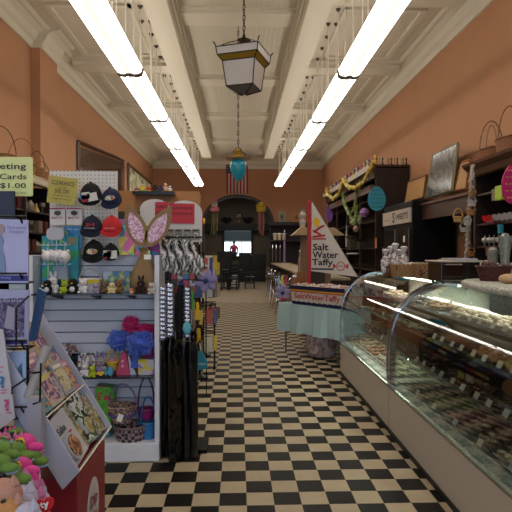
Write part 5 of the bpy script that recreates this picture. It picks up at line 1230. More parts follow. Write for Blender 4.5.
# string of mini baskets
r = thing('basket_string', 'white twisted cord hanging in front of the right cabinet post', 'cord', P(468, 262, 5.9))
bm = B(); tube(bm, [P(472, 165 , 5.9), P(470, 190, 5.9), P(468.5, 215, 5.9), P(467.5, 240, 5.9), P(465.5, 260, 5.9)], .016, 6)
for i in range(36):
    t = i / 35; p = P(472 - 6.5 * t, 166 + 93 * t, 5.9); sph(bm, p + Vector((rnd(-.02, .02), -.01, 0)), .018, u=6, v=5)
obj('cord', bm, mat('A89C8C', .8), r)
for i, (px, py, s, hx, lb) in enumerate(((472, 194, .055, '8A6A40', 'tan mini basket high on the white cord'), (472, 203, .055, 'A8A098', 'white mini basket second on the cord'), (471, 212, .06, '9A6A3A', 'honey mini basket, third on the cord'), (467.5, 222, .05, 'B8B0A4', 'cream mini basket, fourth on the cord'), (458, 219, .06, 'B08A50', 'honey mini basket with a tall handle hung left of the cord'), (463.5, 229, .045, 'A8A49C', 'grey white mini basket lowest on the cord'), (471, 253, .05, '8A5A30', 'brown mini basket at the foot of the cord'))):
    basket('mini_basket', lb, P(px, py + 3, 5.8), s * .75, s * .6, s * .9, mat(hx, .8, bump=(120, .5)), True, s * 1.7 if i in (4, 5) else s, mat(hx, .8), group=None)
# baskets atop near cabinet
for i, (px, py, rx, h, hh, lb) in enumerate(((475, 158, .1, .2, .3, 'narrow honey basket with a tall handle at the corner of the right cabinet top'), (490, 152, .22, .17, .38, 'long wicker basket with twin arched handles on the right cabinet top'), (510, 146, .2, .22, .4, 'wicker basket with a thick handle at the right frame edge'))):
    p = PX(px, py, XC + .18); basket('handled_basket', lb, (XC + .18, min(p.y, 6.55), NZ), rx * .6, rx, h, [WB, woven('rust wicker', '9A6238', '5A3018', 80)][i > 0], True, hh, mat('6A4424' if i else '8A6438', .7), rz=PI / 2 if False else 0)
# ---------- garlanded cabinet
GX = 3.0; GY0, GY1 = 11.45, 17.6; GZ = PX(375.7, 161, GX - .13).z
cabinet('garland_cabinet', 'massive dark wooden back bar cabinet draped with garlands', GX, GY0, GY1, GZ, [1.1, 1.6, 2.2, 2.7], .3, 'g')
bm = B(); box(bm, GX - .16, GX - .13, GY0, GY1, GZ - .12, GZ - .0); 
gc = [o for o in C.objects if o.name.startswith('garland_cabinet')][0]
obj('pale_cornice_edge', bm, mat('8A7A68', .5), gc)
zq = PX(379, 173, GX - .08).z
bm = B(); box(bm, GX - .1, GX - .001, GY0 + .1, GY1, zq - .32, zq - .16); obj('inner_moulding', bm, mat('5A4232', .5), gc)
def garland(label, pix, X, m, r_=.03, leaf=None, grp=None):
    pts = []
    for (a, b) in zip(pix, pix[1:]):
        for q in range(6): t = q / 6; pts.append(PX(a[0] + (b[0] - a[0]) * t, a[1] + (b[1] - a[1]) * t, X))
    pts.append(PX(pix[-1][0], pix[-1][1], X))
    bm = B(); tube(bm, pts, [r_ * rnd(.7, 1.2) for _ in pts], 6)
    for p in pts:
        for q in range(3): cb(bm, p + Vector((rnd(-.03, .03), rnd(-.06, .06), rnd(-.04, .04))), (.03, .06, .05), RX(rnd(0, 3)))
    return tag(obj('garland', bm, m), label, 'garland')
GYEL = printed('yellow garland', ['A8882C', 'C0A040', '8A7A30', 'B8B060'], 12, 'cells', .7); GGR = printed('green garland', ['5A6A30', '7A8A48', '8A9A60', '48582A'], 12, 'cells', .7)
garland('yellow garland swag nearest on the front of the cabinet cornice', [(374, 161), (369, 172), (363, 182), (356, 188), (348, 187), (343, 179)], GX - .2, GYEL, .05)
garland('yellow garland swag at the far corner of the cabinet cornice', [(343, 182), (339, 194), (333, 199), (328, 195), (327, 189)], GX - .2, GYEL, .05)
garland('green leafy garland hanging inside the cabinet opening', [(343, 194), (345, 205), (350, 215), (355, 208), (357, 192)], GX - .12, GGR, .045)
garland('short green garland strand right of the hanging swag', [(356, 208), (356, 216), (355, 224)], GX - .12, GGR, .04)
random.seed(5)
for i in range(26):
    px = 329 + i * 1.85; p = PX(px, 165, GX - .02); hx, nm = [('8A2A2A', 'red'), ('C8A040', 'yellow'), ('2A3A6A', 'blue'), ('B8A898', 'cream'), ('3A3028', 'dark'), ('A86A7A', 'pink')][i % 6]
    bm = B(); c = Vector((GX - .02, min(p.y, GY1), GZ)); lathe(bm, [(.05, 0), (.05, .02), (.04, .09), (.02, .12), (.04, .16), (.03, .2), (.005, .21)], c, 8)
    tag(obj('figurine', bm, mat(hx, .5), smooth=True), 'little %s figurine along the front edge of the garlanded cabinet top' % nm, 'figurine', '%s figurines along the garlanded cabinet front edge' % nm)
for i in range(11):
    c = Vector((GX + .02 + i * .065, GY0 + .0, GZ)); hx, nm = [('5A1A1A', 'maroon'), ('A87A7A', 'rose'), ('2A2420', 'black'), ('B0A090', 'cream'), ('8A7030', 'mustard')][i % 5]
    bm = B(); lathe(bm, [(.022, 0), (.022, .012), (.014, .06), (.01, .09), (.02, .12), (.015, .15), (.003, .16)], c, 8)
    tag(obj('figurine', bm, mat(hx, .5), smooth=True), 'little %s figurine on the near end of the garlanded cabinet top' % nm, 'figurine', '%s figurines on the near end of the garlanded cabinet' % nm)
# contents of the cabinet
for i, (px, py, w, h, hx, nm, lb, cat) in enumerate(((356, 219, .5, .1, '98A088', 'spring_plants', 'pale green and white spring plant arrangement on the cabinet shelf', 'plant'), (346, 236, .1, .3, 'A8A8A8', 'white_spatula', 'pale hanging utensil on the left in the cabinet', 'utensil'),
       (351, 243, .18, .3, '4A4438', 'coffee_grinder', 'dark grey coffee machine inside the back bar', 'machine'), (360, 244, .2, .2, '3C342C', 'coffee_brewer', 'dark brewer with a pale lid inside the back bar', 'machine'),
       (356, 229, .08, .15, 'A88878', 'hanging_ornament', 'peach ornament hanging beside the green garland', 'ornament'), (376, 243, .08, .22, 'C87838', 'orange_notice', 'small orange notice fixed to the cabinet post', 'notice'), (364.5, 213, .12, .2, '8A5A90', 'easter_ornament', 'purple and yellow ornament on the cabinet shelf', 'ornament'), (353, 254, .2, .06, 'A8A498', 'white_dish', 'low white dish on the back bar counter', 'dish'))):
    X = GX - .006 if nm == 'orange_notice' else GX - .02; p = PX(px, py, X)
    bm = B()
    if nm == 'spring_plants':
        for q in range(22): sph(bm, p + Vector((rnd(-.02, .02), rnd(-.5, .5), rnd(-.08, .06))), rnd(.04, .08), u=7, v=5)
        m = printed('spring plants', ['6A8040', 'A8B090', 'C0C0B0', '8AA050'], 9, 'cells')
    elif cat == 'machine':
        box(bm, p.x - .05, p.x + .1, p.y - w, p.y + w, p.z - h * .6, p.z + h * .3); lathe(bm, [(.1, h * .3), (.16, h * .6), (.14, h * .62)], p, 12); m = mat(hx, .35, .3)
    elif cat in ('notice',): cb(bm, p, (.01, w * 1.6, h)); m = mat(hx)
    elif cat == 'utensil': prism(bm, [(-.05, -h), (.05, -h), (.08, 0), (.02, .1), (.02, h), (-.02, h), (-.02, .1), (-.08, 0)], p, (0, 1, 0), (0, 0, 1), (.02, 0, 0)); m = mat(hx)
    else: lathe(bm, [(w * .5, -h / 2), (w, 0), (w * .6, h / 2), (.01, h * .6)], p, 10); m = mat(hx)
    tag(obj(nm, bm, m), lb, cat)
c = PX(359.5, 258, GX - .6)
# ---------- long counter with stools, behind the taffy table
CX = 1.42; CZ = 1.03
r = thing('soda_counter', 'long wooden soda fountain counter with a pale top down the right side', 'counter', (CX + .35, 15.3, 0))
bm = B(); box(bm, CX + .12, CX + .6, 9.9, 21.5, 0, CZ - .05); obj('counter_front', bm, mat('3A2C22', .5), r)
bm = B(); box(bm, CX - .08, CX + .68, 9.8, 21.6, CZ - .05, CZ); obj('counter_top', bm, mat('A8987C', .35), r, bevel=.01)
ZF = .03
def stool():
    r = thing('bar_stool', 'chrome wire bar stool', 'stool')
    bm = B(); lathe(bm, [(.15, .70), (.175, .715), (.17, .74), (.12, .755), (.01, .76)], n=20); obj('seat', bm, mat('3A3430', .5), r, smooth=True)
    for a in (45, 135, 225, 315):
        a = math.radians(a); bm = B(); tube(bm, [(.1 * math.cos(a), .1 * math.sin(a), .7), (.15 * math.cos(a), .15 * math.sin(a), .35), (.21 * math.cos(a), .21 * math.sin(a), .0)], .012, 6); obj('leg', bm, CHROME, r)
    bm = B(); tube(bm, [(.17 * math.cos(t), .17 * math.sin(t), .25) for t in [2 * PI * i / 16 for i in range(16)]], .009, 5, True); obj('foot_ring', bm, CHROME, r)
    bm = B(); tube(bm, arc((0, .14, .74), .14, 0, PI, 10, (1, 0, 0), (0, 0, 1), .26), .01, 5); tube(bm, arc((0, .14, .74), .08, 0, PI, 8, (1, 0, 0), (0, 0, 1), .2), .007, 5); obj('wire_back', bm, CHROME, r)
    return r
s0 = stool()
for i in range(7):
    y = 10.4 + i * 1.15; lab = 'chrome wire stool at the soda counter, %s in the row from the camera' % ['first', 'second', 'third', 'fourth', 'fifth', 'sixth', 'last'][i]
    if i == 0: s0.location = (1.1, y, 0); s0['label'] = lab; s0['group'] = 'wire stools at the soda counter'
    else: dup(s0, (1.1, y, 0), .3 * i, lab, 'wire stools at the soda counter')
# back-bar shelf with cups and frames on the arch wall
r = thing('back_bar', 'dark purple back bar with a ledge shelf to the right of the arch', 'back bar', (2.6, 22.9, 0))
a = P(271, 222, 22.4); 
bm = B(); box(bm, a.x, 3.7, 22.9, YB - .01, 0, a.z - .1); obj('panel', bm, mat('1E1624', .6), r)
bm = B(); box(bm, a.x - .08, 3.72, 22.3, YB - .01, a.z - .14, a.z); obj('top_ledge', bm, mat('140E0C', .5), r)
bm = B(); z2 = P(271, 240, 22.4).z; box(bm, a.x, 3.7, 22.35, 22.9, z2 - .06, z2); obj('middle_shelf', bm, mat('2A2018', .5), r)
bm = B(); box(bm, a.x, 3.7, 22.35, 22.9, 0, 1.0); obj('base_cupboard', bm, mat('1C140F', .5), r)
for i, px in enumerate((275, 279.5, 284)):
    c = Vector((P(px, 240, 22.5).x, 22.5, z2)); r2 = thing('paper_cup_stack', 'stack of cream paper cups, %s of three on the back bar shelf' % ['left', 'middle', 'right'][i], 'cups', c)
    bm = B(); lathe(bm, [(.07, 0), (.09, .25), (.085, .25)], c, 14); obj('cups', bm, CREAM, r2, smooth=True)
    bm = B(); lathe(bm, [(.1, .25), (.1, .28), (.02, .3)], c, 14); obj('lid', bm, WHITE, r2)
for i, px in enumerate((272.5, 276, 280)):
    c = Vector((P(px, 260, 20.6).x, 20.6, CZ)); r2 = thing('soda_tap', 'slender chrome soda tap, %s of three on the far counter end' % ['left', 'middle', 'right'][i], 'tap', c)
    bm = B(); cyl(bm, c, c + Vector((0, 0, .68)), .022); obj('column', bm, STEEL, r2)
    bm = B(); tube(bm, [c + Vector((0, 0, .66)), c + Vector((0, -.08, .7)), c + Vector((0, -.12, .6))], .014); obj('spout', bm, CHROME, r2)
    bm = B(); lathe(bm, [(.01, .68), (.025, .74), (.005, .8)], c, 8); obj('handle', bm, BLACK, r2)
for i, (x0, y0, x1, y1, hx, fm, lb) in enumerate(((278.5, 212, 285.5, 221.5, '6A6A5C', '8A8A7A', 'grey framed picture standing on the back bar ledge'), (294, 213, 298.5, 221.5, 'A8702C', 'B88038', 'small orange framed picture standing on the back bar ledge'))):
    p = P(x0, y1, 22.6); q = P(x1, y0, 22.6); r2 = thing('framed_picture', lb, 'picture', ((p.x + q.x) / 2, 22.6, a.z))
    bm = B(); box(bm, p.x, q.x, 22.6, 22.63, a.z, q.z); obj('frame', bm, mat(fm), r2)
    bm = B(); box(bm, p.x + .05, q.x - .05, 22.59, 22.6, a.z + .05, q.z - .05); pc = obj('picture', bm, mat(hx), r2)
    bm = B(); prism(bm, ell(.1, .14, 12), ((p.x + q.x) / 2, 22.588, (a.z + q.z) / 2), (1, 0, 0), (0, 0, 1), (0, -.004, 0)); obj('portrait', bm, mat('3A3A34'), pc)
# ---------- taffy table
tl = PZ(278.5, 302, .76); tr = PZ(340.5, 309.5, .76)
d = (tr - tl); L = d.length; ang = math.atan2(d.y, d.x); DW = .62
nrm = Vector((math.cos(ang + PI / 2), math.sin(ang + PI / 2), 0))
TM = TR(tl) @ RZ(ang)          # local frame: x along the front edge, y away from the camera, z up from the top
TC = TR(Vector((tl.x, tl.y, 0))) @ RZ(ang)
ctr = TC @ Vector((L / 2, DW / 2, 0))
r = thing('folding_table', 'folding table with thin steel legs under the pale blue cloth', 'table', ctr)
bm = B(); box(bm, .02, L - .02, .02, DW - .02, .715, .75, TC); obj('tabletop', bm, GREYW, r)
for x in (.1, L - .1):
    for y in (.06, DW - .06):
        bm = B(); cyl(bm, TC @ Vector((x, y, 0)), TC @ Vector((x, y, .715)), .012); obj('leg', bm, mat('7A7A7C', .3, .8), r)
bm = B()
for x in (.1, L - .1): cyl(bm, TC @ Vector((x, .06, .3)), TC @ Vector((x, DW - .06, .3)), .009)
obj('cross_brace', bm, STEEL, r)
bm = B(); per = []
def drop(x, y, ox, oy, dz, ph):
    k = .018 * math.sin(ph * 9) + .01 * math.sin(ph * 23); return TC @ Vector((x + ox * (.025 + k), y + oy * (.025 + k), .757 - dz))
N = 26; corners = [(0, 0, L, 0, 0, -1), (L, 0, L, DW, 1, 0), (L, DW, 0, DW, 0, 1), (0, DW, 0, 0, -1, 0)]
top = []; mid = []; low = []
for (xa, ya, xb, yb_, ox, oy) in corners:
    for i in range(N):
        t = i / N; x = xa + (xb - xa) * t; y = ya + (yb_ - ya) * t; ph = t * 2 + len(top) * .01
        top.append(bm.verts.new(TC @ Vector((x, y, .757)))); mid.append(bm.verts.new(drop(x, y, ox, oy, .2, ph))); low.append(bm.verts.new(drop(x, y, ox * 1.6, oy * 1.6, .41 + .004 * math.sin(ph * 5), ph)))
M_ = len(top)
for i in range(M_):
    j = (i + 1) % M_; bm.faces.new((top[i], top[j], mid[j], mid[i])); bm.faces.new((mid[i], mid[j], low[j], low[i]))
bm.faces.new(top); sol(bm, thickness=.003)
tag(obj('tablecloth', bm, mat('9DB6B8', .75, bump=(5, .15, .02)), smooth=True), 'pale blue cloth draped over the folding table beside the glass case', 'tablecloth')
# boat shaped taffy box
bl = PZ(291, 303.5, .765); br = PZ(343, 309.5, .765)
d2 = br - bl; L2 = d2.length; ang2 = math.atan2(d2.y, d2.x)
BM_ = TR(Vector((bl.x, bl.y, .765))) @ RZ(ang2) @ TR(0, .03, 0); H = .27; BW = .34
r = thing('taffy_boat', 'boat shaped cardboard taffy bin with a red mast and white sail', 'display bin', BM_ @ Vector((L2 / 2, BW / 2, 0)))
fl = .03
def bpt(x, y, z): return BM_ @ Vector((x, y, z))
bm = B()
fr = [bm.verts.new(bpt(*p)) for p in ((0, 0, 0), (L2, 0, 0), (L2 + fl, -.02, H), (-fl * 1.2, -.02, H), (0, BW, 0), (L2, BW, 0), (L2 + fl, BW + .02, H), (-fl, BW + .02, H))]
for f in ((0, 1, 2, 3), (1, 5, 6, 2), (5, 4, 7, 6), (4, 0, 3, 7), (0, 4, 5, 1)): bm.faces.new([fr[i] for i in f])
sol(bm, thickness=.006); obj('hull', bm, mat('C8C0B8', .5), r)
def strip(z0, z1, m, nm, off=-.0, wavy=False):
    bm = B(); n = 40; A = []; D = []
    for i in range(n + 1):
        t = i / n; 
        def pt(z): k = z / H; return bpt(-fl * 1.2 * k + (L2 + fl * 2.2 * k) * t, -.02 * k - .006 - off, z)
        zz_ = z1 + (.012 * abs(math.sin(t * PI * 10)) if wavy else 0)
        A.append(bm.verts.new(pt(z0))); D.append(bm.verts.new(pt(zz_)))
    for i in range(n): bm.faces.new((A[i], A[i + 1], D[i + 1], D[i]))
    sol(bm, thickness=.001); return obj(nm, bm, m, r)
strip(H - .055, H, mat('0E1440'), 'navy_band'); strip(H - .075, H - .057, mat('C89820'), 'yellow_band'); strip(H - .09, H - .077, mat('B02020'), 'red_band'); strip(0.0, .035, mat('0E1440'), 'wave_band', 0, True)
RDK = mat('A81820')
t = .11 / H
text('SaltWaterTaffy', bpt(L2 / 2, -.018, .115), L2 * .88, .1, RDK, r, (math.cos(ang2), math.sin(ang2), 0), (0, 0, 1), .012, lift=.004)
bm = B()
for i in range(420):
    p = bpt(rnd(.0, L2), rnd(.02, BW - .02), H - .03 + rnd(0, .05)); sph(bm, p, .017, (1.4, .8, .8), RZ(rnd(0, 3)), 6, 5)
o = obj('taffy_pieces', bm, printed('wrapped taffy', ['C8BEB4', 'B87878', 'D0C8C0', 'C8A080', 'A89890', 'C88A90'], 22, 'cells', .4), None); tag(o, 'loose wrapped salt water taffy heaped in the boat bin', 'sweets', kind='stuff')
# mast & sail
mp = bpt(.19, BW * .55, 0)
Ym = mp.y; m0 = P(309, 283, Ym); m1 = P(309, 200.5, Ym)
bm = B(); cb(bm, (m0.x, Ym, (H + .765 - .2 + m1.z) / 2), (.055, .03, m1.z - (H + .765 - .2))); obj('mast', bm, RDK, r, bevel=.008)
sx = m0.x + .03; sA = P(311.5, 201.5, Ym); sB = P(311.5, 271, Ym); sC = P(358, 277, Ym - .0)
u = Vector((sC.x - sB.x, -.35, 0)).normalized(); 
# sail lies in the plane through the mast turned slightly to the aisle
wd = PX(0, 0, 1) if False else None
q = ray(358, 277); # intersect the sail plane
n_ = u.cross(Vector((0, 0, 1))); k = (Vector((sx, Ym, 0)) - Vector((0, 0, CH))).dot(n_) / q.dot(n_); sC = Vector((0, 0, CH)) + q * k
sw = (sC - Vector((sx, Ym, sC.z))).dot(u); zA_, zB_, zC_ = sA.z, sB.z, sC.z
bm = B(); prism(bm, [(0, zB_), (sw, zC_), (sw * .98, zC_ + .02), (0.01, zA_)], (sx, Ym, 0), u, (0, 0, 1), -n_ * .006)
sail = obj('sail', bm, mat('C4BCB4', .6), r)
S0 = Vector((sx, Ym, 0)); hh = zA_ - zB_
def sp(a, z): return S0 + u * (a * sw) + Vector((0, 0, zB_ + z * hh)) + n_ * .002
BKT = mat('14141E')
text('Salt', sp(.21, .345), sw * .34, hh * .1, BKT, sail, u, (0, 0, 1), .025)
text('Water', sp(.31, .235), sw * .56, hh * .1, BKT, sail, u, (0, 0, 1), .025)
text('Taffy', sp(.25, .115), sw * .46, hh * .12, BKT, sail, u, (0, 0, 1), .025)
bm = B(); prism(bm, [(-.24 * sw, -.012), (.24 * sw, -.012), (.24 * sw, .012), (-.24 * sw, .012)], sp(.25, .03), u, (0, 0, 1), n_ * .002); obj('blue_line', bm, mat('1A2040'), sail)
bm = B(); prism(bm, ell(.14 * sw, .14 * hh), sp(.12, .70), u, (0, 0, 1), n_ * .002); obj('yellow_sun', bm, mat('D8A818'), sail)
bm = B()
for (a, z, w_, h_, ro) in ((.15, .60, .22, .03, .6), (.13, .55, .2, .028, -.5), (.22, .63, .16, .028, .4), (.17, .50, .28, .03, .1), (.18, .46, .3, .02, 0)):
    cc, ss = math.cos(ro), math.sin(ro); W_, H_ = w_ * sw / 2, h_ * hh / 2
    prism(bm, [(-W_ * cc + H_ * ss, -W_ * ss - H_ * cc), (W_ * cc + H_ * ss, W_ * ss - H_ * cc), (W_ * cc - H_ * ss, W_ * ss + H_ * cc), (-W_ * cc - H_ * ss, -W_ * ss + H_ * cc)], sp(a, z), u, (0, 0, 1), n_ * .003)
obj('red_surf_emblem', bm, RDK, sail)
bm = B(); tube(bm, [sp(.64, .075) + u * (.085 * sw * math.cos(t)) + Vector((0, 0, .06 * hh * math.sin(t))) for t in [2 * PI * i / 18 for i in range(18)]], .006, 5, True)
for s in (-1, 1): prism(bm, [(0, 0), (s * .07 * sw, .04 * hh), (s * .07 * sw, -.04 * hh)], sp(.64 + s * .09, .075), u, (0, 0, 1), n_ * .002)
obj('red_candy_emblem', bm, RDK, sail)
text('Candy', sp(.64, .075), .12 * sw, .035 * hh, RDK, sail, u, (0, 0, 1), .02)
# other goods on the blue table
c = bpt(-.02, BW + .12, 0); 
pC = TC @ Vector((.22, .5, .76)); r = thing('cardboard_carton', 'open brown cardboard carton left of the red mast', 'carton', pC)
a_, b_ = P(288.5, 288, pC.y), P(306, 271, pC.y)
bm = B(); prism(bm, [(a_.x, .76), (b_.x, .76), (b_.x, b_.z - .03), (a_.x + .16, b_.z), (a_.x + .07, b_.z - .1)], (0, pC.y, 0), (1, 0, 0), (0, 0, 1), (0, .12, 0)); obj('carton_body', bm, mat('8A5A32', .7), r)
bm = B(); cb(bm, P(294.5, 276, pC.y - .01), (.06, .004, .035)); obj('white_label', bm, WHITE, r)
flower('lavender fabric flower with a dark red heart on the left corner of the blue table', P(282.5, 293, (TC @ Vector((.05, .25, 0))).y), .14, mat('8A84A8', .8), mat('1A1830'), [mat('6A9AB0'), mat('C8B030'), mat('9A3040')])
fc = P(283.5, 299, (TC @ Vector((.05, .25, 0))).y - .1)
bm = B(); sph(bm, fc, .04, (1, .5, .7)); tag(obj('red_rosette', bm, mat('A01828'), smooth=True), 'red rosette at the foot of the lavender flower', 'rosette')
# tissue topped fixture behind the sail
pY = 9.6
r = thing('display_pedestal', 'tan wooden stand with a flared top behind the sail', 'stand', (P(315, 250, pY).x, pY, 0))
a_, b_ = P(291, 235.5, pY), P(341, 228, pY); c_ = P(300, 228, pY); d_ = P(332, 228, pY)
bm = B(); prism(bm, [(a_.x, a_.z), (b_.x + .02, a_.z), (d_.x, c_.z), (c_.x, c_.z)], (0, pY - .25, 0), (1, 0, 0), (0, 0, 1), (0, .5, 0)); obj('flared_top', bm, mat('A88C64', .5, var=.1), r)
a_, b_ = P(301, 250, pY).x, P(330, 250, pY).x
bm = B(); box(bm, a_, a_ + .1, pY - .1, pY + .1, 0, P(300, 236, pY).z); box(bm, b_ - .1, b_, pY - .1, pY + .1, 0, P(300, 236, pY).z); obj('column', bm, mat('7A6044', .5), r)
bm = B(); box(bm, a_ + .1, b_ - .1, pY + .05, pY + .07, 0, P(300, 236, pY).z); obj('inner_panel', bm, mat('3A3028', .6), r)
c_ = P(302.5, 229, pY); bm = B(); lathe(bm, [(.06, 0), (.05, .05), (.065, .12), (.045, .18), (.07, .25), (.03, .33), (.055, .36)], (c_.x, pY, c_.z), 9); tag(obj('tissue_tower', bm, mat('B0A89C', .7, bump=(30, .8)), smooth=False), 'crumpled white tissue column standing on the flared tan stand', 'decoration')
# tools & bottles between stools and sail
for i, (px, y0, y1, hx, lb) in enumerate(((290, 252, 272, '8A8C88', 'slim grey bottle'), (294, 253, 272, '3A5A4A', 'dark green bottle'), (297.5, 250, 272, 'A0A09C', 'tall clear bottle'), (286.5, 250, 270, '9A6A70', 'rosy bottle'), (284.5, 230, 245, '8A7AA8', 'lilac bottle'))):
    Y = 11.5 + i * .2 if i < 4 else 20.9
    p = P(px, y1, Y); q = P(px, y0, Y); zb = CZ if i < 4 else CZ; h_ = q.z - zb
    r2 = thing('bottle', '%s standing on the soda counter behind the taffy display' % lb, 'bottle', (max(p.x, CX), Y, zb))
    bm = B(); w_ = .045; lathe(bm, [(w_, 0), (w_, h_ * .6), (w_ * .35, h_ * .75), (w_ * .35, h_ * .93)], (max(p.x, CX), Y, zb), 12); obj('glass', bm, mat(hx, .2), r2, smooth=True)
    bm = B(); lathe(bm, [(w_ * .42, h_ * .93), (w_ * .42, h_)], (max(p.x, CX), Y, zb), 10); obj('cap', bm, WHITE, r2)
# goods bag under the table
c_ = TC @ Vector((L * .52, .25, 0))
bm = B(); a_, b_ = P(308, 360, c_.y), P(334, 336, c_.y)
sph(bm, ((a_.x + b_.x) / 2, c_.y, .24), .27, ((b_.x - a_.x) / .5, .8, 1.0), u=20, v=14)
cq = Vector(((a_.x + b_.x) / 2, c_.y, .24))
for v in bm.verts:
    d_ = v.co - cq; v.co = cq + Vector([math.copysign(abs(q / k_) ** .6 * k_, q) for q, k_ in zip(d_, (.24, .2, .25))])
for v in bm.verts: v.co += Vector((rnd(-.012, .012), rnd(-.012, .012), rnd(-.008, .008))); v.co.z = max(v.co.z, 0.0)
tag(obj('plastic_sack', bm, printed('sack of taffy', ['8A7A78', 'A89294', '7A6868', 'B8A8A8'], 7, 'noise', .25, interp='LINEAR'), smooth=True), 'clear plastic sack of pinkish sweets on the floor under the blue table', 'sack')

# ================================================================== FAR END
BLKW = mat('080707', .4)
def chair():
    r = thing('dining_chair', 'black wooden chair', 'chair')
    bm = B(); box(bm, -.2, .2, -.2, .2, .43, .47); obj('seat', bm, BLKW, r, bevel=.01)
    for x, y, h in ((-.18, -.18, .43), (.18, -.18, .43), (-.18, .18, 1.0), (.18, .18, 1.0)):
        bm = B(); box(bm, x - .02, x + .02, y - .02, y + .02, 0, h); obj('leg', bm, BLKW, r)
    bm = B()
    for z in (.6, .75, .9): box(bm, -.17, .17, .17, .19, z, z + .06)
    obj('ladder_back', bm, BLKW, r)
    bm = B(); box(bm, -.17, .17, -.01, .01, .2, .23); box(bm, -.18, -.16, -.17, .17, .2, .23); box(bm, .16, .18, -.17, .17, .2, .23); obj('stretcher', bm, BLKW, r)
    return r
tX = P(229, 270, 21.5).x
ch = chair(); places = [(-.55, -.75, 0, 'back to the camera, left of the table'), (.2, -.8, .2, 'right of the table front'), (-1.05, 0, PI / 2 * 3, 'at the left end of the table'), (-.5, .7, PI, 'behind the table on the left'), (.3, .7, PI, 'behind the table on the right'), (1.05, .1, PI / 2, 'at the right end of the table')]
for i, (dx, dy, rz, lb) in enumerate(places):
    lab = 'black wooden ladder back chair ' + lb; loc = (tX + dx * .8, 21.3 + dy, 0); rz2 = rz + (PI if i < 2 else 0) if False else rz
    if i < 2: rz2 = PI + rz
    if i == 0: ch.location = loc; ch.rotation_euler.z = rz2; ch['label'] = lab; ch['group'] = 'black chairs around the far table'
    else: dup(ch, loc, rz2, lab, 'black chairs around the far table')
r = thing('dining_table', 'black square dining table in front of the arch', 'table', (tX, 21.3, 0))
bm = B(); box(bm, tX - .55, tX + .55, 20.95, 21.65, .72, .76); obj('tabletop', bm, BLKW, r)
bm = B(); box(bm, tX - .06, tX + .06, 21.24, 21.36, .04, .72); obj('pedestal', bm, BLKW, r)
bm = B(); box(bm, tX - .35, tX + .35, 21.22, 21.38, 0, .05); box(bm, tX - .08, tX + .08, 20.95, 21.65, 0, .05); obj('foot', bm, BLKW, r)
for i, (px, w_, h_) in enumerate(((225, .35, 1.5), (245, .3, 1.42), (258.8, .36, 1.36))):
    Y = 25.4 + .2 * i; x = P(px, 260, Y).x; r = thing('high_back_bench', 'tall black high back seat beyond the arch, %s' % ['left below the mirror frame', 'just right of the mirror frame', 'boxy one furthest right'][i], 'seat', (x, Y, 0))
    bm = B(); box(bm, x - w_, x + w_, Y + .4, Y + .46, 0, h_); obj('backrest', bm, BLKW, r, bevel=.02)
    bm = B(); box(bm, x - w_, x + w_, Y, Y + .4, .4, .47); obj('seat', bm, BLKW, r)
    bm = B(); box(bm, x - w_ + .02, x + w_ - .02, Y + .02, Y + .4, 0, .4); obj('base', bm, BLKW, r)
# step platform beyond
bm = B(); box(bm, -4.2, 4.2, 27.2, YFAR, 0, .15); struct('floor', bm, mat('8A8070', .6), 'low raised step beyond the arch')
c = P(211, 290, 20.2); bm = B(); lathe(bm, [(.09, 0), (.12, .1), (.05, .2), (.09, .24)], (c.x, 20.2, .2), 8); 
r = thing('white_bag', 'small white paper bag hanging beside the far left chair', 'bag', (c.x, 20.2, 0)); obj('bag_body', bm, mat('B8B0A4'), r); bm = B(); cyl(bm, (c.x, 20.2, 0), (c.x, 20.2, .22), .03); obj('stand', bm, BLKW, r)
# windsocks hanging in the arch
for i, (px, m1, m2, lb) in enumerate(((214.5, mat('B06878'), mat('B8A8A0'), 'pink bunny windsock with green and pink streamers hanging in the arch on the left'), (261, mat('B89828'), mat('A88868'), 'yellow chick windsock with pink streamers hanging in the arch on the right'))):
    Y = 23.2; c = P(px, 209, Y); r = thing('windsock', lb, 'windsock', c - Vector((0, 0, 1)))
    bm = B(); lathe(bm, [(.2, -.12), (.22, 0), (.18, .08)], c, 16); obj('body_ring', bm, m1, r, smooth=True)
    bm = B(); sph(bm, c + Vector((0, 0, .18)), .14); obj('head', bm, m2 if i == 0 else m1, r, smooth=True)
    for s in (-1, 1):
        bm = B(); sph(bm, c + Vector((s * (.08 if i == 0 else .17), 0, .38 if i == 0 else .12)), .05, (1, .5, 2.6) if i == 0 else (1.2, .5, 1.8), RY(s * .2)); obj('ear' if i == 0 else 'wing', bm, m1, r, smooth=True)
        bm = B(); sph(bm, c + Vector((s * .05, -.13, .2)), .02); obj('eye', bm, BLACK, r)
    for k in range(5):
        bm = B(); x = c.x - .12 + k * .06; tube(bm, [(x, Y, c.z - .1), (x + .01, Y, c.z - .6), (x + rnd(-.04, .04), Y, c.z - rnd(.95, 1.25))], .018, 4); obj('streamer', bm, mat([['3A7A3A', '6A9A40', 'B06070', '2A6A50', 'A89A50'], ['A85868', 'B88888', '8A6A40', 'A84858', 'B09090']][i][k]), r)
    bm = B(); cyl(bm, c + Vector((0, 0, .3)), (c.x, Y, 2.72 + 1.2 * math.sqrt(max(0, 1 - (c.x / 1.5) ** 2)) - .0), .006, n=5); obj('string', bm, BLACK, r)
c = P(238.5, 216, 24.6); r = thing('hanging_sign', 'round black hanging sign with pale initials in the arch', 'sign', c - Vector((0, 0, .2)))
bm = B(); cyl(bm, c, c + Vector((0, .03, 0)), .2, n=20); obj('disc', bm, BLACK, r); text('CH', c + Vector((0, -.006, .02)), .22, .16, mat('C8C0B0'), r, bold=.02)
bm = B(); sph(bm, c + Vector((.02, 0, -.28)), .07, (1, .6, .8)); obj('gold_pendant', bm, BRASS, r); bm = B(); cyl(bm, c + Vector((0, 0, .2)), (c.x, 24.6, 4.6), .008, n=5); obj('chain', bm, BRASS, r)
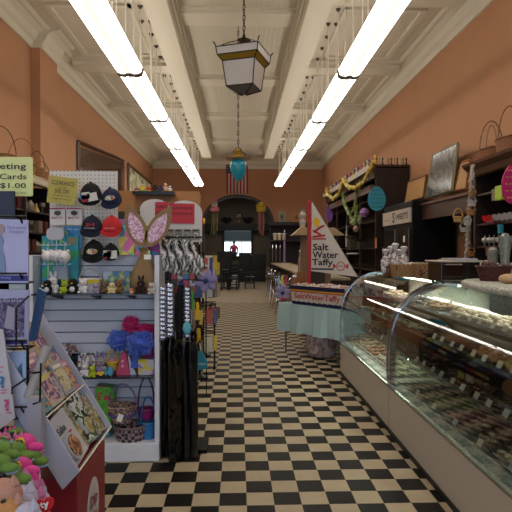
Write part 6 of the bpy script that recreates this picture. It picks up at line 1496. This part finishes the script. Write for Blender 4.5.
for i, px in enumerate((227, 248)):
    c = P(px, 222, 30.2); bm = B(); zt_ = P(200, 229, YFAR).z + .3
    r = thing('potted_plant', 'dark leafy plant on the rail, %s of the mirror frame' % ['left', 'right'][i], 'plant', (c.x, 30.74, zt_))
    lathe(bm, [(.08, 0), (.12, .15), (.1, .15)], (c.x, 30.74, zt_ + .0), 12); obj('pot', bm, mat('1C1410'), r)
    bm = B()
    for k in range(22):
        a_ = rnd(0, 6.28); sph(bm, (c.x + .22 * math.cos(a_) * rnd(.2, 1.5), 30.74 + .06 * math.sin(a_), zt_ + .2 + rnd(0, .15)), .07, (1.2, .5, .6), RY(a_), 7, 5)
    obj('foliage', bm, mat('0E120C', .7), r)
# person in a red top standing in for the figure reflected in the mirror
px_ = P(234, 250, 34); x0, y0 = px_.x, 34.0; zf = .4; hgt = P(234, 241, 34).z - zf; k = hgt / 1.75
J = [(0, 0, .95, .13), (0, 0, 1.15, .13), (0, 0, 1.38, .15), (0, 0, 1.5, .06), (0, 0, 1.6, .085), (0, 0, 1.68, .08),
     (-.1, 0, .9, .09), (-.11, .0, .5, .065), (-.12, 0, .09, .045), (-.12, -.14, .05, .04), (.1, 0, .9, .09), (.11, 0, .5, .065), (.12, 0, .09, .045), (.12, -.14, .05, .04),
     (-.18, 0, 1.4, .065), (-.25, .02, 1.14, .05), (-.22, -.1, .95, .035), (-.21, -.15, .88, .035), (.18, 0, 1.4, .065), (.25, .02, 1.14, .05), (.22, -.1, .95, .035), (.21, -.15, .88, .035)]
BN = [(0, 1), (1, 2), (2, 3), (3, 4), (4, 5), (0, 6), (6, 7), (7, 8), (8, 9), (0, 10), (10, 11), (11, 12), (12, 13), (2, 14), (14, 15), (15, 16), (16, 17), (2, 18), (18, 19), (19, 20), (20, 21)]
r = thing('person', 'person in a bright red top and dark trousers posed as a mirror reflection', 'person', (x0, y0, zf))
tf = lambda j: (x0 + j[0] * k, y0 + j[1] * k, zf + j[2] * k, j[3] * k)
skin('body', [tf(j) for j in J], BN, mat('8A6450', .7), r)
SJ = [0, 1, 2, 14, 15, 18, 19]; idx = {v: i for i, v in enumerate(SJ)}
skin('red_top', [(lambda q: (q[0], q[1], q[2], q[3] * 1.22))(tf(J[i])) for i in SJ], [(0, 1), (1, 2), (2, 3), (3, 4), (2, 5), (5, 6)], mat('B01838', .8), r)
TJ = [0, 6, 7, 8, 10, 11, 12]; skin('trousers', [(lambda q: (q[0], q[1], q[2], q[3] * 1.2))(tf(J[i])) for i in TJ], [(0, 1), (1, 2), (2, 3), (0, 4), (4, 5), (5, 6)], mat('1A1C28', .8), r)
bm = B(); sph(bm, tf((0, .02, 1.68, 0))[:3], .1 * k, (1, 1, 1.0)); bmesh.ops.delete(bm, geom=[v for v in bm.verts if v.co.z < zf + 1.66 * k and v.co.y < y0], context='VERTS'); obj('hair', bm, mat('1A1210', .8), r, smooth=True)
for s in (-1, 1):
    bm = B(); sph(bm, tf((s * .03, -.09, 1.64, 0))[:3], .012 * k); obj('eye', bm, BLACK, r)
# ================================================================== LEFT FOREGROUND
random.seed(31)
# ---------- red pedestal with the white tiered tray facing the aisle
xl_, zl_ = -.48, .86
def PXq(px, py, X): return PX(px, py, X)
nF = PX(79.5, 478, xl_); fF = PX(112, 421.5, xl_)      # front lip ends: near, far
Yn, Yf = nF.y, fF.y; zlp = (nF.z + fF.z) / 2
r = thing('cardboard_display', 'red cardboard floor display with a slanted white tiered tray of booklets', 'display stand', (xl_ - .25, (Yn + Yf) / 2, 0))
REDC = mat('7A1420', .5)
bm = B(); box(bm, xl_ - .16, xl_ - .012, Yn + .02, Yf - .06, 0, zlp - .03); obj('pedestal', bm, REDC, r, bevel=.003)
c = PX(95, 497, xl_ - .01); c.y = (Yn + Yf) / 2 - .02; c.z = .68
bm = B(); prism(bm, ell(.14, .2), (xl_ - .011, c.y, c.z), (0, -1, 0), (0, 0, 1), (.002, 0, 0)); lg = obj('oval_logo', bm, mat('B8B0B0'), r, label='white oval emblem')
text('Dip\nMix', (xl_ - .0085, c.y, c.z), .09, .1, REDC, lg, (0, 1, 0), (0, 0, 1), .02)
# tray: slants up away from the lip, toward -X
ap = P(42, 312, Yf)                                      # top of the far side board
UP = Vector((ap.x - xl_, 0, ap.z - zlp)); SL = UP.length; UP.normalize(); NRM = Vector((-UP.z, 0, UP.x)); NRM = -NRM if NRM.x < 0 else NRM
DEP = .07
WB_ = mat('B4B4C4', .5); WB2 = mat('C8C4B4', .5)
def tp(s, y, n): return Vector((xl_, y, zlp)) + UP * s + NRM * n
for y, nm in ((Yn, 'near'), (Yf - .006, 'far')):
    bm = B(); P0 = [tp(0, y, 0), tp(SL, y, 0), tp(SL - .02, y, -DEP), tp(-.02, y, -DEP)]
    vs = [bm.verts.new(p) for p in P0]; vd = [bm.verts.new(p + Vector((0, .006, 0))) for p in P0]; bm.faces.new(vs); bm.faces.new(vd[::-1])
    for i in range(4): bm.faces.new((vs[i], vs[(i + 1) % 4], vd[(i + 1) % 4], vd[i]))
    obj('side_board', bm, WB_, r)
def slab(s0, n0, s1, n1, m, nm, th=.005, ya=None, yb_=None, parent=r):
    ya = Yn + .006 if ya is None else ya; yb_ = Yf - .006 if yb_ is None else yb_
    a, b = tp(s0, 0, n0), tp(s1, 0, n1); t = (b - a).normalized(); q = Vector((-t.z, 0, t.x)) * th
    bm = B(); P0 = [a, b, b + q, a + q]; A = [bm.verts.new((p.x, ya, p.z)) for p in P0]; D = [bm.verts.new((p.x, yb_, p.z)) for p in P0]
    bm.faces.new(A); bm.faces.new(D[::-1])
    for i in range(4): bm.faces.new((A[i], A[(i + 1) % 4], D[(i + 1) % 4], D[i]))
    return obj(nm, bm, m, parent)
slab(-.02, -DEP, SL, -DEP, WB_, 'back_board')
slab(-.02, -DEP, 0, 0, WB2, 'front_lip')
for s in (.19, .30, .41): slab(s - .01, -DEP, s, -.055 if s > .2 else -.005, WB2, 'tier_divider')
def flatthing(name, label, cat, s, y, w, h, n, m, th=.004, rot=0, extra=None, group=None):
    """a booklet or packet lying on the slope: w along the aisle, h up the slope"""
    o_ = tp(s, y, n); c, sn = math.cos(rot), math.sin(rot); U = Vector((0, 1, 0)) * c + UP * sn; V = UP * c - Vector((0, 1, 0)) * sn
    rt = thing(name, label, cat, o_, 0, group)
    bm = B(); prism(bm, rrect(w, h, .003, 1), o_ + V * (h / 2), U, V, NRM * th); obj('cover', bm, m, rt)
    if extra:
        for (fx, fy, fw, fh, hx, nm) in extra:
            bm = B(); prism(bm, [(-fw * w / 2, -fh * h / 2), (fw * w / 2, -fh * h / 2), (fw * w / 2, fh * h / 2), (-fw * w / 2, fh * h / 2)], o_ + V * (h / 2 + fy * h) + U * (fx * w) + NRM * (th + .0005), U, V, NRM * .0008); obj(nm, bm, mat(hx), rt)
    return rt, o_, U, V
bk = [('starry orange sea picture on teal', ['1C6C84', '2A8A9C', 'C87838', 'D8B060'], 'teal starfish booklet'), ('purple', ['5C3A6C', '8A5A88', '3A2A48', 'B08A98'], 'purple picture booklet'), ('cream', ['A8A078', 'B8B090', '78704C'], 'cream patterned booklet'),
      ('pink', ['A87888', 'C8A098', '6A4A70', '4A3868'], 'pink sunset booklet'), ('lilac', ['4A4A78', '7A78A0', 'A8A0B0', '2C2C48'], 'lilac night booklet'), ('amber', ['A8705C', 'C0A050', '7A4A58', '4A6A88'], 'amber and blue booklet'), ('grey', ['8A8494', 'A8A0AC', '4A4458'], 'grey printed booklet')]
W3 = (Yf - Yn)
k = 0
BORD = ['8A8E98', '9A8C70', 'A8A494', 'A87A8C', '5A5488', 'A89A58', '8E8AA0', '6A8A94']
ORD = ['first', 'second', 'third', 'fourth', 'fifth']
for row, s in enumerate((.425, .35, .275, .2)):
    for i in range(4 + (row > 1)):
        nm, cols_, lb = bk[(k * 3 + row) % 7]; nn = 4 + (row > 1); y = Yn + .04 + (W3 - .08) * (i + .5) / nn; h = .105 + .02 * ((k * 5) % 3) / 2
        if s + h > SL - .005: h = SL - .01 - s
        w_ = .1; n0 = -.052 + .012 * row + .004 * (i % 2)
        rt, o_, U, V = flatthing('booklet', '%s, %s from the near side, %s row of the tray' % (lb, ORD[i], ['top', 'second', 'third', 'lowest'][row]), 'booklet', s, y, w_, h, n0, mat(BORD[(k * 3) % 8], .45), .005, -.05 + .03 * (i % 3))
        q = o_ + V * h * .47 + NRM * .0055; bm = B(); prism(bm, [(-w_ * .4, -h * .36), (w_ * .4, -h * .36), (w_ * .4, h * .3), (-w_ * .4, h * .3)], q, U, V, NRM * .0008); obj('cover_picture', bm, printed(nm + str(k), cols_, 30 + 9 * (k % 4)), rt)
        q = o_ + V * h * .86 + NRM * .0055; bm = B(); prism(bm, [(-w_ * .35, -h * .05), (w_ * .35, -h * .05), (w_ * .35, h * .05), (-w_ * .35, h * .05)], q, U, V, NRM * .0008); obj('title_band', bm, mat(['C8B850', '8A3A4A', 'D0C8C0', 'C8A8B0', 'A8A840', '3A6A90', 'D0C8C8'][k % 7]), rt)
        k += 1
# pouches in the lowest tier
ph = printed('herb photo', ['A8A89C', '5C6A38', '8A7A50', 'B8B8B0', '7A5038'], 26)
for i, (y, w, h, n, ro, m) in enumerate(((.26, .15, .165, -.03, .06, 0), (.5, .12, .175, -.045, .05, 1), (.72, .11, .18, -.035, -.05, 2), (.89, .08, .15, -.03, -.08, 3))):
    lb = ['white dip mix packet with red lettering and a bowl of granola', 'white and green dip packet, second from the near side', 'silver and green crinkled dip packet, third from the near side', 'small green herb packet at the far side of the tray'][i]
    rt, o_, U, V = flatthing('dip_packet', lb, 'packet', .012, Yn + W3 * y, w, h, n, [mat('B0B0B8', .3), ph, printed('silver green', ['A8B0B0', '3A4A30', 'C0C4C4', '6A7A60'], 14, 'noise', .25), ph][i], .012, ro)
    if i == 0:
        text('Salsa', o_ + V * h * .72 - U * .02, .07, .025, mat('1A2A2A'), rt, U, V, .02, lift=.014); bm = B(); q = o_ + V * h * .55 + NRM * .0125; prism(bm, [(-.04, -.004), (.04, -.004), (.04, .004), (-.04, .004)], q, U, V, NRM * .001); obj('red_bar', bm, RED, rt)
        bm = B(); q = o_ + V * .055 - U * .03 + NRM * .013; prism(bm, ell(.095, .09), q, U, V, NRM * .014); bw = obj('bowl_picture', bm, mat('A8A8B0'), rt)
        bm = B(); prism(bm, ell(.078, .073), q + NRM * .0145, U, V, NRM * .002); obj('granola', bm, printed('granola', ['5A3018', '8A5430', 'A87848', '3A1C10', 'B89070'], 90, 'cells'), bw)
    else:
        bm = B(); q = o_ + V * h * .3 + NRM * .0125; prism(bm, ell(w * .7, h * .35), q, U, V, NRM * .002); obj('food_picture', bm, printed('salad %d' % i, ['5A6A30', '8A7A40', 'A8A080', '3A4020'], 50, 'cells'), rt)
# ---------- wire greeting card rack at the left edge
r = thing('wire_card_rack', 'black wire greeting card rack at the left frame edge', 'rack', (-.66, 1.75, 0))
YR = 1.62
bm = B()
xr_ = P(27.5, 300, YR).x
cyl(bm, (xr_, YR, .55), (xr_, YR, 1.62), .0045, n=6); cyl(bm, (xr_ - .42, YR, .55), (xr_ - .42, YR, 1.62), .0045, n=6); cyl(bm, (xr_ - .25, 1.75, 0), (xr_ - .25, 1.75, 1.9), .012, n=8)
obj('uprights', bm, WIRE, r)
for z in (P(10, 283, YR).z, P(10, 349, YR).z, P(10, 414, YR).z, 1.62):
    bm = B(); tube(bm, [(xr_ - .42, YR, z), (xr_, YR, z), (xr_, YR + .05, z), (xr_ - .42, YR + .05, z)], .003, 5, True); tube(bm, [(xr_ - .42, YR - .03, z + .03), (xr_ + .01, YR - .03, z + .03)], .003, 5)
    for q in range(4): tube(bm, [(xr_ - .4 + q * .13, YR - .03, z + .03), (xr_ - .4 + q * .13, YR, z)], .003, 5)
    obj('wire_pocket', bm, WIRE, r)
bm = B(); p = [P(41, 363, YR - .06), P(40, 402, YR - .06), P(33, 404, YR - .05)]; tube(bm, p, .003, 5); tube(bm, [P(28, 371, YR), P(33, 373, YR - .05), P(41, 372, YR - .06)], .003, 5)
tube(bm, [P(16, 345, YR - .05), P(16, 308, YR - .05), P(29, 296, YR - .02)], .003, 5); tube(bm, [P(12, 394, YR - .05), P(12, 388, YR - .05), P(27, 378, YR - .02)], .003, 5); obj('wire_hook', bm, WIRE, r)
bm = B(); lathe(bm, [(.2, 0), (.2, .015), (.03, .05), (.012, .06)], (xr_ - .25, 1.75, 0), 20); obj('base', bm, WIRE, r)
def card(name, label, corners, Y, m, extras=(), cat='card', th=.006):
    q = [P(px, py, Y) for px, py in corners]; c = sum(q, Vector()) / 4; rt = thing(name, label, cat, (c.x, Y, min(v.z for v in q)))
    bm = B(); vs = [bm.verts.new(v) for v in q]; vd = [bm.verts.new(v + Vector((0, th, 0))) for v in q]; bm.faces.new(vs); bm.faces.new(vd[::-1])
    for i in range(4): bm.faces.new((vs[i], vs[(i + 1) % 4], vd[(i + 1) % 4], vd[i]))
    obj('card_front', bm, m, rt)
    for (nm, pts, mm) in extras:
        bm = B(); vs = [bm.verts.new(P(px, py, Y - .0015)) for px, py in pts]; bm.faces.new(vs); sol(bm, thickness=.001); obj(nm, bm, mm, rt)
    return rt
YC = YR - .012
BLUEB = mat('1C1C70', .5)
rt = card('birthday_card', 'tall lavender birthday card with a lady in a gown and a dark blue foot band', [(-22, 283), (28, 283), (28, 220), (-22, 218)], YC, mat('A8A4C8', .4), [('blue_band', [(-22, 281), (28, 281), (28, 275.5), (-22, 275.5)], BLUEB)])
text('birthday', P(4, 278, YC - .004), .045, .012, mat('8A90C8'), rt, bold=.01)
text('for a special\nDaughter', P(17, 230, YC - .004), .055, .025, mat('7A74A0'), rt)
bm = B(); f0 = P(1, 274, YC - .004)
prism(bm, [(-.03, 0), (.014, 0), (.01, .05), (.002, .08), (.008, .1), (.0, .12), (-.012, .1), (-.01, .08), (-.022, .04)], f0, (1, 0, 0), (0, 0, 1), (0, .002, 0)); obj('lady_gown', bm, mat('7888A8'), rt)
bm = B(); prism(bm, ell(.022, .028), f0 + Vector((0, 0, .135)), (1, 0, 0), (0, 0, 1), (0, .002, 0)); obj('lady_head', bm, mat('A08888'), rt)
rt = card('garden_card', 'purple garden path card with a dark blue foot band, below the lavender card', [(-22, 346), (28, 345), (29, 290), (-22, 289)], YC, mat('9A98B8', .4), [('garden_picture', [(-20, 338), (24, 337), (24.5, 298), (-20, 299)], printed('garden', ['2C2440', '4A3A60', '6A5A88', '382C38', '8A7AA8'], 60)), ('path', [(4, 328), (14, 330), (15, 308), (8, 306)], mat('9A90A0')), ('blue_band', [(-22, 345), (27, 344), (27, 340), (-22, 341)], BLUEB)])
text('With love to you', P(8, 301, YC - .006), .09, .01, mat('C0B8C8'), rt)
rt = card('mountain_card', 'pale blue card with a misty blue mountain picture', [(4, 408), (27, 409), (27, 351), (4, 352)], YC + .015, mat('98A8C8', .4), [('mountain_picture', [(11, 403), (23, 404), (22, 362), (18, 368)], printed('mist', ['24405C', '3A5A78', '5A7A98', '1C3048'], 40)), ('blue_band', [(14, 409), (24, 409), (24, 404), (14, 404)], BLUEB)])
rt = card('puzzle_card', 'tilted white card with blue and pink question marks at the left edge', [(-12, 438), (15, 418), (3, 330), (-12, 326)], YC - .03, mat('B8B0B4', .4))
U_ = Vector((1, 0, .0)); 
text('?', P(2.5, 382, YC - .034), .016, .036, mat('2A6A98'), rt, U_, Vector((-.12, 0, 1)), .03); text('?', P(7, 405, YC - .034), .016, .036, mat('C03878'), rt, U_, Vector((-.12, 0, 1)), .03)
bm = B()
for (x, y, w) in ((4, 390, 6), (3, 393, 5), (9, 413, 6), (1, 367, 5), (0, 372, 4), (-2, 415, 5)): cb(bm, P(x, y, YC - .032), (w * .003, .001, .003))
obj('printed_lines', bm, mat('C85870'), rt)
card('navy_folder', 'dark navy blue folder edge standing under the green price sign', [(-14, 232), (14, 232), (14, 191), (-14, 191)], YC + .08, mat('141C38', .5), [], 'folder', .01)
for i, (c_, hx, lb, nm) in enumerate((([(12, 445), (26, 446), (26, 420), (14, 420)], '8A98A8', 'pale grey blue card low in the wire rack', 'blank_card'), ([(9, 290), (26, 291), (26, 283), (9, 283)], 'B0B8B0', 'white and green card edge showing between two tall cards', 'blank_card'))):
    card(nm, lb, c_, YC + .03, mat(hx, .5))
# blue striped wrap and pale tube leaning
rt = card('striped_gift_wrap', 'tilted blue zigzag striped gift wrap pack behind the wire rack', [(28, 341), (35, 341), (45, 292), (38, 288)], 1.78, printed('zigzag', ['28508A', '5A88B8', '20406A'], 60, 'wave', .4, detail=4), [], 'gift wrap', .02)
card('small_book', 'red and orange booklet leaning in the back of the display tray', [(42, 348), (50, 343), (43, 322), (38, 326)], 2.02, printed('red orange', ['A84038', 'C87048', 'B89070'], 30))
rt = thing('paper_roll', 'pale grey paper roll leaning diagonally against the rack', 'roll', P(27, 401, 1.6))
bm = B(); cyl(bm, P(28, 399, 1.6), P(47, 347, 1.66), .015, n=14); obj('roll', bm, mat('98928E', .5), rt, smooth=True); bm = B(); cyl(bm, P(47, 347, 1.66), P(47.2, 346.5, 1.66), .0155, n=14); obj('roll_end', bm, mat('78726C'), rt)
a_, b_ = P(27.5, 463, 1.57), P(41, 398, 1.57); bm = B(); box(bm, a_.x, b_.x, 1.57, 1.6, a_.z, b_.z); tag(obj('carton_strip', bm, mat('9A949C', .5)), 'upright pale grey carton below the leaning paper roll', 'carton')
# ---------- plush bin at the bottom left
r = thing('plush_bin', 'white bin heaped with small plush toys at the bottom left corner', 'bin', (-.55, 1.15, 0))
x1 = P(44, 500, 1.12).x; BZ = P(38, 470, 1.12).z
bm = B(); xx0 = -.85; a_ = P(39, 458, 1.28); b_ = P(45, 522, 1.06)
for pts in (((xx0, 1.06, .765), (b_.x, 1.06, .765), b_, (xx0, 1.06, b_.z)), ((b_.x, 1.06, .765), (a_.x, 1.28, .765), a_, b_), ((xx0, 1.28, .765), (a_.x, 1.28, .765), a_, (xx0, 1.28, a_.z)), ((xx0, 1.06, .765), (xx0, 1.28, .765), (xx0, 1.28, a_.z), (xx0, 1.06, b_.z))):
    bm.faces.new([bm.verts.new(p) for p in pts])
sol(bm, .006)
box(bm, xx0, a_.x, 1.06, 1.3, .76, .768); obj('bin_body', bm, mat('A8ACC0', .5), r)
bm = B(); box(bm, xx0 + .03, a_.x - .04, 1.09, 1.28, 0, .76); obj('pedestal', bm, mat('3A2A28', .6), r)
def fuzz(hx): return mat(hx, .95, bump=(160, .5, .003), var=.12)
GRN = fuzz('5C7C34'); PKP = fuzz('C83C88'); WHP = fuzz('A8A4B8'); PNK = fuzz('B86C98'); PCH = fuzz('A87C6C'); BLY = fuzz('8AA0B8')
def pdino(label, px, py, Y, s, m, belly, flip=1):
    s *= .9; c = P(px, py, Y); r = thing('plush_dinosaur', label, 'soft toy', c - Vector((0, 0, s * .5)), 0)
    bm = B(); sph(bm, c + Vector((-flip * s * .5, s * 1.0, -s * .3)), s * .42, (1.2, 1, .9)); sph(bm, c, s * .42, (1.15, 1, .85)); sph(bm, c + Vector((flip * s * .45, -.01, -s * .12)), s * .28, (1.5, 1, .75)); obj('body', bm, m, r, smooth=True)
    bm = B(); sph(bm, c + Vector((flip * s * .45, -.008, -s * .3)), s * .25, (1.6, 1, .55)); obj('jaw', bm, belly, r, smooth=True)
    bm = B(); sph(bm, c + Vector((flip * s * .0, -s * .42, s * .14)), s * .17); e = obj('eye', bm, mat('0A0A0A', .08), r, smooth=True)
    bm = B(); sph(bm, c + Vector((0, -s * .38, s * .14)), s * .23, (1, .5, 1)); obj('eye_rim', bm, mat('6A8A3A' if m is not PKP else 'C8A030', .3), r, smooth=True)
    for q in range(3):
        bm = B(); lathe(bm, [(s * .09, 0), (.001, s * .16)], c + Vector((-flip * s * (.1 + .25 * q), 0, s * (.34 - .05 * q))), 8); obj('back_spike', bm, belly, r)
for i, (px, py, Y, s, m, b_, lb) in enumerate(((24, 443, 1.22, .062, PKP, PNK, 'hot pink plush dinosaur at the top of the heap'), (14, 451, 1.15, .06, GRN, BLY, 'green plush dinosaur in front of the top pink one'), (32, 457, 1.2, .052, GRN, BLY, 'green plush dinosaur at the right edge of the heap'), (1, 450, 1.1, .055, GRN, BLY, 'green plush dinosaur cut by the left frame edge, upper one'),
        (20, 466, 1.12, .058, PKP, PNK, 'hot pink plush dinosaur in the middle of the heap'), (8, 474, 1.06, .064, GRN, BLY, 'large green plush dinosaur low in the heap with a big eye'), (16, 434, 1.26, .045, fuzz('5A6A34'), PKP, 'dull green plush dinosaur at the very top back'), (0, 463, 1.05, .05, GRN, BLY, 'green plush dinosaur at the left frame edge, lower one'), (7, 440, 1.25, .05, fuzz('A84868'), PNK, 'rosy plush dinosaur behind the left green ones'), (22, 480, 1.13, .05, fuzz('A85080'), PNK, 'dusky pink plush dinosaur above the white kittens'))):
    pdino(lb, px, py, Y, s, m, b_)
def pcat(label, px, py, Y, s, m, earm, tag_=False):
    c = P(px, py, Y); r = thing('plush_kitten', label, 'soft toy', c - Vector((0, 0, s)), 0)
    bm = B(); sph(bm, c, s * .6, (1.1, .95, .95)); sph(bm, c + Vector((0, .03, -s * .8)), s * .55); obj('body', bm, m, r, smooth=True)
    for q in (-1, 1):
        bm = B(); lathe(bm, [(s * .2, 0), (s * .12, s * .15), (.002, s * .3)], c + Vector((q * s * .38, 0, s * .4)), 10); obj('ear', bm, earm, r, smooth=True)
        bm = B(); sph(bm, c + Vector((q * s * .22 + .004, -s * .52, s * .02)), s * .12); obj('eye', bm, mat('0A0A0A', .08), r, smooth=True)
    bm = B(); sph(bm, c + Vector((0, -s * .58, -s * .12)), s * .08, (1.3, 1, .8)); obj('nose', bm, PNK, r)
    if tag_:
        h_ = c + Vector((-s * .1 if tag_ == 1 else s * .8, -s * .7, s * .35)); bm = B(); pts = [(.0011 * 16 * math.sin(t) ** 3, .0011 * (13 * math.cos(t) - 5 * math.cos(2 * t) - 2 * math.cos(3 * t) - math.cos(4 * t))) for t in [2 * PI * i / 24 for i in range(24)]]
        prism(bm, pts, h_, (1, 0, .25), (-.25, 0, 1), (0, .002, 0)); ht = obj('heart_tag', bm, mat('C01820', .3), r, label='red heart tag'); text('ty', h_ + Vector((0, -.001, .001)), .018, .016, WHITE, ht, (1, 0, .25), (-.25, 0, 1), .04)
for a in (((14, 489, 1.06, .058, WHP, PNK, 1), 'white plush kitten with a red heart tag'), ((26, 488, 1.1, .048, PNK, PKP, 0), 'pink plush kitten behind the white one'), ((19, 502, 1.03, .056, WHP, WHP, 0), 'white plush kitten below the tagged one'), ((30, 506, 1.05, .054, PNK, PNK, 2), 'pink plush kitten with a red heart tag at its right'), ((2, 496, 1.0, .056, PCH, PCH, 0), 'peach plush kitten at the left frame edge'), ((6, 514, .98, .055, fuzz('A87848'), PCH, 0), 'orange tan plush kitten at the bottom frame edge'), ((34, 492, 1.14, .04, WHP, PNK, 0), 'small white plush kitten at the bin edge'), ((22, 520, .98, .055, WHP, WHP, 0), 'white plush kitten cut by the bottom frame edge')):
    pcat(a[1], *a[0])
